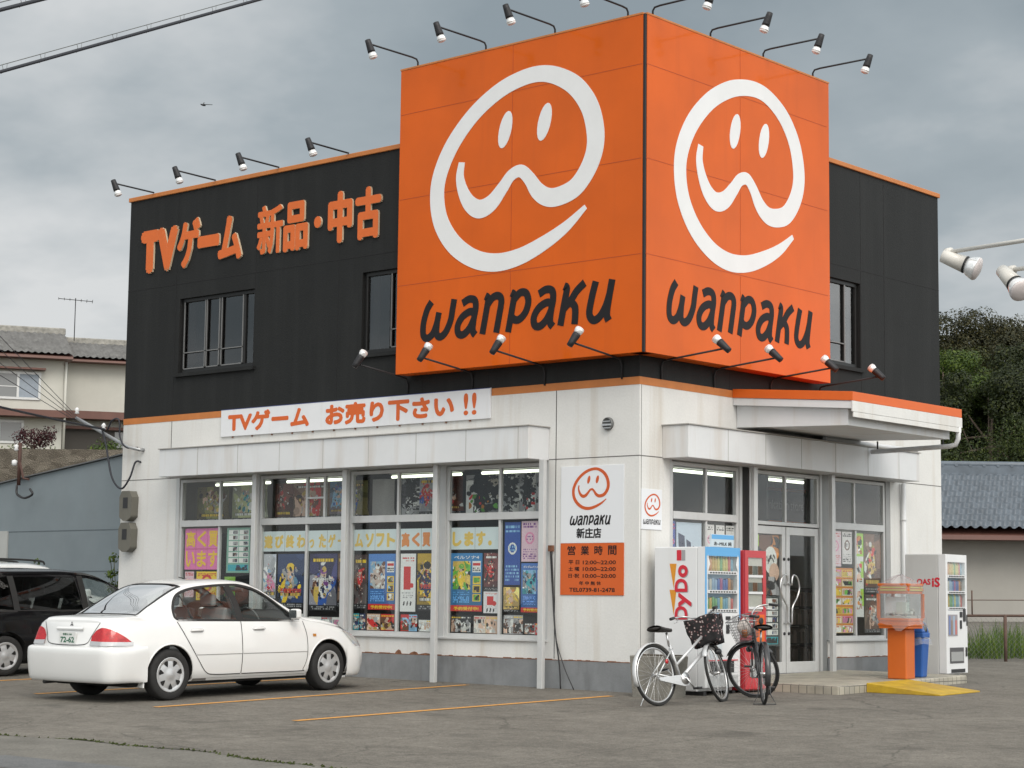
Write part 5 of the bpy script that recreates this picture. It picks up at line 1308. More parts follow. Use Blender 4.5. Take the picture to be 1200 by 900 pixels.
for k in (1, 2): m.box(-a + 0.03, a - 0.03, -a - 0.014, -a - 0.011, 1.125 + k * 0.034, 1.145 + k * 0.034); m.box(a + 0.011, a + 0.014, -a + 0.03, a - 0.03, 1.125 + k * 0.034, 1.145 + k * 0.034)
m.build("yellow_stripe", pbr("toy_yellow", (0.45, 0.38, 0.06), 0.5), top)
for sx, sy in ((-1, -1), (1, -1), (1, 1), (-1, 1)):
    m = MB(); m.box(sx * a - 0.018, sx * a + 0.018, sy * a - 0.018, sy * a + 0.018, 0.798, 1.12); m.build("corner_post", M_toy if (sx, sy) != (1, -1) else M_acr, t)
m = MB(); m.box(-a, a, -a - 0.003, -a + 0.001, 0.80, 1.118); m.box(a - 0.001, a + 0.003, -a, a, 0.80, 1.118); m.box(-a, a, a - 0.001, a + 0.003, 0.80, 1.118); m.box(-a - 0.003, -a + 0.001, -a, a, 0.80, 1.118); m.build("clear_panel", M_acr, t)
m = MB(); m.box(-0.16, 0.16, -0.16, 0.16, 0.80, 0.83)
for k in range(36):
    c = Vector((rnd.uniform(-.15, .15), rnd.uniform(-.15, .15), rnd.uniform(.85, .90))); m.lathe([(0.0, -0.03), (0.022, -0.02), (0.03, 0), (0.022, 0.02), (0, 0.03)], c, Z, 8)
m.obox((0.08, -0.1, 0.93), (0.14, 0.10, 0.16)); m.build("toys", pbr("toys_grey", (0.42, 0.44, 0.40), 0.5, island=0.6), t)
m = MB(); m.box(-a + 0.05, a - 0.08, -0.13, -0.12, 0.86, 1.08); m.build("inner_card", M_logo, t)
# crumpled clear plastic cover
M_film, nf, of = new_mat("plastic_film")
tr = nf.nodes.new("ShaderNodeBsdfTransparent"); tr.inputs[0].default_value = (0.93, 0.94, 0.95, 1)
gl = nf.nodes.new("ShaderNodeBsdfPrincipled"); gl.inputs["Base Color"].default_value = (0.75, 0.76, 0.78, 1); gl.inputs["Roughness"].default_value = 0.25
mxs = nf.nodes.new("ShaderNodeMixShader"); mxs.inputs[0].default_value = 0.17
nf.links.new(tr.outputs[0], mxs.inputs[1]); nf.links.new(gl.outputs[0], mxs.inputs[2]); nf.links.new(mxs.outputs[0], of.inputs[0])
m = MB()
q = random.Random(5)
n = 28
def film(i, j):
    th = 2 * math.pi * (i % n) / n
    prof = [(0.0, 1.37), (0.05, 1.36), (0.12, 1.325), (0.19, 1.285), (0.24, 1.255), (0.262, 1.20), (0.268, 1.10), (0.275, 1.0), (0.27, 0.90), (0.28, 0.80), (0.29, 0.72)]
    r, z = prof[j]
    sq = 1 / max(abs(math.cos(th)), abs(math.sin(th))); sq = 1 + (sq - 1) * (0.7 if j > 3 else 0.3)
    w = math.sin(i * 2.7 + j * 1.3) * 0.012 + math.sin(i * 5.1 + j * 0.4) * 0.010
    low = 0.10 * max(0, math.sin(i * 0.9)) if j == 10 else 0
    return ((r * sq + w * (j > 1)) * math.cos(th), (r * sq + w * (j > 1)) * math.sin(th), z + w * 0.8 - low)
m.grid(lambda u, v: film(int(round(u * n)), int(round(v * 10))), n, 10)
m.build("plastic_cover", M_film, t)
# blue litter bin
bx_, by_ = 1.74, 3.86
t = thing("litter_bin", "blue plastic can bin with round hole and white bag edge by the grey-sided machine", "bin", (bx_, by_, step_top(bx_, by_)), (0, 0, R(10)))
M_bin = pbr("bin_blue", (0.02, 0.10, 0.36), 0.45, var=0.06)
m = MB(); m.hexa([(-.12, -.10, 0), (.12, -.10, 0), (.12, .10, 0), (-.12, .10, 0), (-.15, -.13, .52), (.15, -.13, .52), (.15, .13, .52), (-.15, .13, .52)]); m.build("body", M_bin, t, bev=0.02)
m = MB(); m.box(-.155, .155, -.135, .135, .525, .60); m.hexa([(-.15, -.13, .60), (.15, -.13, .60), (.15, .13, .60), (-.15, .13, .60), (-.11, -.08, .73), (.11, -.08, .73), (.11, .08, .73), (-.11, .08, .73)]); l = m.build("lid", M_bin, t, bev=0.015)
m = MB(); m.lathe([(0.058, 0), (0.058, 0.006), (0, 0.006)], (0.131, 0, .665), Vector((0.96, 0, 0.3)), 20); m.build("hole", M_blk, l)
m = MB()
m.grid(lambda u, v: ((0.155 + 0.03 * v + 0.01 * math.sin(u * 40)) * (1 if True else 0) * [math.cos(2 * math.pi * u) * 1.15, 0][0] , (0.135 + 0.035 * v + 0.01 * math.sin(u * 31)) * math.sin(2 * math.pi * u) * 1.15, 0.535 - 0.10 * v + 0.015 * math.sin(u * 23)), 40, 3)
m.build("bag_edge", M_film, t)
text("あき", M_logo, t, (0.1375, -0.05, 0.43), Y, Z, 0.10, 0.05, 0.002, 0.02)
# concrete planter block
px_, py_ = 0.62, -0.40
t = thing("concrete_planter", "rough grey concrete planter box behind the silver bicycle", "planter", (px_, py_, ground_z(px_, py_)), (0, 0, R(2)))
M_cb = pbr("old_concrete", (0.22, 0.21, 0.185), 0.9, var=0.25, vscale=5, bump=0.5, bscale=40, streak=0.6, streakcol=(0.12, 0.11, 0.09), sscale=(7, 7, 1.2), sthr=0.5)
m = MB(); m.hexa([(-.27, -.18, -0.02), (.27, -.18, -0.02), (.27, .18, -0.02), (-.27, .18, -0.02), (-.30, -.20, .50), (.30, -.20, .50), (.30, .20, .50), (-.30, .20, .50)]); m.build("block", M_cb, t, bev=0.012)
m = MB(); m.box(-.25, .25, -.15, .15, .501, .512); m.build("soil", pbr("soil", (0.06, 0.045, 0.03), 0.95, var=0.3, vscale=20), t)
# meter boxes, wall cable
M_mtr = pbr("meter_grey", (0.13, 0.125, 0.105), 0.6, var=0.1)
for k, (za, zb) in enumerate(((2.33, 2.81), (1.83, 2.30))):
    t = thing("meter_box", "rounded grey-brown meter box on the white wall end, %s" % ("the upper of two" if k == 0 else "the lower of two"), "meter box", (-10.30, -0.003, za), group="meter boxes on the shop wall")
    h = zb - za
    m = MB(); m.prism([(-.15, .06), (-.05, 0), (.05, 0), (.15, .06), (.16, h - .10), (.10, h), (-.10, h), (-.16, h - .10)], (0, 0, 0), X, Z, 0.14); m.build("cover", M_mtr, t, bev=0.03, seg=3)
    m = MB(); m.prism([(-.06, h * .42), (.06, h * .42), (.06, h * .78), (-.06, h * .78)], (0, -.139, 0), X, Z, 0.004); m.build("window", M_blk, t)
t = thing("wall_cable", "thin dark cables hanging from a small box down the white wall to the ground", "cable", (-1.42, -0.01, 1.80))
m = MB(); m.box(-0.05, 0.03, -0.03, 0.0, -0.02, 0.06); m.build("junction_box", M_rust, t)
m = MB(); m.tube(catmull([(0, -0.02, 0), (0.03, -0.02, -0.4), (0.08, -0.03, -1.0), (0.18, -0.05, -1.5), (0.22, -0.07, -1.79)], 6), 0.010, 6); m.tube(catmull([(-0.02, -0.02, 0), (0.03, -0.03, -0.5), (0.10, -0.04, -1.1), (0.28, -0.08, -1.5), (0.48, -0.12, -1.79)], 6), 0.007, 6); m.build("cord", M_blk, t)
# ------------------------------------------------------------------ cars
def lerp_curve(pts):
    xs_ = [p[0] for p in pts]; ys_ = [p[1] for p in pts]
    n = len(xs_)
    h = [xs_[i + 1] - xs_[i] for i in range(n - 1)]; d = [(ys_[i + 1] - ys_[i]) / h[i] for i in range(n - 1)]
    m = [d[0]] + [0 if d[i - 1] * d[i] <= 0 else 2 * d[i - 1] * d[i] / (d[i - 1] + d[i]) for i in range(1, n - 1)] + [d[-1]]
    def f(x):
        if x <= xs_[0]: return ys_[0]
        if x >= xs_[-1]: return ys_[-1]
        i = max(k for k in range(n - 1) if xs_[k] <= x)
        t = (x - xs_[i]) / h[i]
        return (2 * t**3 - 3 * t**2 + 1) * ys_[i] + (t**3 - 2 * t**2 + t) * h[i] * m[i] + (-2 * t**3 + 3 * t**2) * ys_[i + 1] + (t**3 - t**2) * h[i] * m[i + 1]
    return f
def car_paint(name, col, fl=0.0):
    return pbr(name, col, 0.35, coat=0.9, spec=0.4, var=0.015)
M_tyre = pbr("tyre_rubber", (0.018, 0.018, 0.018), 0.85, var=0.2, vscale=20)
M_well = pbr("wheel_well", (0.010, 0.010, 0.010), 0.9)
M_hub = pbr("hubcap_silver", (0.50, 0.51, 0.52), 0.35, metal=0.45)
M_rubber = pbr("black_rubber", (0.012, 0.012, 0.012), 0.55)
M_cglass = glass("car_glass", (0.88, 0.93, 0.92), 0.0, refl=1.6)
M_rglass = glass("rear_glass", (0.70, 0.76, 0.76), 0.0, refl=5.0)
M_pglass = glass("privacy_glass", (0.16, 0.17, 0.17), 0.2, refl=0.9)
M_seat = pbr("seat_grey", (0.26, 0.26, 0.265), 0.9, var=0.1)
M_trim = pbr("dash_grey", (0.13, 0.13, 0.132), 0.8)
M_tail = pbr("tail_red", (0.45, 0.010, 0.014), 0.2, coat=0.5, var=0.35, vscale=22)
M_clear = pbr("lamp_clear", (0.55, 0.55, 0.56), 0.12, coat=1.0, metal=0.3)
M_chrome = pbr("chrome", (0.7, 0.7, 0.71), 0.12, metal=1.0)
M_plate = pbr("plate_white", (0.70, 0.71, 0.70), 0.4)
M_plgreen = pbr("plate_green", (0.02, 0.13, 0.07), 0.5)

def wheel(parent, loc, side, steer=0.0, r=0.30, wid=0.19, spokes=7, hub=None):
    t = bpy.data.objects.new("wheel", None); COL.objects.link(t); t.parent = parent; t.location = loc
    t.rotation_euler = (0, 0, steer)
    t.empty_display_size = 0.1
    A = Vector((side, 0, 0))
    m = MB()
    h = wid / 2
    m.lathe([(r * .66, -h * .9), (r * .70, -h), (r * .93, -h), (r * .985, -h * .82), (r, -h * .5), (r, h * .5), (r * .985, h * .82), (r * .93, h), (r * .72, h * 1.02), (r * .66, h * .9)], (0, 0, 0), A, 40, cap=False)
    m.build("tyre", M_tyre, t)
    m = MB()
    m.lathe([(0.0, h * .3), (r * .66, h * .3)], (0, 0, 0), A, 30, cap=False); m.lathe([(r * .66, -h * .9), (r * .66, h * .88)], (0, 0, 0), A, 30, cap=False)
    m.build("rim", M_well, t)
    m = MB()
    m.lathe([(r * .50, h * .80), (r * .58, h * .92), (r * .665, h * 1.0), (r * .69, h * .98), (r * .69, h * .85)], (0, 0, 0), A, 40, cap=False)
    m.lathe([(r * .60, h * .80), (r * .50, h * .90), (r * .30, h * .93), (r * .20, h * .95), (r * .15, h * 1.03), (0.0, h * 1.05)], (0, 0, 0), A, 35, cap=False)
    for k in range(spokes):
        an = 2 * math.pi * (k + .25) / spokes
        u = Vector((0, math.cos(an), math.sin(an))); w = Vector((0, -math.sin(an), math.cos(an)))
        P = [A * (h * .93 + 0.004) + u * (r * a_) + w * (r * b_) for a_, b_ in ((.33, 0), (.40, .045), (.52, .105), (.565, .085), (.58, 0), (.565, -.085), (.52, -.105), (.40, -.045))]
        m.add(P, [tuple(range(8)) if side > 0 else tuple(reversed(range(8)))], 1)
    m.build("hubcap", [hub or M_hub, M_well], t)
    return t

def make_car(name, label, cat, loc, rot, S):
    zt, zsh, xsh, xr, wmax, zb, crown = [lerp_curve(S[k]) for k in ("top", "belt", "beltw", "roofw", "width", "bottom", "crown")]
    yr, yf = S["ends"]
    NL, NS, NT = 12, 10, 12
    def section(y):
        """half section from the floor centre up to the roof centre"""
        w, b, hs, ws, top, rw, c = wmax(y), zb(y), zsh(y), xsh(y), zt(y), xr(y), crown(y)
        hs = min(hs, top - 0.02); ws = min(ws, w - 0.005); rw = min(rw, ws - 0.04)
        P = [(0, b), (w * .80, b)]
        # lower flank: turned-under sill, widest point, tumblehome to the belt
        zm = b + (hs - b) * 0.50
        for k in range(NL):
            t = k / (NL - 1)
            z = b + 0.012 + (hs - b - 0.012) * t
            if z < zm:
                q = (zm - z) / (zm - b); x = w - 0.055 * q ** 2.2 * (w / 0.85) - (0.05 * max(0, q - .85) / .15)
            else:
                q = (z - zm) / (hs - zm); x = w - (w - ws) * (0.25 * q + 0.75 * q ** 2.6)
            P.append((x, z))
        ze = top - c
        ze = max(ze, hs + 0.008)
        for k in range(1, NS + 1):
            t = k / (NS + 1)
            bow = 0.018 * math.sin(math.pi * t) * min(1, (ze - hs) / 0.2)
            P.append((ws - 0.012 + (rw - ws + 0.012) * t + bow, hs + 0.006 + (ze - hs - 0.006) * t))
        rr_ = min(0.07, (top - hs) * 0.4)
        for k in range(NT):
            t = k / (NT - 1); a = math.pi / 2 * t
            # superelliptic cap from the rail to the centre
            x = rw * (math.cos(a) ** (0.55)) if t < 1 else 0
            z = ze + (top - ze) * (math.sin(a) ** 0.9)
            P.append((x, z))
        return P
    ys = []
    y = yr
    while y < yf - 1e-6:
        ys.append(y)
        e = min(y - yr, yf - y)
        y += 0.02 if e < 0.16 else 0.045
    ys.append(yf)
    SEC = [section(y) for y in ys]
    lean = S.get("lean", lambda y, z: 0.0)
    V = []; n = len(SEC[0])
    for y, sec in zip(ys, SEC):
        for (x, z) in sec: V.append((x, y + lean(y, z), z))
        for (x, z) in sec[1:-1]: V.append((-x, y + lean(y, z), z))
    per = n + n - 2
    def R_(i, k): return i * per + k
    def L_(i, k): return i * per + (k if k in (0, n - 1) else n + k - 1)
    F = []
    for i in range(len(ys) - 1):
        for k in range(n - 1):
            F.append((R_(i, k), R_(i, k + 1), R_(i + 1, k + 1), R_(i + 1, k)))
            F.append((L_(i, k + 1), L_(i, k), L_(i + 1, k), L_(i + 1, k + 1)))
    for i, fl in ((0, False), (len(ys) - 1, True)):
        for k in range(0, n - 1):
            if k == 0: f = (L_(i, 0), R_(i, 1), L_(i, 1)); f = (R_(i, 0), L_(i, 1), R_(i, 1))
            elif k == n - 2: f = (R_(i, k), L_(i, k), R_(i, n - 1))
            else: f = (R_(i, k), L_(i, k), L_(i, k + 1), R_(i, k + 1))
            F.append(tuple(reversed(f)) if fl else f)
    base = bpy.data.meshes.new("shape"); base.from_pydata(V, [], F)
    bm = bmesh.new(); bm.from_mesh(base); bmesh.ops.recalc_face_normals(bm, faces=bm.faces)
    bvh = BVHTree.FromBMesh(bm); bm.to_mesh(base); bm.free()
    def side_x(y, z):
        h = bvh.ray_cast(Vector((3, y, z)), Vector((-1, 0, 0)))
        return h[0].x if h[0] else 0.5
    def top_z(x, y):
        h = bvh.ray_cast(Vector((x, y, 3)), Vector((0, 0, -1)))
        return h[0].z if h[0] else 0.9
    def back_y(x, z):
        h = bvh.ray_cast(Vector((x, -5, z)), Vector((0, 1, 0)))
        return h[0].y if h[0] else yr
    def front_y(x, z):
        h = bvh.ray_cast(Vector((x, 5, z)), Vector((0, -1, 0)))
        return h[0].y if h[0] else yf
    # ---- holes
    def closed_cutter(polys):
        mb = MB()
        for a, b in zip(polys[:-1], polys[1:]):
            pass
        k = len(polys[0])
        vs = [p for pl in polys for p in pl]
        fs = [tuple(reversed(range(k))), tuple((len(polys) - 1) * k + i for i in range(k))]
        for j in range(len(polys) - 1):
            fs += [(j * k + i, j * k + (i + 1) % k, (j + 1) * k + (i + 1) % k, (j + 1) * k + i) for i in range(k)]
        mb.add(vs, fs)
        return mb.build("cutter", M_well, recalc=True)
    ob = bpy.data.objects.new("body", base); COL.objects.link(ob)
    paint = S["paint"]
    base.materials.append(paint); base.materials.append(M_well)
    cutters = []
    for wy in (S["wb"] / 2, -S["wb"] / 2):
        for s in (1, -1):
            mb = MB(); mb.lathe([(S["arch"], 0), (S["arch"], 0.30)], (s * (S["halfw"] - 0.27), wy, S["wr"] + 0.005), Vector((s, 0, 0)), 48, mi=0)
            cutters.append(mb.build("cutter", M_well, recalc=True))
    outl = S["side_glass"]      # list of (rear-to-front lists) per pane: bottom pts, top pts as functions
    def dlo_poly(o, grow=0.0):
        c = Vector((sum(p[0] for p in o) / len(o), sum(p[1] for p in o) / len(o)))
        return [(p[0], p[1]) for p in o]
    if S.get("hollow", True):
        for o in S["side_outlines"]:
            cutters.append(closed_cutter([[(s_, p[0], p[1]) for p in o] for s_ in (-2.0, 2.0)]))
        # cabin cavity
        cav = []
        for y in S["cavity"]:
            top, hs, rw, ws = zt(y) - 0.035, zsh(y), xr(y), xsh(y)
            cav.append([(-ws + .09, y, 0.42), (ws - .09, y, 0.42), (ws - .07, y, min(hs, top - .01)), (rw - 0.02, y, max(min(top - crown(y), top), min(hs, top - .01) + 0.005)), (rw * .6, y, top + 0.003), (-rw * .6, y, top + 0.003), (-rw + 0.02, y, max(min(top - crown(y), top), min(hs, top - .01) + 0.005)), (-ws + .07, y, min(hs, top - .01))])
        cutters.append(closed_cutter(cav))
        for ya, yb, fw in S["screens"]:
            # windscreen / rear window: wedge between two y stations, half width fw(t)
            N_ = 10; top_ = []; bot_ = []
            pl = []
            for k in range(N_ + 1):
                y = ya + (yb - ya) * k / N_; w = fw(k / N_)
                pl.append([(-w, y, zt(y) - 0.26), (w, y, zt(y) - 0.26), (w, y, zt(y) + 0.4), (-w, y, zt(y) + 0.4)])
            cutters.append(closed_cutter(pl))
    for c in cutters:
        md = ob.modifiers.new("cut", 'BOOLEAN'); md.operation = 'DIFFERENCE'; md.solver = 'EXACT'; md.object = c
    bpy.context.view_layer.update()
    me = bpy.data.meshes.new_from_object(ob.evaluated_get(bpy.context.evaluated_depsgraph_get()))
    ob.modifiers.clear(); ob.data = me
    me.name = "body"
    me.materials.clear(); me.materials.append(paint); me.materials.append(M_well); me.materials.append(S.get('lining', M_trim))
    for c in cutters: bpy.data.objects.remove(c)
    # material for inner faces: anything clearly inside the original skin
    for p in me.polygons:
        c = p.center; 
        hit = bvh.find_nearest(c)
        p.material_index = (2 if (abs(c.y) < 1.45 and c.z > 0.40 and hit[3] > 0.012 and abs(c.x) < S['halfw'] - 0.03 and min((Vector((c.y - wy, c.z - S['wr'])).length for wy in (S['wb'] / 2, -S['wb'] / 2))) > S['arch'] + 0.02) else 1) if (hit[3] is not None and hit[3] > 0.012) else 0
        p.use_smooth = True
    try: me.set_sharp_from_angle(angle=R(38))
    except Exception: pass
    root = thing(name, label, cat, loc, rot)
    ob.parent = root
    P = dict(root=root, body=ob, side_x=side_x, top_z=top_z, back_y=back_y, front_y=front_y, bvh=bvh)
    # ---- projected patches
    def patch_side(nm, quad, mat, off, s=1, nu=24, nv=10, parent=None):
        """quad: functions lower(t), upper(t) -> (y,z)"""
        lo, up = quad
        mb = MB()
        def f(u, v):
            a, b = lo(u), up(u); y, z = a[0] + (b[0] - a[0]) * v, a[1] + (b[1] - a[1]) * v
            return (s * (side_x(y, z) + off), y, z)
        mb.grid(f, nu, nv)
        if s < 0: mb.f = [tuple(reversed(q)) for q in mb.f]
        return mb.build(nm, mat, parent or root)
    def strip_side(nm, pts, width, mat, off, s=1, parent=None, n=6, smooth=True):
        P2 = catmull([(p[0], p[1], 0) for p in pts], n) if smooth else [Vector((p[0], p[1], 0)) for p in pts]
        mb = MB(); vs = []
        for i, p in enumerate(P2):
            d = (P2[min(i + 1, len(P2) - 1)] - P2[max(i - 1, 0)]).normalized(); q = Vector((-d.y, d.x, 0)) * width / 2
            for w in (p + q, p - q): vs.append((s * (side_x(w.x, w.y) + off), w.x, w.y))
        mb.add(vs, [(2 * i, 2 * i + 1, 2 * i + 3, 2 * i + 2) for i in range(len(P2) - 1)], 0, True)
        return mb.build(nm, mat, parent or root)
    P.update(patch_side=patch_side, strip_side=strip_side)
    # glass
    for i, (lo, up) in enumerate(outl):
        for s in (1, -1):
            g = patch_side("side_window", (lo, up), S["glass_mats"][i], -0.006, s)
    for (ya, yb, fw) in S["screens"]:
        mb = MB()
        def f(u, v, ya=ya, yb=yb, fw=fw):
            y = ya + (yb - ya) * v; x = (2 * u - 1) * (fw(v) + 0.005)
            return (x, y, top_z(x, y) - 0.004)
        mb.grid(f, 20, 14)
        if yb < ya: pass
        w = mb.build("windscreen" if ya > 0 else "rear_window", S["screen_mat"] if ya > 0 else M_rglass, root)
        # rubber surround
        mb = MB()
        ring = [(-1, 0), (-1, 1), (1, 1), (1, 0), (-1, 0)]
        edge = []
        for k in range(13): edge.append((-1, k / 12))
        for k in range(1, 21): edge.append((-1 + 2 * k / 20, 1))
        for k in range(1, 13): edge.append((1, 1 - k / 12))
        for k in range(1, 21): edge.append((1 - 2 * k / 20, 0))
        vs = []
        for (a, b) in edge:
            for g in (-0.022, 0.012):
                v_ = min(max(b, 0), 1); y = ya + (yb - ya) * v_; x = a * fw(v_)
                yy = y + ((g if b >= 1 else -g if b <= 0 else 0) * (1 if yb > ya else -1)); xx = x + (g * a if abs(a) == 1 else 0)
                vs.append((xx, yy, top_z(xx, yy) + 0.003))
        mb.add(vs, [(2 * i, 2 * i + 1, 2 * i + 3, 2 * i + 2) for i in range(len(edge) - 1)], 0, True)
        mb.build("seal", M_rubber, w)
    for wy, st in ((S["wb"] / 2, S.get("steer", 0)), (-S["wb"] / 2, 0)):
        for s in (1, -1): wheel(root, (s * (S["halfw"] - 0.105), wy, S["wr"]), s, st, S["wr"], S.get("tw", 0.19), S.get("spokes", 7), S.get("hub"))
    # underbody
    mb = MB(); mb.box(-S["halfw"] + .12, S["halfw"] - .12, -S["wb"] / 2 - .55, S["wb"] / 2 + .45, S["ub"] - 0.03, S["ub"] + 0.08); mb.build("underbody", M_well, root, bev=0.03)
    return P

def seats(root, rows, w, zf=0.42):
    for y, xs_, hgt in rows:
        for x, ww in xs_:
            m = MB()
            m.obox((x, y + 0.05, zf + 0.09), (ww, 0.48, 0.16)); m.obox((x, y - 0.26, zf + 0.16 + hgt / 2), (ww, 0.13, hgt), Matrix.Rotation(R(-14), 3, 'X').transposed().transposed())
            m.obox((x, y - 0.36, zf + 0.16 + hgt + 0.09), (min(ww, 0.26), 0.08, 0.15))
            m.build("seat", M_seat, root, bev=0.03)

# ---- white sedan
PW = car_paint("white_paint", (0.74, 0.745, 0.74))
def poly_fn(pts):
    L_ = [0]
    for a, b in zip(pts[:-1], pts[1:]): L_.append(L_[-1] + math.hypot(b[0] - a[0], b[1] - a[1]))
    T = L_[-1]
    def f(t):
        d = t * T
        for i in range(len(pts) - 1):
            if d <= L_[i + 1] or i == len(pts) - 2:
                q = (d - L_[i]) / max(1e-9, L_[i + 1] - L_[i]); return (pts[i][0] + (pts[i + 1][0] - pts[i][0]) * q, pts[i][1] + (pts[i + 1][1] - pts[i][1]) * q)
    return f
rear_lo = [(-1.16, 0.955), (-0.215, 0.93)]; 
sm = lambda pts, n=8: [(p.x, p.y) for p in catmull([(a, b, 0) for a, b in pts], n)]
rear_up = sm([(-1.19, 0.99), (-1.15, 1.10), (-1.02, 1.235), (-0.80, 1.305), (-0.50, 1.335), (-0.27, 1.345)])
front_lo = [(-0.135, 0.93), (0.80, 0.915)]
front_up = sm([(-0.19, 1.345), (0.0, 1.34), (0.25, 1.275), (0.50, 1.14), (0.68, 1.01), (0.80, 0.925)])
sedan = dict(
    paint=PW, ends=(-2.21, 2.13), wb=2.60, halfw=0.848, wr=0.302, arch=0.352, ub=0.20, tw=0.19,
    top=[(-2.21, 0.955), (-2.15, 0.985), (-1.95, 1.000), (-1.66, 1.010), (-1.45, 1.125), (-1.2, 1.27), (-0.95, 1.375), (-0.6, 1.425), (-0.2, 1.435), (0.1, 1.415), (0.30, 1.355), (0.6, 1.19), (0.90, 1.025), (1.02, 0.975), (1.3, 0.935), (1.7, 0.85), (1.95, 0.755), (2.07, 0.67), (2.13, 0.60)],
    belt=[(-2.21, 0.90), (-1.9, 0.935), (-1.2, 0.945), (-0.2, 0.925), (0.8, 0.905), (1.1, 0.875), (1.6, 0.775), (2.0, 0.655), (2.13, 0.56)],
    beltw=[(-2.21, 0.60), (-2.15, 0.68), (-2.0, 0.745), (-1.6, 0.785), (-1.0, 0.80), (0.5, 0.80), (1.0, 0.785), (1.5, 0.755), (1.9, 0.66), (2.13, 0.50)],
    roofw=[(-2.21, 0.54), (-2.0, 0.655), (-1.68, 0.665), (-1.3, 0.585), (-0.9, 0.555), (-0.2, 0.565), (0.2, 0.58), (0.6, 0.635), (0.95, 0.685), (1.4, 0.66), (1.9, 0.52), (2.13, 0.40)],
    width=[(-2.21, 0.66), (-2.165, 0.73), (-2.06, 0.785), (-1.8, 0.83), (-1.3, 0.848), (1.3, 0.848), (1.7, 0.825), (1.95, 0.76), (2.07, 0.67), (2.13, 0.57)],
    bottom=[(-2.21, 0.30), (-2.0, 0.25), (-1.6, 0.20), (1.6, 0.19), (1.9, 0.20), (2.13, 0.24)],
    crown=[(-2.21, 0.02), (-1.72, 0.025), (-1.2, 0.07), (-0.2, 0.075), (0.4, 0.085), (0.95, 0.07), (1.5, 0.055), (2.13, 0.03)],
    lean=lambda y, z: (0.10 * max(0, z - 0.62) / 0.35 if y < -1.9 else 0) * max(0, min(1, (-y - 1.9) / 0.3)),
    side_outlines=[rear_lo + list(reversed(rear_up)), front_lo + list(reversed(front_up))],
    side_glass=[(poly_fn(rear_lo), poly_fn(rear_up)), (poly_fn(front_lo), poly_fn(front_up))],
    glass_mats=[M_cglass, M_cglass], screen_mat=M_cglass,
    screens=[(0.90, 0.20, lambda t: 0.63 - 0.105 * t), (-1.63, -0.93, lambda t: 0.565 - 0.045 * t)],
    cavity=[-1.35, -1.2, -1.0, -0.8, -0.4, 0.0, 0.2, 0.4, 0.6, 0.72], steer=0.06, spokes=7)
cx, cy = -4.02, -3.57
C1 = make_car("white_sedan", "white four-door sedan parked nose-in towards the shop's front windows", "car", (cx, cy, ground_z(cx, cy)), (R(1.1), 0, 0), sedan)
rt = C1["root"]; rt.scale = (0.98, 0.98, 0.985); ps, st, sx_ = C1["patch_side"], C1["strip_side"], C1["side_x"]
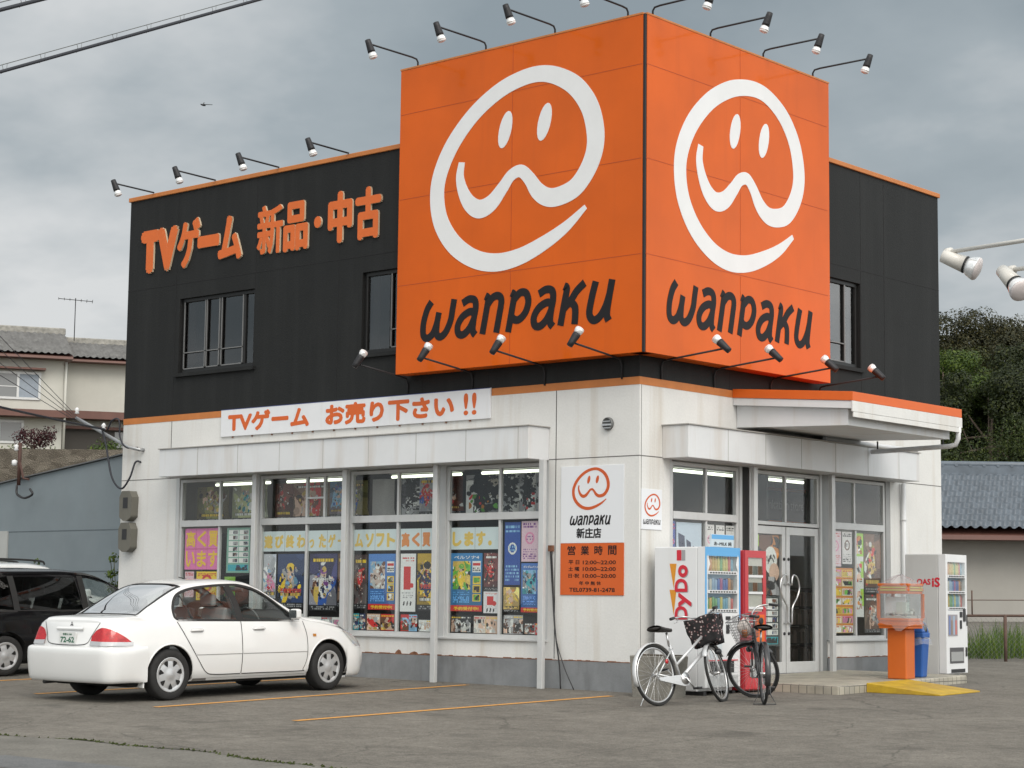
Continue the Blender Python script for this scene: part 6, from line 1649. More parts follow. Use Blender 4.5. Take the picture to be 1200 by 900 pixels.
for s in (1, -1):
    # window frames (black) round the whole glass area
    st("window_frame", [(-1.17, 0.948), (-0.7, 0.938), (-0.2, 0.925), (0.3, 0.915), (0.82, 0.905)], 0.026, M_rubber, 0.003, s)
    st("window_frame", [(-1.17, 0.95), (-1.20, 0.99), (-1.165, 1.10), (-1.03, 1.245), (-0.80, 1.318), (-0.50, 1.35), (-0.2, 1.362), (0.0, 1.353), (0.255, 1.288), (0.50, 1.155), (0.68, 1.025), (0.83, 0.92)], 0.030, M_rubber, 0.003, s)
    st("pillar", [(-0.175, 0.93), (-0.185, 1.05), (-0.20, 1.18), (-0.218, 1.28), (-0.235, 1.35)], 0.10, M_rubber, 0.005, s)
    st("quarter_bar", [(-0.93, 0.945), (-1.00, 1.24)], 0.022, M_rubber, 0.004, s, smooth=False)
    # doors: panels 2 mm proud with shut lines
    d1 = ps("door", (poly_fn([(-0.96, 0.40), (-0.19, 0.30)]), poly_fn([(-1.19, 0.93), (-0.19, 0.915)])), PW, 0.0025, s)
    def doorpatch(lo_pts, up_pts): return ps("door", (poly_fn(lo_pts), poly_fn(up_pts)), PW, 0.0025, s, 30, 14)
    bpy.data.objects.remove(d1)
    d1 = doorpatch(sm([(-0.86, 0.44), (-0.74, 0.315), (-0.60, 0.285), (-0.19, 0.28)]), [(-1.18, 0.93), (-0.19, 0.912)])
    d2 = doorpatch([(-0.175, 0.28), (0.92, 0.27)], [(-0.175, 0.912), (0.86, 0.895)])
    st("shut_line", sm([(-1.19, 0.93), (-1.03, 0.68), (-0.86, 0.44), (-0.74, 0.31), (-0.60, 0.278), (-0.19, 0.272)]), 0.009, M_rubber, 0.003, s, d1)
    st("shut_line", [(-0.182, 0.915), (-0.182, 0.6), (-0.182, 0.28)], 0.009, M_rubber, 0.004, s, d1)
    st("shut_line", [(0.87, 0.895), (0.915, 0.7), (0.915, 0.45), (0.86, 0.29), (0.80, 0.267), (-0.17, 0.272)], 0.009, M_rubber, 0.003, s, d2)
    for d, yh in ((d1, -0.90), (d2, 0.10)):
        m = MB(); m.tube([(s * (sx_(yh, 0.82) + 0.004), yh - 0.10, 0.818), (s * (sx_(yh, 0.82) + 0.026), yh - 0.06, 0.82), (s * (sx_(yh, 0.82) + 0.026), yh + 0.06, 0.82), (s * (sx_(yh, 0.82) + 0.004), yh + 0.10, 0.818)], 0.013, 8); m.build("handle", PW, d)
        st("handle_recess", [(yh - 0.09, 0.815), (yh + 0.09, 0.815)], 0.045, pbr("recess_grey", (0.42, 0.42, 0.42), 0.4), 0.0032, s, d, smooth=False)
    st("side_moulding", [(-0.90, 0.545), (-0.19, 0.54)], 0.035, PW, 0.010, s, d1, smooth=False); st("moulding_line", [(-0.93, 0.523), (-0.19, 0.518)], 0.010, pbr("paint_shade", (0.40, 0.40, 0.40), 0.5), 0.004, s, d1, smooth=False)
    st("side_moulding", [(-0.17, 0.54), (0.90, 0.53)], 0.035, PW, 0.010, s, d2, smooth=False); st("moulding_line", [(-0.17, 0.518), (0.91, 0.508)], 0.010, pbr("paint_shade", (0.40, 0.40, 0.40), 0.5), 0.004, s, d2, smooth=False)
    # sill, arch lips, mirror
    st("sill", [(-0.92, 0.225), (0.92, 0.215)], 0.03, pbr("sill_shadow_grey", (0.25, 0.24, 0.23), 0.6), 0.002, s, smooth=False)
    for wy in (1.3, -1.3):
        m = MB(); m.tube([(s * (sx_(wy + 0.36 * math.cos(a), min(0.302 + 0.36 * math.sin(a), 0.9)) - 0.004), wy + 0.358 * math.cos(a), 0.307 + 0.358 * math.sin(a)) for a in [math.pi * (k / 24 * 1.12 - 0.06) for k in range(25)]], 0.012, 6); m.build("arch_lip", PW, rt)
    m = MB(); m.box(-0.05, 0.05, -0.06, 0.05, -0.06, 0.07)
    mo = m.build("mirror", PW, rt, loc=(s * (0.90), 0.66, 0.985), bev=0.03, seg=3); 
    mo.scale = (1.5, 0.9, 1.0)
    m = MB(); m.box(-0.045, 0.045, -0.064, -0.060, -0.045, 0.055); m.build("mirror_glass", pbr("mirror_face", (0.25, 0.27, 0.28), 0.05, metal=0.9), mo)
    m = MB(); m.tube([(s * 0.80, 0.69, 0.93), (s * 0.875, 0.67, 0.955)], 0.025, 8); m.build("mirror_arm", PW, rt)
    # tail lamps wrap the corner: part on the side, part on the tail
    def corner(th, z, off, s=s):
        d_ = Vector((s * math.sin(th), -math.cos(th), 0)); c_ = Vector((s * 0.30, -1.62, z))
        h_ = bvh_.ray_cast(c_ + d_ * 3, -d_)
        p_ = h_[0] if h_[0] else c_ + d_ * 0.6
        return p_ + d_ * off
    bvh_ = C1["bvh"]
    TOP = lerp_curve([(0, 0.77), (0.15, 0.845), (0.32, 0.872), (0.5, 0.855), (0.75, 0.79), (1.0, 0.70)])
    m = MB()
    def lamp(u, v):
        th = R(15 + 50 * u); zb_ = 0.672; z = zb_ + (TOP(u) - zb_) * v
        return corner(th, z, 0.010)
    m.grid(lamp, 44, 12)
    tl = m.build("tail_light", M_tail, rt, recalc=False)
    m = MB(); m.grid(lambda u, v: corner(R(14.5 + 51.5 * u), 0.664 + (0.716 - 0.012 * u - 0.664) * v, 0.014), 44, 3)
    m.build("reverse_lens", M_clear, tl)
    # head lamp
    m = MB()
    def head(u, v):
        y = 1.62 + 0.42 * u; zt_ = 0.815 - 0.22 * u ** 1.2 ; zb_ = zt_ - 0.16 * math.sin(math.pi * min(1, u * 0.85 + 0.1)) - 0.005
        z = zb_ + (zt_ - zb_) * v; return (s * (sx_(y, z) + 0.006), y, z)
    m.grid(head, 20, 8)
    if s < 0: m.f = [tuple(reversed(f)) for f in m.f]
    m.build("headlight", M_clear, rt)
    st("headlight_rim", [(1.60, 0.815), (1.8, 0.775), (2.0, 0.655)], 0.014, M_rubber, 0.006, s)
    st("side_marker", [(1.02, 0.715), (1.08, 0.713)], 0.035, pbr("marker_amber", (0.45, 0.20, 0.05), 0.2), 0.005, s, smooth=False)
    # mud flap
    m = MB(); m.box(s * 0.66 if s > 0 else -0.82, s * 0.82 if s > 0 else -0.66, -1.70, -1.68, 0.16, 0.32); m.build("mud_flap", PW, rt, bev=0.004)
# rear bumper: swept band round the tail
def plan(t):
    # t from -1 (left flank) to 1 (right flank): plan curve of the bumper
    a = t * 1.0
    x = 0.845 * (1 if a > 0 else -1) * (abs(a) ** 0.55 if abs(a) < 1 else 1)
    return x
m = MB()
prof = [(0.228, -0.035), (0.238, -0.012), (0.275, 0.008), (0.40, 0.026), (0.52, 0.034), (0.60, 0.034), (0.636, 0.022), (0.648, -0.03)]
NB = 48
def bump(u, v):
    a = (u * 2 - 1)
    s_ = 1 if a >= 0 else -1; a = abs(a)
    if a < 0.55: x, y = 0.68 * a / 0.55, -2.245 + 0.030 * (a / 0.55) ** 2
    else:
        q = (a - 0.55) / 0.45
        if q < 0.4:
            th = q / 0.4 * math.pi / 2; x = 0.68 + 0.160 * math.sin(th); y = -2.215 + 0.160 * (1 - math.cos(th))
        else:
            x = 0.84 + 0.008 * (q - 0.4) / 0.6; y = -2.055 + 0.40 * (q - 0.4) / 0.6
    zz, off = prof[int(round(v * (len(prof) - 1)))]
    k = min(1.0, max(0.0, (a - 0.50) / 0.2)); nx, ny = (math.sin(k * math.pi / 2), -math.cos(k * math.pi / 2))
    fade = 1 - 0.85 * max(0, (a - 0.85) / 0.15)
    return (s_ * (x + nx * off * fade), y + ny * off * fade, zz)
m.grid(bump, NB, len(prof) - 1)
bp = m.build("rear_bumper", PW, rt)
md = bp.modifiers.new("smooth", 'SUBSURF'); md.levels = 1; md.render_levels = 1
# front bumper lip
m = MB()
def bumpf(u, v):
    a = (u * 2 - 1); s_ = 1 if a >= 0 else -1; a = abs(a)
    th = a * math.pi / 2
    x = 0.835 * math.sin(th) ** 0.75; y = 1.62 + 0.55 * math.cos(th) ** 0.8
    zz, off = [(0.17, -0.03), (0.19, 0.0), (0.30, 0.02), (0.45, 0.022), (0.55, 0.0)][int(round(v * 4))]
    return (s_ * (x + off * math.sin(th)), y + off * math.cos(th), zz)
m.grid(bumpf, 40, 4)
m.f = [tuple(reversed(f)) for f in m.f]
bp = m.build("front_bumper", PW, rt)
md = bp.modifiers.new("smooth", 'SUBSURF'); md.levels = 1; md.render_levels = 1
# boot lid lines, plate, emblem, handle
by = C1["back_y"]
def back_strip(nm, pts, w, mat, off, parent=rt):
    P2 = catmull([(a, b, 0) for a, b in pts], 8); vs = []
    for i, p in enumerate(P2):
        d = (P2[min(i + 1, len(P2) - 1)] - P2[max(i - 1, 0)]).normalized(); q = Vector((-d.y, d.x, 0)) * w / 2
        for r_ in (p + q, p - q): vs.append((r_.x, by(r_.x, r_.y) - off, r_.y))
    m = MB(); m.add(vs, [(2 * i, 2 * i + 1, 2 * i + 3, 2 * i + 2) for i in range(len(P2) - 1)], 0, True); return m.build(nm, mat, parent)
bl = back_strip("boot_line", [(-0.54, 0.93), (-0.44, 0.78), (-0.38, 0.69), (-0.2, 0.665), (0.2, 0.665), (0.38, 0.69), (0.44, 0.78), (0.54, 0.93)], 0.010, M_rubber, 0.003)
m = MB(); yb = by(0, 0.77)
m.grid(lambda u, v: ((u - .5) * 0.52, by((u - .5) * 0.52, 0.85) - 0.006 - 0.022 * math.sin(math.pi * v), 0.828 + 0.045 * v), 16, 4); m.build("boot_handle", PW, rt)
m = MB(); m.box(-0.165, 0.165, yb - 0.030, yb - 0.022, 0.675, 0.815)
pl = m.build("number_plate", M_plate, rt)
text("72-62", M_plgreen, pl, (-0.135, yb - 0.0305, 0.69), X, Z, 0.27, 0.068, 0.001, 0.03)
text("和歌山 500", M_plgreen, pl, (-0.09, yb - 0.0305, 0.775), X, Z, 0.18, 0.026, 0.001, 0.01)
m = MB()
ye = by(0, 0.905) - 0.004
for a in (90, 210, 330):
    c, s_ = math.cos(R(a)), math.sin(R(a))
    L_ = 0.034
    pts = [(0, 0), (L_ * .5 * c - L_ * .29 * s_, L_ * .5 * s_ + L_ * .29 * c), (L_ * c, L_ * s_), (L_ * .5 * c + L_ * .29 * s_, L_ * .5 * s_ - L_ * .29 * c)]
    m.prism([(p[0], p[1]) for p in reversed(pts)], (0, ye, 0.905), X, Z, 0.004)
m.build("emblem", pbr("emblem_dark", (0.12, 0.12, 0.125), 0.25, metal=0.7), rt)
# exhaust, interior
m = MB(); m.tube([(-0.45, -1.9, 0.22), (-0.45, -2.20, 0.215)], 0.025, 10); m.build("exhaust", M_rubber, rt)
seats(rt, [(0.02, [(0.36, 0.46), (-0.36, 0.46)], 0.50), (-0.78, [(0.0, 0.98)], 0.46)], 1.2)
m = MB(); m.box(-0.66, 0.66, 0.48, 0.88, 0.55, 0.90); m.build("dashboard", M_trim, rt, bev=0.05)
m = MB(); m.tube([(0.36 + 0.175 * math.cos(a), 0.36 - 0.06 * math.sin(a), 0.90 + 0.165 * math.sin(a)) for a in [2 * math.pi * k / 24 for k in range(25)]], 0.014, 8, cap=False); m.tube([(0.36, 0.50, 0.82), (0.36, 0.37, 0.89)], 0.03, 8); m.tube([(0.19, 0.36, 0.90), (0.53, 0.36, 0.90)], 0.012, 6)
m.build("steering_wheel", M_trim, rt)
m = MB(); m.box(-0.56, 0.56, -1.42, -1.15, 0.93, 0.955); m.build("parcel_shelf", pbr("shelf_grey", (0.20, 0.20, 0.21), 0.9), rt)
m = MB(); m.box(-0.12, 0.12, 0.42, 0.45, 1.27, 1.33); m.build("inner_mirror", M_trim, rt, bev=0.01)
m = MB(); m.tube([(-0.5, 0.12, 1.41), (-0.52, -0.1, 1.455)], 0.006, 5); m.build("aerial", M_rubber, rt)
# ---- black minivan (nose-in, mostly hidden by the sedan)
PB = pbr("black_paint", (0.004, 0.004, 0.005), 0.25, coat=0.55, spec=0.15)
v_rear_lo = [(-1.90, 1.02), (-1.02, 1.0)]; v_rear_up = [(-1.86, 1.46), (-1.04, 1.50)]
v_mid_lo = [(-0.95, 1.0), (0.18, 0.985)]; v_mid_up = [(-0.97, 1.50), (0.10, 1.50)]
v_fr_lo = [(0.27, 0.985), (1.36, 0.955)]; v_fr_up = sm([(0.20, 1.50), (0.50, 1.46), (0.85, 1.33), (1.12, 1.15), (1.36, 0.965)])
van = dict(paint=PB, ends=(-2.15, 2.20), wb=2.36, halfw=0.848, wr=0.305, arch=0.36, ub=0.20,
    top=[(-2.15, 1.35), (-2.05, 1.52), (-1.8, 1.60), (-1.0, 1.635), (-0.2, 1.635), (0.3, 1.60), (0.6, 1.52), (1.0, 1.31), (1.4, 1.08), (1.55, 1.01), (1.8, 0.92), (2.05, 0.78), (2.20, 0.62)],
    belt=[(-2.15, 1.0), (-1.0, 0.995), (0.5, 0.975), (1.4, 0.94), (1.8, 0.82), (2.2, 0.56)],
    beltw=[(-2.15, 0.68), (-1.9, 0.77), (-1.0, 0.80), (0.8, 0.80), (1.4, 0.775), (1.9, 0.66), (2.2, 0.46)],
    roofw=[(-2.15, 0.55), (-1.8, 0.60), (-0.2, 0.62), (0.5, 0.63), (1.0, 0.66), (1.5, 0.68), (1.9, 0.52), (2.2, 0.38)],
    width=[(-2.15, 0.74), (-2.0, 0.81), (-1.6, 0.848), (1.4, 0.848), (1.8, 0.82), (2.05, 0.72), (2.2, 0.56)],
    bottom=[(-2.15, 0.30), (-1.7, 0.20), (1.7, 0.19), (2.2, 0.25)],
    crown=[(-2.15, 0.06), (-1.8, 0.08), (0.4, 0.09), (1.5, 0.07), (2.2, 0.03)],
    side_outlines=[v_rear_lo + list(reversed(v_rear_up)), v_mid_lo + list(reversed(v_mid_up)), v_fr_lo + list(reversed(v_fr_up))],
    side_glass=[(poly_fn(v_rear_lo), poly_fn(v_rear_up)), (poly_fn(v_mid_lo), poly_fn(v_mid_up)), (poly_fn(v_fr_lo), poly_fn(v_fr_up))],
    glass_mats=[M_pglass, M_pglass, M_cglass], screen_mat=M_cglass,
    screens=[(1.42, 0.62, lambda t: 0.63 - 0.05 * t), (-2.11, -2.07, lambda t: 0.5)],
    cavity=[-1.95, -1.8, -1.0, -0.2, 0.3, 0.6, 1.0, 1.2], spokes=6)
vx, vy = -9.50, -2.22
C2 = make_car("black_minivan", "black minivan parked beyond the white sedan with six-spoke wheel covers", "car", (vx, vy, ground_z(vx, vy)), (R(1.1), 0, 0), van)
rt = C2["root"]; rt.scale = (1, 1, 0.93); ps, st, sx_ = C2["patch_side"], C2["strip_side"], C2["side_x"]
for s in (1, -1):
    for y0 in (-0.985, 0.215):
        st("pillar", [(y0 + 0.01, 0.99), (y0 - 0.005, 1.25), (y0 - 0.02, 1.52)], 0.10, M_rubber, 0.004, s)
    st("window_frame", [(-1.9, 1.005), (-1.0, 0.985), (0.2, 0.97), (1.38, 0.945)], 0.03, M_rubber, 0.003, s)
    st("roof_rail", [(-1.9, 1.52), (-1.0, 1.555), (0.1, 1.555), (0.5, 1.50), (0.9, 1.345), (1.38, 0.975)], 0.03, PB, 0.012, s)
    d = ps("door", (poly_fn([(0.24, 0.30), (1.0, 0.29)]), poly_fn([(0.24, 0.965), (1.36, 0.93)])), PB, 0.003, s)
    m = MB(); m.tube([(s * (sx_(0.42, .86) + 0.004), 0.32, 0.86), (s * (sx_(0.42, .86) + 0.026), 0.37, 0.862), (s * (sx_(0.42, .86) + 0.026), 0.48, 0.862), (s * (sx_(0.42, .86) + 0.004), 0.53, 0.86)], 0.014, 8); m.build("handle", M_chrome, d)
    d = ps("door", (poly_fn([(-0.66, 0.40), (0.21, 0.30)]), poly_fn([(-0.98, 0.985), (0.21, 0.965)])), PB, 0.003, s)
    m = MB(); m.tube([(s * (sx_(-.1, .86) + 0.004), -0.05, 0.86), (s * (sx_(-.1, .86) + 0.026), -0.0, 0.862), (s * (sx_(-.1, .86) + 0.026), 0.11, 0.862), (s * (sx_(-.1, .86) + 0.004), 0.16, 0.86)], 0.014, 8); m.build("handle", M_chrome, d)
    m = MB(); m.box(-0.06, 0.06, -0.07, 0.06, -0.07, 0.08); m.build("mirror", PB, rt, loc=(s * 0.93, 1.15, 1.06), bev=0.03, seg=3)
    m = MB(); m.tube([(s * 0.81, 1.18, 0.98), (s * 0.90, 1.16, 1.02)], 0.02, 6); m.build("mirror_arm", PB, rt)
    m = MB()
    m.grid(lambda u, v, s=s: (s * (sx_(-2.10 + 0.10 * u, 1.0 + 0.45 * v) + 0.008), -2.10 + 0.10 * u, 1.0 + 0.45 * v), 4, 8); m.build("tail_light", M_tail, rt)
seats(rt, [(0.55, [(0.36, 0.5), (-0.36, 0.5)], 0.62), (-0.45, [(0.0, 1.2)], 0.58)], 1.2)
m = MB(); m.box(-0.66, 0.66, 0.95, 1.35, 0.55, 0.93); m.build("dashboard", M_trim, rt, bev=0.05)
# ---- pale estate car behind, only its roof shows
PE = car_paint("pale_silver_paint", (0.66, 0.67, 0.67))
e_lo = [(-1.7, 0.97), (0.9, 0.93)]; e_up = sm([(-1.62, 1.36), (-0.6, 1.40), (0.2, 1.36), (0.6, 1.18), (0.9, 0.94)])
est = dict(sedan); est.update(paint=PE, ends=(-2.25, 2.15), lean=lambda y, z: 0.0, arch=0.35, steer=0,
    top=[(-2.25, 1.10), (-2.12, 1.30), (-1.9, 1.42), (-1.0, 1.475), (-0.2, 1.48), (0.1, 1.45), (0.35, 1.36), (0.7, 1.15), (0.98, 0.99), (1.3, 0.94), (1.8, 0.82), (2.15, 0.60)],
    roofw=[(-2.25, 0.5), (-1.8, 0.57), (-0.2, 0.58), (0.5, 0.62), (0.95, 0.68), (1.4, 0.66), (2.15, 0.4)],
    crown=[(-2.25, 0.05), (0.4, 0.08), (1.5, 0.055), (2.15, 0.03)],
    side_outlines=[e_lo + list(reversed(e_up))], side_glass=[(poly_fn(e_lo), poly_fn(e_up))], glass_mats=[M_pglass], screen_mat=M_cglass,
    screens=[(0.95, 0.25, lambda t: 0.62 - 0.08 * t), (-2.22, -2.05, lambda t: 0.48)], cavity=[-1.95, -1.7, -1.0, -0.2, 0.2, 0.5, 0.75])
ex, ey = -12.35, -0.55
C3 = make_car("estate_car", "pale silver estate car with dark roof rails, mostly hidden behind the black minivan", "car", (ex, ey, ground_z(ex, ey) + 0.02), (R(1.1), 0, R(-14)), est)
rt = C3["root"]; rt.scale = (1, 1, 1.07)
for s in (1, -1):
    m = MB(); m.tube(catmull([(s * 0.56, -1.75, 1.44), (s * 0.57, -1.6, 1.505), (s * 0.57, -0.8, 1.535), (s * 0.57, 0.0, 1.505), (s * 0.57, 0.12, 1.45)], 6), 0.016, 7); m.build("roof_rail", M_rubber, rt)
    C3["strip_side"]("pillar", [(-0.2, 0.94), (-0.22, 1.15), (-0.24, 1.38)], 0.09, M_rubber, 0.004, s)
    m = MB(); m.box(-0.06, 0.06, -0.06, 0.05, -0.06, 0.07); m.build("mirror", PE, rt, loc=(s * 0.92, 0.72, 1.0), bev=0.03, seg=3)
# ------------------------------------------------------------------ bicycles
def bike_wheel(parent, loc, steer, r, rimmat, name="wheel", spokes=28):
    t = bpy.data.objects.new(name, None); COL.objects.link(t); t.parent = parent; t.location = loc; t.rotation_euler = (0, 0, steer); t.empty_display_size = 0.1
    m = MB(); m.tube([(0, r * math.cos(a), r * math.sin(a)) for a in [2 * math.pi * k / 48 for k in range(49)]], 0.018, 8, cap=False); m.build("tyre", M_tyre, t)
    m = MB(); m.tube([(0, (r - 0.026) * math.cos(a), (r - 0.026) * math.sin(a)) for a in [2 * math.pi * k / 48 for k in range(49)]], 0.012, 6, cap=False); m.build("rim", rimmat, t)
    m = MB(); m.tube([(-0.045, 0, 0), (0.045, 0, 0)], 0.02, 10); m.build("hub", M_steel, t)
    m = MB()
    for k in range(spokes):
        a = 2 * math.pi * k / spokes; b = a + (0.5 if k % 4 < 2 else -0.5); sx = 0.03 if k % 2 else -0.03
        m.tube([(sx, 0.018 * math.cos(b), 0.018 * math.sin(b)), (0, (r - 0.03) * math.cos(a), (r - 0.03) * math.sin(a))], 0.0016, 4, cap=False)
    m.build("spokes", M_steel, t)
    return t
def fender(parent, centre, r, a0, a1, mat, steer=0, w=0.032):
    m = MB(); 
    n = 20; vs = []
    for k in range(n + 1):
        a = a0 + (a1 - a0) * k / n
        for j in range(5):
            q = (j - 2) / 2; vs.append((w * q, (r - 0.012 * q * q) * math.cos(a), (r - 0.012 * q * q) * math.sin(a)))
    m.add(vs, [(k * 5 + j, k * 5 + j + 1, (k + 1) * 5 + j + 1, (k + 1) * 5 + j) for k in range(n) for j in range(4)], 0, True)
    o = m.build("mudguard", mat, parent, loc=centre); o.rotation_euler = (0, 0, steer)
    md = o.modifiers.new("thick", 'SOLIDIFY'); md.thickness = 0.003
    return o
M_silver = pbr("silver_frame", (0.58, 0.59, 0.60), 0.3, metal=0.35, coat=0.4)
M_bkf = pbr("black_frame", (0.02, 0.02, 0.022), 0.35, coat=0.4)
M_saddle = pbr("saddle_black", (0.03, 0.028, 0.027), 0.6)
def floral():
    m, n, out = new_mat("floral_cloth")
    b = n.nodes.new("ShaderNodeBsdfPrincipled"); b.inputs["Roughness"].default_value = 0.85; n.links.new(b.outputs[0], out.inputs[0])
    tc = n.nodes.new("ShaderNodeTexCoord"); t = n.nodes.new("ShaderNodeTexVoronoi"); t.inputs["Scale"].default_value = 26; n.links.new(tc.outputs["Object"], t.inputs["Vector"])
    r = n.nodes.new("ShaderNodeValToRGB"); r.color_ramp.interpolation = 'CONSTANT'
    r.color_ramp.elements[0].color = (0.42, 0.40, 0.38, 1); r.color_ramp.elements[1].position = 0.36; r.color_ramp.elements[1].color = (0.012, 0.011, 0.012, 1)
    e = r.color_ramp.elements.new(0.22); e.color = (0.12, 0.05, 0.055, 1)
    n.links.new(t.outputs["Distance"], r.inputs[0]); n.links.new(r.outputs[0], b.inputs["Base Color"])
    return m
M_floral = floral()
M_wire = pbr("wire_basket", (0.20, 0.20, 0.21), 0.4, metal=0.6)
def bicycle(name, label, loc, rz, steer, lean, frame, guard, rim, basket, stand):
    """local +y = forward, rear wheel contact at origin"""
    t = thing(name, label, "bicycle", loc, (0, lean, rz))
    r = 0.335; WB = 1.10
    H = Vector((0, WB - 0.13, 0.78))      # head tube foot
    bike_wheel(t, (0, 0, r + 0.018), 0, r, rim)
    bb = Vector((0, 0.44, 0.30)); seat = Vector((0, 0.30, 0.80)); rh = Vector((0, 0, r + 0.018))
    axis = Vector((0, -0.30, 0.95)).normalized()
    head0 = H - axis * 0.12; head1 = H + axis * 0.10
    m = MB()
    m.tube([bb, seat - Vector((0, -0.012, 0.10))], 0.017, 10)                     # seat tube
    m.tube([head0 + Vector((0, -0.01, 0)), bb], 0.023, 10)                        # down tube
    m.tube([H + axis * 0.04, bb + Vector((0, -0.045, 0.165))], 0.016, 10)          # step-through upper tube
    m.tube([head0, head1], 0.021, 10)
    for s in (1, -1):
        m.tube([bb + Vector((s * 0.02, 0, 0)), bb + Vector((s * 0.045, -0.1, 0)), rh + Vector((s * 0.055, 0, 0))], 0.010, 8)
        m.tube([Vector((s * 0.018, 0.335, 0.66)), rh + Vector((s * 0.055, 0, 0))], 0.008, 8)
    m.build("frame", frame, t)
    # saddle
    m = MB(); m.tube([seat - Vector((0, 0, 0.12)), seat + Vector((0, -0.02, 0.04))], 0.013, 8); m.build("seat_post", M_steel, t)
    m = MB(); m.grid(lambda u, v: ((0.095 * (1 - u) ** 0.7 + 0.018) * math.sin(2 * math.pi * v) , 0.16 - 0.36 + 0.02 + 0.30 * u + 0.28, 0.865 + 0.030 * math.cos(2 * math.pi * v) * (1.2 - .5 * u) + 0.02 * (1 - u) ** 2), 12, 14)
    m.v = [(x, y - 0.03, z) for x, y, z in m.v]
    k0 = [tuple(range(0, 13 * 15, 13))]
    m.lathe([(0, -0.02), (0.07, -0.01), (0.09, 0.01), (0.0, 0.02)], (0, 0.25 - 0.0 - 0.03 - 0.13, 0.88), Z, 14)
    m.build("saddle", M_saddle, t)
    fender(t, (0, 0, r + 0.018), r + 0.035, R(20), R(200), guard)
    # chain case, crank, pedals
    m = MB(); m.prism([(-0.02, 0.315), (0.40, 0.345), (0.50, 0.33), (0.53, 0.28), (0.50, 0.22), (0.42, 0.21), (0.0, 0.285)], (0.048, 0, 0), Y, Z, 0.022); m.build("chain_case", frame if frame is M_silver else M_bkf, t, bev=0.008)
    m = MB(); m.tube([bb + Vector((-0.09, 0, 0)), bb + Vector((0.10, 0, 0))], 0.015, 8); m.tube([bb + Vector((0.095, 0, 0)), bb + Vector((0.105, 0.10, -0.12))], 0.010, 8); m.tube([bb + Vector((-0.085, 0, 0)), bb + Vector((-0.095, -0.10, 0.12))], 0.010, 8); m.lathe([(0.07, 0), (0.07, 0.004), (0, 0.004)], bb + Vector((0.074, 0, 0)), X, 20); m.build("crank", M_steel, t)
    m = MB(); m.obox(bb + Vector((0.155, 0.10, -0.125)), (0.09, 0.07, 0.025)); m.build("pedal", M_blk, t, bev=0.006)
    m = MB(); m.obox(bb + Vector((-0.145, -0.10, 0.125)), (0.09, 0.07, 0.025)); m.build("pedal", M_blk, t, bev=0.006)
    # rear reflector
    m = MB(); m.lathe([(0.026, 0), (0.026, 0.012), (0, 0.016)], (0.055, 0.16, 0.50), X, 14); m.build("reflector", M_tail, t)
    # steering assembly rotates about the head axis
    def rot(p):
        return head0 + Matrix.Rotation(steer, 3, axis) @ (Vector(p) - head0)
    fh = Vector((0, WB, r + 0.018))
    crown = head0 - axis * 0.02
    m = MB()
    for s in (1, -1): m.tube([rot(crown + Vector((s * 0.02, 0, 0))), rot(crown + Vector((s * 0.05, 0.012, -0.06))), rot(crown + Vector((s * 0.052, 0.05, -0.22))), rot(fh + Vector((s * 0.052, 0, 0)))], 0.011, 8)
    m.tube([rot(crown), rot(head1 + axis * 0.13)], 0.013, 8)
    m.build("fork", guard if frame is M_silver else M_bkf, t)
    fhr = rot(fh)
    w = bike_wheel(t, fhr, 0, r, rim)
    w.rotation_euler = Matrix.Rotation(steer, 3, axis).to_euler()
    g = fender(t, fhr, r + 0.035, R(35), R(150), guard); g.rotation_euler = w.rotation_euler
    st_ = head1 + axis * 0.13
    m = MB()
    for s in (1, -1):
        P = catmull([st_, st_ + Vector((s * 0.07, 0.06, 0.03)), st_ + Vector((s * 0.20, 0.04, 0.075)), st_ + Vector((s * 0.27, -0.08, 0.07)), st_ + Vector((s * 0.275, -0.20, 0.05))], 6)
        m.tube([rot(p) for p in P], 0.011, 8)
    m.build("handlebar", M_steel, t)
    for s in (1, -1):
        m = MB(); m.tube([rot(st_ + Vector((s * 0.273, -0.09, 0.07))), rot(st_ + Vector((s * 0.275, -0.21, 0.048)))], 0.018, 10); m.build("grip", M_blk, t)
        m = MB(); m.tube([rot(st_ + Vector((s * 0.25, -0.03, 0.07))), rot(st_ + Vector((s * 0.255, -0.06, 0.02))), rot(st_ + Vector((s * 0.26, -0.15, 0.0)))], 0.006, 6); m.build("brake_lever", M_steel, t)
    # lamp on the fork
    m = MB(); m.lathe([(0.0, -0.05), (0.03, -0.04), (0.038, 0.02), (0.034, 0.03), (0, 0.032)], rot(Vector((0.07, WB + 0.02, 0.60))), Y, 14); m.build("lamp", M_blk, t)
    # front basket
    bc = st_ + Vector((0, 0.135 if basket == 'cloth' else 0.17, -0.14))
    m = MB()
    if basket == 'cloth':
        def bk(u, v):
            a = 2 * math.pi * u; sq = 1 / max(abs(math.cos(a)), abs(math.sin(a))); sq = 1 + (sq - 1) * .75
            k = 0.92 + 0.26 * v; wv = 0.008 * math.sin(u * 60 + v * 9)
            return rot(bc + Vector((0.185 * k * sq * math.cos(a) + wv, 0.13 * k * sq * math.sin(a) + wv, -0.17 + 0.33 * v + 0.01 * math.sin(u * 25))))
        m.grid(bk, 48, 8); m.grid(lambda u, v: rot(bc + Vector((0.15 * (2 * u - 1), 0.105 * (2 * v - 1), 0.13 + 0.02 * math.sin(9 * u) * math.sin(7 * v)))), 8, 8)
        b_ = m.build("basket", M_floral, t)
        md = b_.modifiers.new("thick", 'SOLIDIFY'); md.thickness = 0.006
    else:
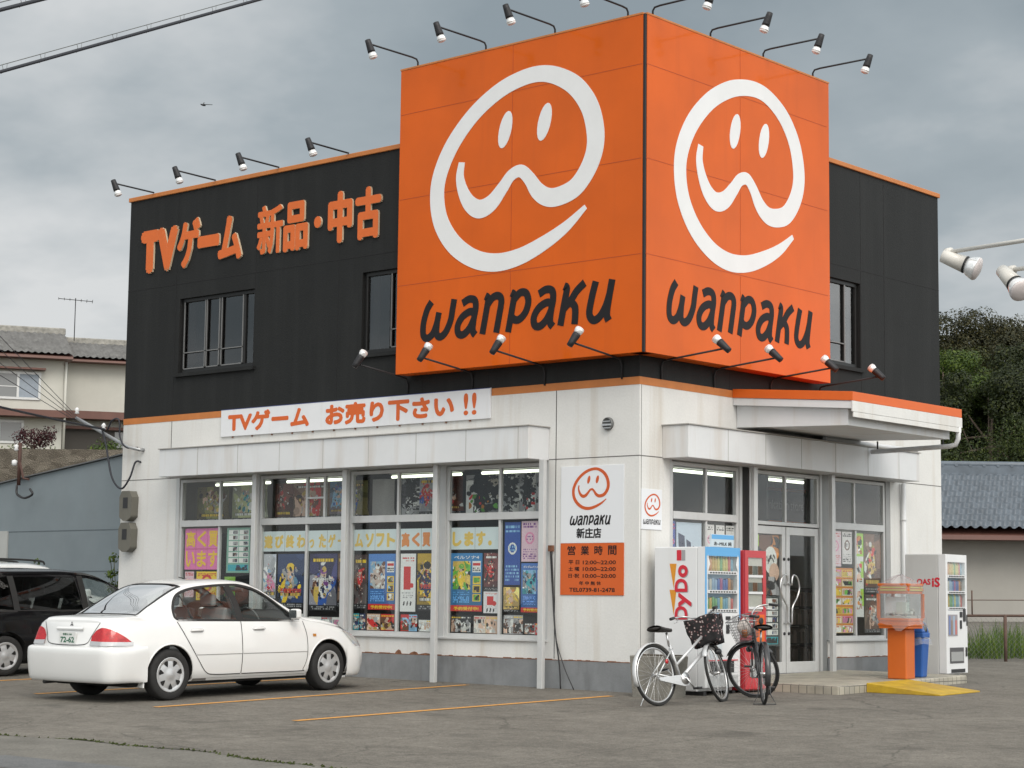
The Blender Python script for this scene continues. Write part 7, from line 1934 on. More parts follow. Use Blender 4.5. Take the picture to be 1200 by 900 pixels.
        for k in range(9):
            v = k / 8; P = []
            for i in range(33):
                a = 2 * math.pi * i / 32; sq = 1 / max(abs(math.cos(a)), abs(math.sin(a))); sq = 1 + (sq - 1) * .7; q = 0.72 + 0.33 * v
                P.append(rot(bc + Vector((0.19 * q * sq * math.cos(a), 0.14 * q * sq * math.sin(a), -0.13 + 0.28 * v))))
            m.tube(P, 0.0022 if k < 8 else 0.006, 5, cap=False)
        for i in range(40):
            a = 2 * math.pi * i / 40; sq = 1 / max(abs(math.cos(a)), abs(math.sin(a))); sq = 1 + (sq - 1) * .7
            m.tube([rot(bc + Vector((0.19 * q * sq * math.cos(a), 0.14 * q * sq * math.sin(a), z))) for q, z in ((0.72, -0.13), (1.05, 0.15))], 0.002, 4, cap=False)
        for i in range(9):
            m.tube([rot(bc + Vector((0.13 * (i / 4 - 1), -0.10, -0.13))), rot(bc + Vector((0.13 * (i / 4 - 1), 0.10, -0.13)))], 0.002, 4)
        m.build("basket", M_wire, t)
    # stand
    m = MB()
    if stand == 'side': m.tube([(-0.05, -0.02, r), (-0.16, -0.12, 0.03), (-0.17, -0.13, 0.0)], 0.008, 6)
    else:
        P = [(-0.06, 0, r), (-0.07, -0.02, 0.12), (-0.13, -0.06, 0.01), (0.13, -0.06, 0.01), (0.07, -0.02, 0.12), (0.06, 0, r)]
        m.tube(P, 0.008, 6)
    m.build("stand", M_steel if stand == 'side' else M_bkf, t)
    return t, rot, bc
b1 = (1.52, -1.60)
bicycle("bicycle", "silver step-through bicycle with black floral cloth basket leaning by the planter", (b1[0], b1[1], ground_z(*b1)), R(-4), R(21), R(-9), M_silver, M_silver, M_steel, 'cloth', 'side')
b2 = (2.27, -0.58)
t2, rot2, bc2 = bicycle("bicycle", "black bicycle seen from behind with wire basket and front wheel turned sharply", (b2[0], b2[1], ground_z(*b2)), R(41), R(58), 0.0, M_bkf, M_bkf, pbr("dark_rim", (0.10, 0.10, 0.105), 0.4, metal=0.5), 'wire', 'centre')
# things in the wire basket
M2 = t2.matrix_basis
c = M2 @ rot2(bc2)
m = MB()
def bagf(u, v):
    a = 2 * math.pi * u; k = math.sin(math.pi * (0.08 + 0.9 * v)) ** 0.7
    w = 1 + 0.18 * math.sin(u * 19 + v * 5) + 0.12 * math.sin(u * 31)
    return (0.085 * k * w * math.cos(a), 0.07 * k * w * math.sin(a), 0.20 * v + 0.03 * math.sin(u * 12) * v)
m.grid(bagf, 30, 12)
tag(m.build("shopping_bag", pbr("crumpled_bag", (0.50, 0.45, 0.42), 0.5, var=0.25, vscale=14), loc=(c.x, c.y, c.z - 0.08)), "crumpled pale plastic bag in the black bicycle's wire basket", "bag")
m = MB(); m.lathe([(0.0, 0), (0.035, 0.003), (0.038, 0.08), (0.032, 0.10), (0.0, 0.10)], n=14)
tag(m.build("brown_bottle", pbr("amber_drink", (0.28, 0.09, 0.02), 0.2, coat=0.5), loc=(c.x + 0.05, c.y - 0.08, c.z - 0.10)), "small amber drink container in the black bicycle's wire basket", "bottle")
# ------------------------------------------------------------------ neighbourhood
E1L = Vector((0.75197, 0.65920, 0)); E2L = Vector((-0.65920, 0.75197, 0))    # a street-side frame: along / away
OG = Vector((14.9436, -19.5185, 0))
def FP(a, b, z): 
    p = OG + E1L * a + E2L * b; return Vector((p.x, p.y, z))
def tile_roof(mb, c00, c10, c01, c11, tile=0.28, lap=0.42, amp=0.06, step=0.09, sub=6):
    """wavy pantiles between eave (c00->c10) and ridge (c01->c11)"""
    c00, c10, c01, c11 = map(Vector, (c00, c10, c01, c11))
    Wd = (c10 - c00).length; Ht = (c01 - c00).length
    nn = (c10 - c00).cross(c01 - c00).normalized()
    if nn.z < 0: nn = -nn
    nu = max(2, int(Wd / tile) * sub); nr = max(2, int(Ht / lap))
    rows = []
    for r in range(nr):
        rows += [(r / nr, step), ((r + 0.98) / nr, 0.0)]
    def f(i, j):
        u = i / nu; v, h = rows[j]
        ph = (u * Wd / tile) % 1.0
        w = amp * (0.5 + 0.5 * math.cos(2 * math.pi * (ph - 0.3))) ** 1.4
        a = c00.lerp(c10, u); b = c01.lerp(c11, u)
        return a.lerp(b, v) + nn * (w + h)
    vs = [f(i, j) for j in range(len(rows)) for i in range(nu + 1)]
    w = nu + 1
    mb.add(vs, [(j * w + i, j * w + i + 1, (j + 1) * w + i + 1, (j + 1) * w + i) for j in range(len(rows) - 1) for i in range(nu)], 0, True)
M_tilegrey = pbr("grey_roof_tile", (0.14, 0.14, 0.138), 0.7, var=0.25, vscale=1.5, fine=0.2, bscale=5)
M_tileblue = pbr("blue_grey_roof_tile", (0.105, 0.128, 0.155), 0.42, var=0.18, vscale=1.2, fine=0.15, bscale=5)
M_hwall = pbr("cream_house_wall", (0.50, 0.495, 0.45), 0.8, var=0.06, vscale=0.8, streak=0.2, streakcol=(0.33, 0.31, 0.27), sscale=(1.5, 1.5, 0.15))
M_brown = pbr("brown_metal_roof", (0.125, 0.055, 0.042), 0.55, var=0.15, vscale=2)
M_hglass = pbr("house_glass", (0.15, 0.16, 0.165), 0.12, coat=0.5)
M_curt = pbr("house_curtain", (0.27, 0.31, 0.36), 0.8, var=0.1, vscale=9)

# two-storey house on the terrace
HO = Vector((-54.41, 30.56, 0)); H1 = Vector((0.49639, 0.86810, 0)); H2 = Vector((-0.86810, 0.49639, 0))
hs = thing("hillside_house", "cream two-storey house with grey tiled roofs on the terrace behind the blue shed", "house", (HO.x, HO.y, 7.3), (0, 0, math.atan2(H1.y, H1.x)))
zo = -7.3
def hb(name, mat, boxes, parent=hs, bev=0):
    m = MB()
    for b in boxes: m.box(b[0], b[1], b[2], b[3], b[4] + zo, b[5] + zo)
    return m.build(name, mat, parent, bev=bev)
hb("wall", M_hwall, [(-14, -0.3, 0, 8, 6.5, 11.33)])
hb("wall", M_hwall, [(-0.298, 3.6, 1.9, 8, 6.5, 11.45)])
m = MB(); tile_roof(m, (-14.3, -0.75, 11.28 + zo), (0.0, -0.75, 11.28 + zo), (-14.3, 3.4, 12.75 + zo), (0.0, 3.4, 12.75 + zo)); rf = m.build("roof", M_tilegrey, hs)
m = MB(); m.hexa([(-14.3, -0.75, 11.16 + zo), (0.0, -0.75, 11.16 + zo), (0.0, 8.7, 11.16 + zo), (-14.3, 8.7, 11.16 + zo), (-14.3, -0.72, 11.27 + zo), (0.0, -0.72, 11.27 + zo), (0, 3.4, 12.72 + zo), (-14.3, 3.4, 12.72 + zo)]); m.build("eave", M_brown, rf)
m = MB(); m.box(-14.4, 0.05, 3.2, 3.6, 12.70 + zo, 13.02 + zo); m.build("ridge", pbr("ridge_tile", (0.27, 0.26, 0.235), 0.8, var=0.2, fine=0.2, bscale=6), rf, bev=0.05)
m = MB(); tile_roof(m, (0.02, 1.2, 11.42 + zo), (3.95, 1.2, 11.42 + zo), (0.02, 4.3, 12.5 + zo), (3.95, 4.3, 12.5 + zo)); rf2 = m.build("roof", M_tilegrey, hs)
m = MB(); m.hexa([(0.02, 1.2, 11.32 + zo), (3.95, 1.2, 11.32 + zo), (3.95, 8.6, 11.32 + zo), (0.02, 8.6, 11.32 + zo), (0.02, 1.23, 11.41 + zo), (3.95, 1.23, 11.41 + zo), (3.95, 4.3, 12.47 + zo), (0.02, 4.3, 12.47 + zo)]); m.build("eave", M_brown, rf2)
m = MB(); m.box(0.0, 4.0, 4.1, 4.5, 12.46 + zo, 12.75 + zo); m.build("ridge", _MATS["ridge_tile"], rf2, bev=0.05)
hb("lean_to_roof", M_brown, [(-14.2, -0.25, -0.9, -0.002, 8.62, 8.92)])
hb("lean_to_roof", M_brown, [(-0.246, 3.9, 1.0, 1.898, 8.78, 9.12)])
w = hb("window", M_sash, [(-3.15, -3.05, -0.06, -0.001, 9.4, 10.6), (-1.35, -1.25, -0.06, -0.001, 9.4, 10.6), (-3.05, -1.35, -0.06, -0.001, 9.4, 9.5), (-3.05, -1.35, -0.06, -0.001, 10.5, 10.6), (-2.26, -2.16, -0.065, -0.001, 9.5, 10.5), (-3.05, -2.26, -0.05, -0.001, 9.93, 9.97)])
hb("pane", M_hglass, [(-3.05, -2.26, -0.03, -0.002, 9.5, 10.5)], w); hb("curtain", M_curt, [(-2.16, -1.35, -0.03, -0.002, 9.5, 10.5)], w)
hb("window_hood", M_brown, [(-3.4, -1.1, -0.45, -0.001, 10.68, 10.76)], w)
w = hb("window", M_sash, [(-3.9, -1.9, -0.05, -0.001, 7.5, 8.5)]); hb("pane", M_hglass, [(-3.8, -2.9, -0.06, -0.051, 7.6, 8.4), (-2.88, -2.0, -0.06, -0.051, 7.6, 8.4)], w)
w = hb("porch_opening", pbr("porch_dark", (0.05, 0.045, 0.04), 0.8), [(-0.2, 3.3, 1.84, 1.898, 7.0, 8.35)]); hb("porch_beam", M_brown, [(-0.28, 3.6, 1.6, 1.838, 8.37, 8.5)], w); hb("pane", M_hglass, [(2.2, 2.9, 1.80, 1.838, 7.6, 8.3)], w)
m = MB(); m.tube([(-0.22, -0.06, 7.0 + zo), (-0.22, -0.06, 11.1 + zo)], 0.06, 8); m.build("rain_pipe", M_hwall, hs)
m = MB(); m.tube([(3.68, 1.8, 7.0 + zo), (3.68, 1.8, 11.3 + zo)], 0.05, 8); m.build("rain_pipe", pbr("pipe_grey", (0.25, 0.25, 0.25), 0.6), hs)
# aerial on its roof
an = thing("tv_aerial", "thin television aerial standing on the grey tiled house roof", "aerial", (HO + H1 * 0.45 + H2 * 3.4 + Z * 12.9)[:])
m = MB(); m.tube([(0, 0, -0.4), (0, 0, 1.55)], 0.022, 6); m.build("mast", M_dkmetal, an)
m = MB(); m.tube([(-0.45, -0.6, 1.5), (0.45, 0.6, 1.42)], 0.016, 5)
for k in range(7):
    q = -1 + k / 3; c = Vector((0.45 * q, 0.6 * q, 1.46 - 0.04 * q)); d = Vector((0.42, -0.3, 0)) * (0.6 + 0.06 * k); m.tube([c - d, c + d], 0.012, 4)
m.build("elements", M_dkmetal, an)
# terrace and stone wall
M_stone, ns_, os_ = new_mat("stone_wall")
def stone():
    n = ns_; N, L = n.nodes.new, n.links.new
    b = N("ShaderNodeBsdfPrincipled"); b.inputs["Roughness"].default_value = 0.9; L(b.outputs[0], os_.inputs[0])
    tc = N("ShaderNodeTexCoord"); mp = N("ShaderNodeMapping"); mp.inputs["Scale"].default_value = (3.2, 3.2, 5.0); L(tc.outputs["Object"], mp.inputs["Vector"])
    v = N("ShaderNodeTexVoronoi"); v.inputs["Scale"].default_value = 1; L(mp.outputs[0], v.inputs["Vector"])
    v2 = N("ShaderNodeTexVoronoi"); v2.feature = 'DISTANCE_TO_EDGE'; L(mp.outputs[0], v2.inputs["Vector"])
    r = N("ShaderNodeValToRGB"); r.color_ramp.elements[0].color = (0.10, 0.085, 0.065, 1); r.color_ramp.elements[1].color = (0.20, 0.175, 0.14, 1)
    sp = N("ShaderNodeSeparateColor"); L(v.outputs["Color"], sp.inputs[0]); L(sp.outputs[0], r.inputs[0])
    e = N("ShaderNodeMapRange"); e.inputs[1].default_value = 0.0; e.inputs[2].default_value = 0.10; e.inputs[3].default_value = 0.4; e.inputs[4].default_value = 1; L(v2.outputs["Distance"], e.inputs[0])
    s = N("ShaderNodeVectorMath"); s.operation = 'SCALE'; L(r.outputs[0], s.inputs[0]); L(e.outputs[0], s.inputs["Scale"]); L(s.outputs[0], b.inputs["Base Color"])
    bp = N("ShaderNodeBump"); bp.inputs["Distance"].default_value = 0.05; L(v2.outputs["Distance"], bp.inputs["Height"]); L(bp.outputs[0], b.inputs["Normal"])
stone()
m = MB(); a, b = FP(-36, 60, 0), FP(-9, 60, 0)
d = (b - a).normalized(); nrm = Vector((-d.y, d.x, 0))
m.hexa([a - Z * 2, b - Z * 2, b + nrm * 0.6 - Z * 2, a + nrm * 0.6 - Z * 2, a + Z * 5.52, b + Z * 5.62, b + nrm * 0.6 + Z * 5.62, a + nrm * 0.6 + Z * 5.52])
tag(m.build("retaining_wall", M_stone), "brown stone retaining wall rising behind the blue-grey shed", "wall")
m = MB(); v = [FP(-40, 60.6, 5.4), FP(-6, 60.6, 5.4), FP(10, 110, 7.25), FP(-80, 110, 7.25)]; m.add(v, [(0, 1, 2, 3)]); m.build("terrace_ground", pbr("terrace_soil", (0.10, 0.09, 0.06), 0.95, var=0.3)); bpy.data.objects["terrace_ground"]["kind"] = 'structure'
# blue-grey shed
sd = thing("blue_shed", "blue-grey plank shed with a sloping top edge behind the parked cars", "shed", (-10.75, 1.2, 0.0))
M_shed = pbr("shed_blue_grey", (0.185, 0.22, 0.24), 0.65, var=0.10, vscale=0.8, streak=0.3, streakcol=(0.20, 0.22, 0.23), sscale=(1.2, 1.2, 0.2), sthr=0.5)
m = MB(); m.prism([(-9.5, 0), (0, 0), (0, 3.69), (-9.5, 2.68)], (0, 3.0, 0), X, Z, 3.0); m.build("wall", M_shed, sd)
m = MB(); m.hexa([(-9.7, -0.06, 2.66), (0.0, -0.06, 3.70), (0.0, 3.2, 3.70), (-9.7, 3.2, 2.66), (-9.7, -0.06, 2.68), (0.0, -0.06, 3.72), (0.0, 3.2, 3.72), (-9.7, 3.2, 2.68)]); m.build("roof", pbr("shed_roof", (0.12, 0.125, 0.13), 0.6), sd)
m = MB()
for k in range(1, 4): m.box(-9.4, -0.01, -0.006, 0.0, 0.72 * k + 0.1, 0.72 * k + 0.112)
m.build("board_joint", pbr("shed_joint", (0.10, 0.125, 0.14), 0.7), sd)
m = MB(); m.box(-5.55, -4.72, -0.03, -0.001, 0.0, 2.28); m.build("door", pbr("shed_door", (0.38, 0.39, 0.38), 0.6, var=0.06), sd)
br = thing("service_bracket", "short brown cable bracket with white insulator on the shed's top edge", "bracket", (-15.0, 1.05, 3.1))
m = MB(); m.tube([(0, 0, 0.0), (0, 0, 0.78)], 0.035, 8); m.tube([(0.0, 0, 0.45), (0.14, 0, 0.12), (0.30, 0, 0.10)], 0.025, 6); m.build("post", pbr("bracket_brown", (0.07, 0.032, 0.024), 0.7), br)
m = MB(); m.lathe([(0.0, 0), (0.05, 0.02), (0.03, 0.06), (0.05, 0.10), (0.0, 0.13)], (-0.04, -0.05, 0.62), Z, 12); m.lathe([(0.0, 0), (0.05, 0.02), (0.05, 0.10), (0.0, 0.12)], (-0.08, -0.05, 0.35), Z, 12); m.build("insulator", M_logo, br)
m = MB(); m.tube(catmull([(0.02, -0.05, 0.0), (0.05, -0.06, -0.16), (0.28, -0.06, -0.24), (0.52, -0.06, -0.18), (0.44, -0.06, -0.08)], 6), 0.022, 6); m.build("cable_loop", M_blk, br)

# ------------------------------------------------------------------ foliage
def leaf_mat(name, col, spread=0.5, hue=(1.25, 1.05, 0.5)):
    m, n, out = new_mat(name); N, L = n.nodes.new, n.links.new
    b = N("ShaderNodeBsdfPrincipled"); b.inputs["Roughness"].default_value = 0.55; b.inputs["Specular IOR Level"].default_value = 0.3
    g = N("ShaderNodeNewGeometry")
    r = N("ShaderNodeValToRGB"); lo = tuple(c * (1 - spread) for c in col); hi = tuple(c * (1 + spread) * h for c, h in zip(col, hue))
    r.color_ramp.elements[0].color = (*lo, 1); r.color_ramp.elements[1].color = (*hi, 1); e = r.color_ramp.elements.new(0.55); e.color = (*col, 1)
    L(g.outputs["Random Per Island"], r.inputs[0]); L(r.outputs[0], b.inputs["Base Color"])
    t = N("ShaderNodeBsdfTranslucent"); L(r.outputs[0], t.inputs[0]); mx = N("ShaderNodeMixShader"); mx.inputs[0].default_value = 0.25
    L(b.outputs[0], mx.inputs[1]); L(t.outputs[0], mx.inputs[2]); L(mx.outputs[0], out.inputs[0]); _MATS[name] = m; return m
M_bark = pbr("bark", (0.11, 0.085, 0.065), 0.9, var=0.3, vscale=6)
def leaf_cloud(name, mat, centres, per, size, seed, parent=None, flat=0.6, loc=None):
    """centres: list of (c, r): leaf quads scattered through each clump, denser towards its surface"""
    rs = np.random.RandomState(seed); V = []; 
    for c, r in centres:
        n = int(per * (r ** 2) / 0.25) + 8
        d = rs.normal(size=(n, 3)); d /= np.linalg.norm(d, axis=1)[:, None]
        rad = r * (rs.uniform(0.12, 1.0, n) ** 0.28)[:, None] * (1 + 0.18 * np.sin(d[:, :1] * 7 + d[:, 2:] * 5))
        p = np.array(c) + d * rad * np.array([1, 1, 0.8])
        nn = d * 1.1 + rs.normal(size=(n, 3)) * 0.42 + np.array([0, 0, 0.25]); nn /= np.linalg.norm(nn, axis=1)[:, None]
        a = np.cross(nn, rs.normal(size=(n, 3))); a /= np.linalg.norm(a, axis=1)[:, None]; b = np.cross(nn, a)
        s = size * rs.uniform(0.5, 1.25, (n, 1))
        q = np.stack([p - a * s, p + b * s * flat, p + a * s, p - b * s * flat], 1); V.append(q.reshape(-1, 3))
    V = np.concatenate(V); k = len(V) // 4
    me = bpy.data.meshes.new(name); me.vertices.add(len(V)); me.vertices.foreach_set("co", V.reshape(-1))
    me.loops.add(len(V)); me.loops.foreach_set("vertex_index", np.arange(len(V), dtype=np.int32)); me.polygons.add(k); me.polygons.foreach_set("loop_start", np.arange(0, len(V), 4, dtype=np.int32)); me.update(calc_edges=True)
    me.materials.append(mat); ob = bpy.data.objects.new(name, me); COL.objects.link(ob)
    if parent: ob.parent = parent
    if loc: ob.location = loc
    return ob
def tree(label, base, h, cr, mat, seed, zc=0.62, group=None, leaf=0.13, clumps=34, per=34, trunk=True, name="tree", cat="tree"):
    rs = random.Random(seed)
    t = thing(name, label, cat, base, group=group)
    C_ = []
    for k in range(clumps):
        th = rs.uniform(0, 2 * math.pi); ph = math.acos(rs.uniform(-0.75, 1)); rr = rs.uniform(0.62, 1.0)
        C_.append((Vector((cr * rr * math.sin(ph) * math.cos(th), cr * rr * math.sin(ph) * math.sin(th), h * zc + (h * (1 - zc)) * rr * math.cos(ph) * (1 if math.cos(ph) > 0 else 1.1))), cr * rs.uniform(0.24, 0.40)))
    leaf_cloud("crown", mat, C_, per, leaf, seed, t)
    m = MB()
    top = Vector((rs.uniform(-.2, .2), rs.uniform(-.2, .2), h * 0.82))
    m.tube([(0, 0, -0.5), top * 0.3, top * 0.65, top], 0.1, 9, radii=[h * .022, h * .018, h * .012, h * .004])
    for c, r in C_[::3]:
        s = top * rs.uniform(0.35, 0.8); m.tube([s, (s + c) * 0.5 - Z * 0.1 * h * 0.1, c], 0.03, 6, radii=[h * .008, h * .006, h * .002])
    m.build("trunk", M_bark, t); return t
LG = leaf_mat("leaf_bright", (0.058, 0.098, 0.020)); LD = leaf_mat("leaf_dark", (0.026, 0.038, 0.013)); LB = leaf_mat("leaf_brown", (0.037, 0.040, 0.016), 0.45, (1.2, 0.95, 0.6)); LM = leaf_mat("leaf_mid", (0.030, 0.047, 0.014)); LO = leaf_mat("leaf_olive", (0.046, 0.056, 0.018))
# hill behind the low house
m = MB()
def hill(u, v):
    a = -2 + 52 * u; b = 62 + 60 * v
    z = 0.8 + 9.5 * (1 - math.exp(-max(0, b - 60) / 14)) * min(1, max(0, (a + 2) / 12)) + 0.7 * math.sin(a * 0.7 + b * 0.3) + 0.5 * math.sin(a * 1.9)
    return FP(a, b, z)
m.grid(hill, 40, 30); tag(m.build("hill", pbr("hill_soil", (0.022, 0.024, 0.012), 0.95, var=0.4, vscale=0.6)), kind='structure')
def hz(a, b): return 0.8 + 9.5 * (1 - math.exp(-max(0, b - 60) / 14)) * min(1, max(0, (a + 2) / 12))
TR_ = [ # along, away, height above, crown radius, mat, label
    (15.7, 70.0, 11.0, 2.0, LG, "bright green tree rising beside the black wall's far edge", 0.62, 46),
    (18.9, 76.0, 12.5, 2.7, LB, "big brown-green domed tree at the top of the wooded hill", 0.66, 70),
    (22.0, 77.0, 12.0, 2.6, LB, "second brown-green domed tree on the hilltop, half out of the picture", 0.66, 60),
    (16.4, 66.5, 9.3, 2.0, LD, "dark green tree low on the hill next to the canopy's end", 0.62, 50),
    (18.9, 68.0, 10.4, 2.3, LD, "dark tree in the middle of the wooded hillside", 0.62, 60),
    (21.4, 69.0, 10.2, 2.3, LM, "mid green tree on the hillside above the far end of the tiled ridge", 0.62, 56),
    (17.2, 71.5, 10.4, 1.5, LO, "olive green tree squeezed between the bright tree and the brown dome", 0.62, 44),
    (24.6, 75.0, 12.4, 2.6, LM, "green tree on the hill beyond the picture's edge", 0.64, 40),
    (12.6, 72.0, 11.2, 2.3, LM, "green hillside tree mostly behind the black upper wall", 0.62, 40)]
for i, (a, b, top, cr, mt, lab, zc, cl) in enumerate(TR_):
    g = max(0.8, hz(a, b) - 1.5); p = FP(a, b, g)
    tree(lab, p, top - g, cr, mt, 30 + i, zc=zc, leaf=0.055, clumps=int(cl * 0.62), per=640, group="trees on the wooded hill")
cl = []
q = random.Random(8)
for k in range(150):
    a = q.uniform(11, 26); b = q.uniform(61, 64.5); cl.append((FP(a, b, q.uniform(4.4, 6.9) + 0.35 * math.sin(a * 2)), q.uniform(0.5, 0.95)))
tag(leaf_cloud("undergrowth", leaf_mat("leaf_bush", (0.040, 0.062, 0.018)), cl, 170, 0.05, 77, flat=0.4), kind='stuff')
cl = []
for k in range(110):
    a = q.uniform(9, 30); b = q.uniform(69, 84); cl.append((FP(a, b, max(1.0, hz(a, b)) + q.uniform(-1.0, 1.5)), q.uniform(0.7, 1.4)))
for k in range(420):
    a = q.uniform(1, 50); b = q.uniform(66, 120); cl.append((FP(a, b, max(0.8, hz(a, b)) + q.uniform(-0.8, 1.0)), q.uniform(0.8, 1.6)))
tag(leaf_cloud("forest", LD, cl, 60, 0.085, 78), kind='stuff')
# maple, hedge bushes on the terrace
MP = leaf_mat("leaf_maple", (0.042, 0.010, 0.013), 0.3, (1.2, 0.9, 0.9))
t = thing("red_maple", "small dark red maple growing above the stone retaining wall", "tree", (-36.6, 16.35, 5.5))
leaf_cloud("crown", MP, [(Vector((q.uniform(-.5, .45), q.uniform(-.4, .4), 0.50 + q.uniform(-.18, .22))), q.uniform(0.16, 0.30)) for k in range(30)], 200, 0.04, 5, t)
m = MB(); m.tube([(0, 0, -0.3), (0.05, 0, 0.2), (0, 0.05, 0.5)], 0.05, 7, radii=[.06, .045, .02]); m.tube([(0.05, 0, .15), (.3, .1, .45)], 0.03, 6); m.tube([(0.04, 0, .18), (-.3, -.1, .42)], 0.03, 6); m.build("trunk", M_bark, t)
for k, (p, w, lab) in enumerate([((-37.2, 16.0, 5.55), 1.2, "low clipped hedge along the top of the stone retaining wall"), ((-36.3, 18.9, 5.6), 0.75, "round green bush on the terrace by the cream house's porch")]):
    t = thing("hedge" if k == 0 else "bush", lab, "hedge" if k == 0 else "bush", p)
    leaf_cloud("foliage", LG, [(Vector((0.75 * x, 0.66 * x, q.uniform(0, .12 + .3 * k))), 0.2 + 0.08 * k) for x in [q.uniform(-w, w) * (0.5 if k else 1) for _ in range(26)]], 60, 0.05, 50 + k, t)
# weeds by the shop's end and behind the estate car
def weed(label, base, h, seed, name="weed_clump"):
    t = thing(name, label, "weeds", base); rs = random.Random(seed); m = MB(); cl = []
    for k in range(7):
        top = Vector((rs.uniform(-.22, .22), rs.uniform(-.2, .2), h * rs.uniform(.6, 1))); m.tube([(top.x * .2, top.y * .2, -0.02), top * 0.55, top], 0.006, 5)
        cl += [(top * f_ + Vector((rs.uniform(-.05, .05), rs.uniform(-.05, .05), 0)), 0.09) for f_ in (0.55, 0.7, 0.85, 1.0)]
    m.build("stems", LO, t); leaf_cloud("leaves", LG, cl, 300, 0.034, seed, t)
weed("leafy green weeds growing between the blue shed and the shop's end wall", (-10.95, 0.35, ground_z(-10.95, 0.35)), 1.85, 4)
weed("green weeds in front of the shed beside the estate car", (-13.4, 0.2, ground_z(-13.4, 0.2)), 1.75, 5)
# tall grass past the car park
m = MB(); q = random.Random(12)
for k in range(3600):
    a = q.uniform(5.5, 12.5); b = 33.4 + q.uniform(0, 2.2); p = FP(a, b, 0); z = ground_z(p.x, p.y)
    h = q.uniform(0.25, 0.68) * (0.75 + 0.25 * math.sin(a * 2.3)); w = q.uniform(0.006, 0.014); th = q.uniform(0, 6.28); d = Vector((math.cos(th), math.sin(th), 0)); ln = Vector((q.uniform(-.15, .15), q.uniform(-.15, .15), 0))
    p0 = Vector((p.x, p.y, z)); m.add([p0 - d * w, p0 + d * w, p0 + d * w * .6 + ln * .4 + Z * h * .6, p0 - d * w * .6 + ln * .4 + Z * h * .6, p0 + ln + Z * h], [(0, 1, 2, 3), (3, 2, 4)])
tag(m.build("tall_grass", leaf_mat("grass_blade", (0.095, 0.165, 0.035), 0.4)), kind='stuff')
M_frust = pbr('fence_rust', (0.10, 0.062, 0.048), 0.8, var=0.3, vscale=12)
# rusty wire fence
fn = thing("wire_fence", "rusty rail fence with wire mesh in front of the tall grass", "fence", FP(0, 32.6, 0))
def FL(a, z): 
    p = FP(a, 32.6, 0); return p - FP(0, 32.6, 0) + Z * (ground_z(p.x, p.y) + z)
for k in range(6):
    a = 4.6 + k * 1.85; m = MB(); m.tube([FL(a, -0.1), FL(a, 0.78)], 0.03, 8); m.build("post", M_frust, fn)
m = MB(); m.tube([FL(4.4, 0.76), FL(14, 0.76)], 0.022, 8); m.build("rail", M_frust, fn)
m = MB(); m.tube([FL(4.4, 1.02), FL(14, 1.02)], 0.008, 6); m.build("top_wire", M_frust, fn)
for k in range(4):
    m = MB(); m.tube([FL(5.9 + k * 1.85, 0.76), FL(5.9 + k * 1.85, 1.18)], 0.012, 6); m.build("upright", M_frust, fn)
m = MB()
for k in range(110):
    a = 4.4 + k * 0.085
    m.tube([FL(a, 0.02), FL(a + 0.7, 0.72)], 0.0022, 3, cap=False); m.tube([FL(a + 0.7, 0.02), FL(a, 0.72)], 0.0022, 3, cap=False)
m.build("mesh", M_wire, fn)
# low house with blue-grey pantiles
lb, ld = 7.6, 54.0
hs2 = thing("tiled_house", "low grey-walled house with blue-grey pantile roof behind the car park", "house", FP(0, 0, 0), (0, 0, math.atan2(E1L.y, E1L.x)))
def lp(a, b, z): return (a, b, z)
g0 = 0.3
m = MB(); m.box(lb + 0.6, 24, ld + 0.9, ld + 8, g0, 3.15); m.build("wall", pbr("house_grey_wall", (0.335, 0.325, 0.30), 0.85, var=0.08, vscale=0.6, streak=0.3, streakcol=(0.24, 0.23, 0.21), sscale=(1, 1, 0.15)), hs2)
m = MB(); tile_roof(m, (lb, ld, 3.10), (24.5, ld, 3.10), (lb, ld + 4.6, 5.02), (24.5, ld + 4.6, 5.02), tile=0.27, lap=0.46, amp=0.075, step=0.17, sub=7); rf = m.build("roof", M_tileblue, hs2)
m = MB(); m.hexa([(lb, ld, 2.94), (24.5, ld, 2.94), (24.5, ld + 9, 2.94), (lb, ld + 9, 2.94), (lb, ld + 0.02, 3.07), (24.5, ld + 0.02, 3.07), (24.5, ld + 4.6, 5.0), (lb, ld + 4.6, 5.0)]); m.build("eave", M_brown, rf)
m = MB(); m.box(lb, 24.5, ld + 4.45, ld + 4.85, 4.98, 5.32); m.tube([(lb, ld + 4.65, 5.36), (24.5, ld + 4.65, 5.36)], 0.11, 10)
for k in range(40): m.tube([(lb + 0.42 * k, ld + 4.43, 5.33), (lb + 0.42 * k, ld + 4.87, 5.33)], 0.05, 6)
m.build("ridge", M_tileblue, rf)
# ------------------------------------------------------------------ wires
def wire(label, a, b, sag, r, mat, name="service_wire", group=None, n=16):
    a, b = Vector(a), Vector(b); m = MB()
    m.tube([a.lerp(b, k / n) - Z * sag * 4 * (k / n) * (1 - k / n) for k in range(n + 1)], r, 6)
    return tag(m.build(name, mat), label, "wire", group)
M_cbl = pbr("cable_black", (0.018, 0.020, 0.028), 0.6)
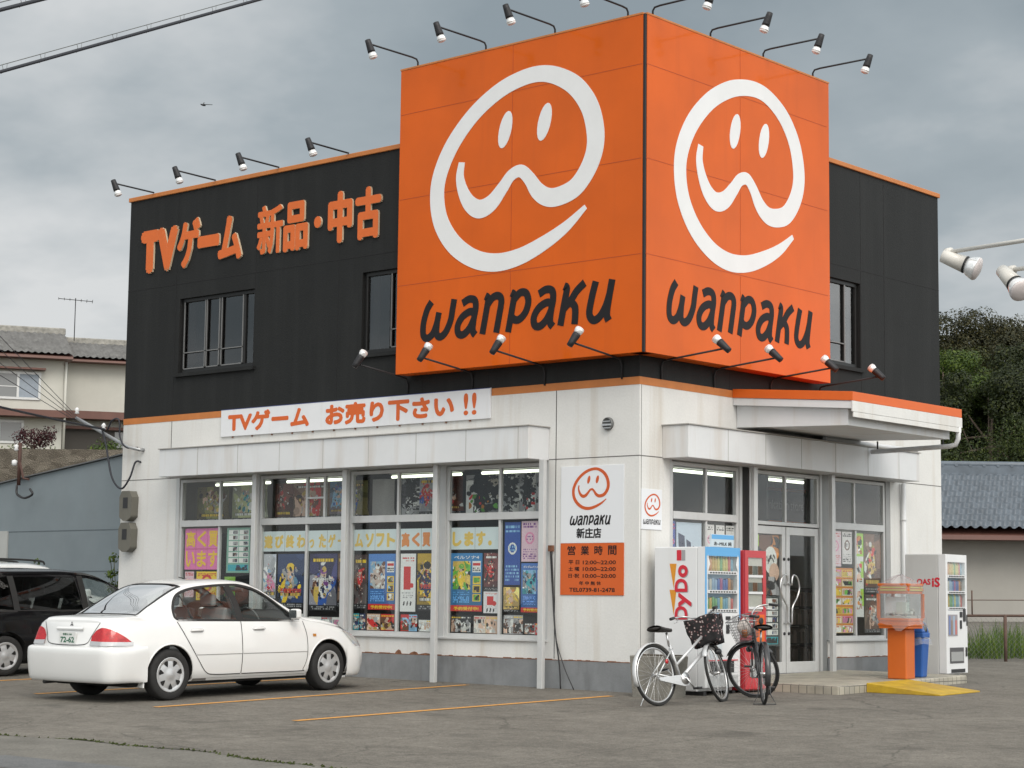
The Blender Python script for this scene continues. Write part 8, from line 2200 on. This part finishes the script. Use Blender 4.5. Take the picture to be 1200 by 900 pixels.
# conduit bracket on the shop's end
bk = thing("cable_mast", "grey conduit bracket with white insulators reaching out from the white wall's far end", "bracket", (-10.05, -0.10, 3.47))
m = MB(); m.tube([(0, 0.1, 0), (0, 0, 0.0), (-0.3, 0, 0.06), (-1.70, 0, 0.60)], 0.028, 8); m.build("conduit", pbr("galvanised", (0.40, 0.41, 0.42), 0.4, metal=0.6), bk)
for x, z in ((-1.66, 0.66), (-0.92, 0.36)):
    m = MB(); m.lathe([(0.0, 0), (0.040, 0.015), (0.025, 0.045), (0.042, 0.07), (0.025, 0.10), (0.0, 0.12)], (x, -0.02, z), Z, 12); m.build("insulator", M_logo, bk)
m = MB(); m.tube(catmull([(-0.95, -0.04, 0.40), (-0.80, -0.05, 0.10), (-0.62, -0.05, -0.42), (-0.36, -0.05, -0.62), (-0.16, -0.04, -0.45), (-0.12, 0.03, -0.20), (-0.06, 0.10, -0.19)], 7), 0.016, 7); m.build("cable_loop", M_cbl, bk)
m = MB(); m.tube(catmull([(-0.80, -0.03, 0.36), (-0.66, -0.05, 0.50), (-0.48, -0.05, 0.50), (-0.45, -0.04, 0.22), (-0.30, -0.03, 0.05), (-0.10, 0.05, 0.04)], 7), 0.014, 7); m.build("cable_loop", M_cbl, bk)
tip = Vector((-11.72, -0.12, 4.10))
for k, (q0, lab) in enumerate([((-5.53, -5.81, 4.33), "thin service wire to the conduit bracket, uppermost of the bundle crossing the cream house"), ((-5.53, -5.81, 4.20), "thin service wire to the conduit bracket, second from the top of the bundle"), ((-5.53, -5.80, 4.06), "thin service wire to the conduit bracket, third from the top of the bundle"), ((-5.50, -5.80, 3.93), "thin service wire to the conduit bracket, lowest of the bundle")]):
    a = Vector(q0); wire(lab, tip - Z * 0.03 * k + (a - tip) * 5.0, tip - Z * 0.03 * k, 0.02, 0.0045, M_cbl, group="service wires crossing in front of the cream house")
a = Vector((-8.14, -4.02, 3.77)); b = Vector((-10.95, -0.12, 3.84))
wire("thick black service cable sagging to the conduit bracket", b + (a - b) * 6.0 + Z * 0.6, b, 0.25, 0.018, M_cbl, "service_cable")
# overhead telephone cables with spiral hangers
def overhead(label, p, q, ext):
    p, q = Vector(p), Vector(q); d = q - p
    a, b = p - d * ext, q + d * ext
    t = thing("overhead_cable", label, "cable", a, group="overhead telephone cables")
    L_ = b - a
    m = MB(); m.tube([L_ * (k / 20) for k in range(21)], 0.013, 8); m.build("cable", M_cbl, t)
    m = MB(); m.tube([L_ * (k / 20) + Z * 0.05 for k in range(21)], 0.0032, 5)
    n = int(L_.length / 0.36); dd = L_.normalized()
    for k in range(n):
        c = L_ * ((k + .5) / n); m.tube([c - Z * 0.017, c + dd * 0.012 + Z * 0.02, c + Z * 0.053], 0.0025, 4); m.tube([c + dd * 0.045 - Z * 0.014, c + dd * 0.05 + Z * 0.053], 0.0018, 4)
    m.build("messenger_wire", pbr("messenger_grey", (0.10, 0.105, 0.10), 0.5), t)
overhead("black overhead cable with hangers crossing the upper corner of the sky, the long lower one", (2.84, -11.93, 4.80), (2.87, -8.78, 6.27), 5.0)
overhead("black overhead cable with hangers cutting the sky's very corner, the short upper one", (4.59, -13.05, 4.67), (4.61, -12.05, 5.14), 14.0)
# sign post with two pale spotlights near the camera
M_lampw = pbr("lamp_cream", (0.62, 0.60, 0.56), 0.4, coat=0.3, var=0.04)
sp = thing("sign_post", "pale steel post of a roadside sign carrying the two cream spotlights", "post", (11.05, -10.10, ground_z(11.05, -10.1)))
m = MB(); m.tube([(0, 0, -0.05), (0, 0, 4.6)], 0.06, 12); m.build("shaft", M_lampw, sp)
m = MB(); m.box(0.07, 1.3, -0.05, 0.05, 1.9, 4.4); m.build("board", M_bw, sp, bev=0.01)
def near_lamp(label, tip, back, front, root):
    tip, back, front, root = map(Vector, (tip, back, front, root))
    t = thing("sign_spotlight", label, "spotlight", tip, group="cream spotlights on the roadside sign")
    d = (front - back).normalized()
    m = MB(); m.tube([root - tip, Vector((0, 0, 0))], 0.0125, 10); m.lathe([(0.024, -0.02), (0.024, 0.02)], (0, 0, 0), (root - tip), 10); m.build("arm", M_lampw, t)
    L_ = (front - back).length
    m = MB(); m.lathe([(0.0, 0), (0.036, 0.004), (0.040, 0.05), (0.048, L_ * 0.62), (0.0, L_ * 0.62)], back - tip, d, 20); m.build("lamp_holder", M_lampw, t)
    m = MB(); m.lathe([(0.047, L_ * 0.62), (0.050, L_ * 0.635), (0.050, L_ * 0.66), (0.045, L_ * 0.67)], back - tip, d, 20); m.build("seal_ring", M_rubber, t)
    m = MB(); m.lathe([(0.044, L_ * 0.665), (0.056, L_ * 0.76), (0.066, L_ * 0.90), (0.067, L_ * 0.95)], back - tip, d, 24); b = m.build("bulb", M_bulb, t)
    m = MB(); m.lathe([(0.067, L_ * 0.951), (0.060, L_ * 1.0), (0.035, L_ * 1.04), (0, L_ * 1.05)], back - tip, d, 24); m.build("bulb_lens", pbr("frosted_lens", (0.66, 0.60, 0.59), 0.35), b)
near_lamp("cream spotlight on a long thin arm beside the black wall's far edge", (9.745, -9.90, 3.115), (9.715, -9.925, 3.095), (9.905, -9.86, 3.005), (11.0, -10.10, 3.11))
near_lamp("cream spotlight cut by the picture's edge, lower than its long-armed neighbour", (10.10, -9.85, 2.985), (10.05, -9.87, 2.985), (10.215, -9.96, 2.84), (11.0, -10.10, 2.95))
# distant bird
m = MB(); m.lathe([(0, -0.22), (0.05, -0.12), (0.07, 0.02), (0.04, 0.14), (0, 0.2)], (0, 0, 0), Vector((0.8, 0.5, -0.3)), 8)
m.add([(0.05, 0, 0), (-0.12, 0.05, 0.02), (-0.35, 0.30, 0.28), (-0.30, 0.38, 0.30)], [(0, 1, 2, 3)]); m.add([(0.05, 0, 0), (0.12, -0.1, 0.02), (0.62, 0.25, -0.02), (0.55, 0.30, -0.03)], [(0, 1, 2, 3)])
m.v = [(x * .45, y * .45, z * .45) for x, y, z in m.v]
tag(m.build("bird", M_blk, loc=(-27.2, 15.09, 15.0)), "tiny dark bird flying high in the grey sky", "bird")
print("objects", len(bpy.data.objects))
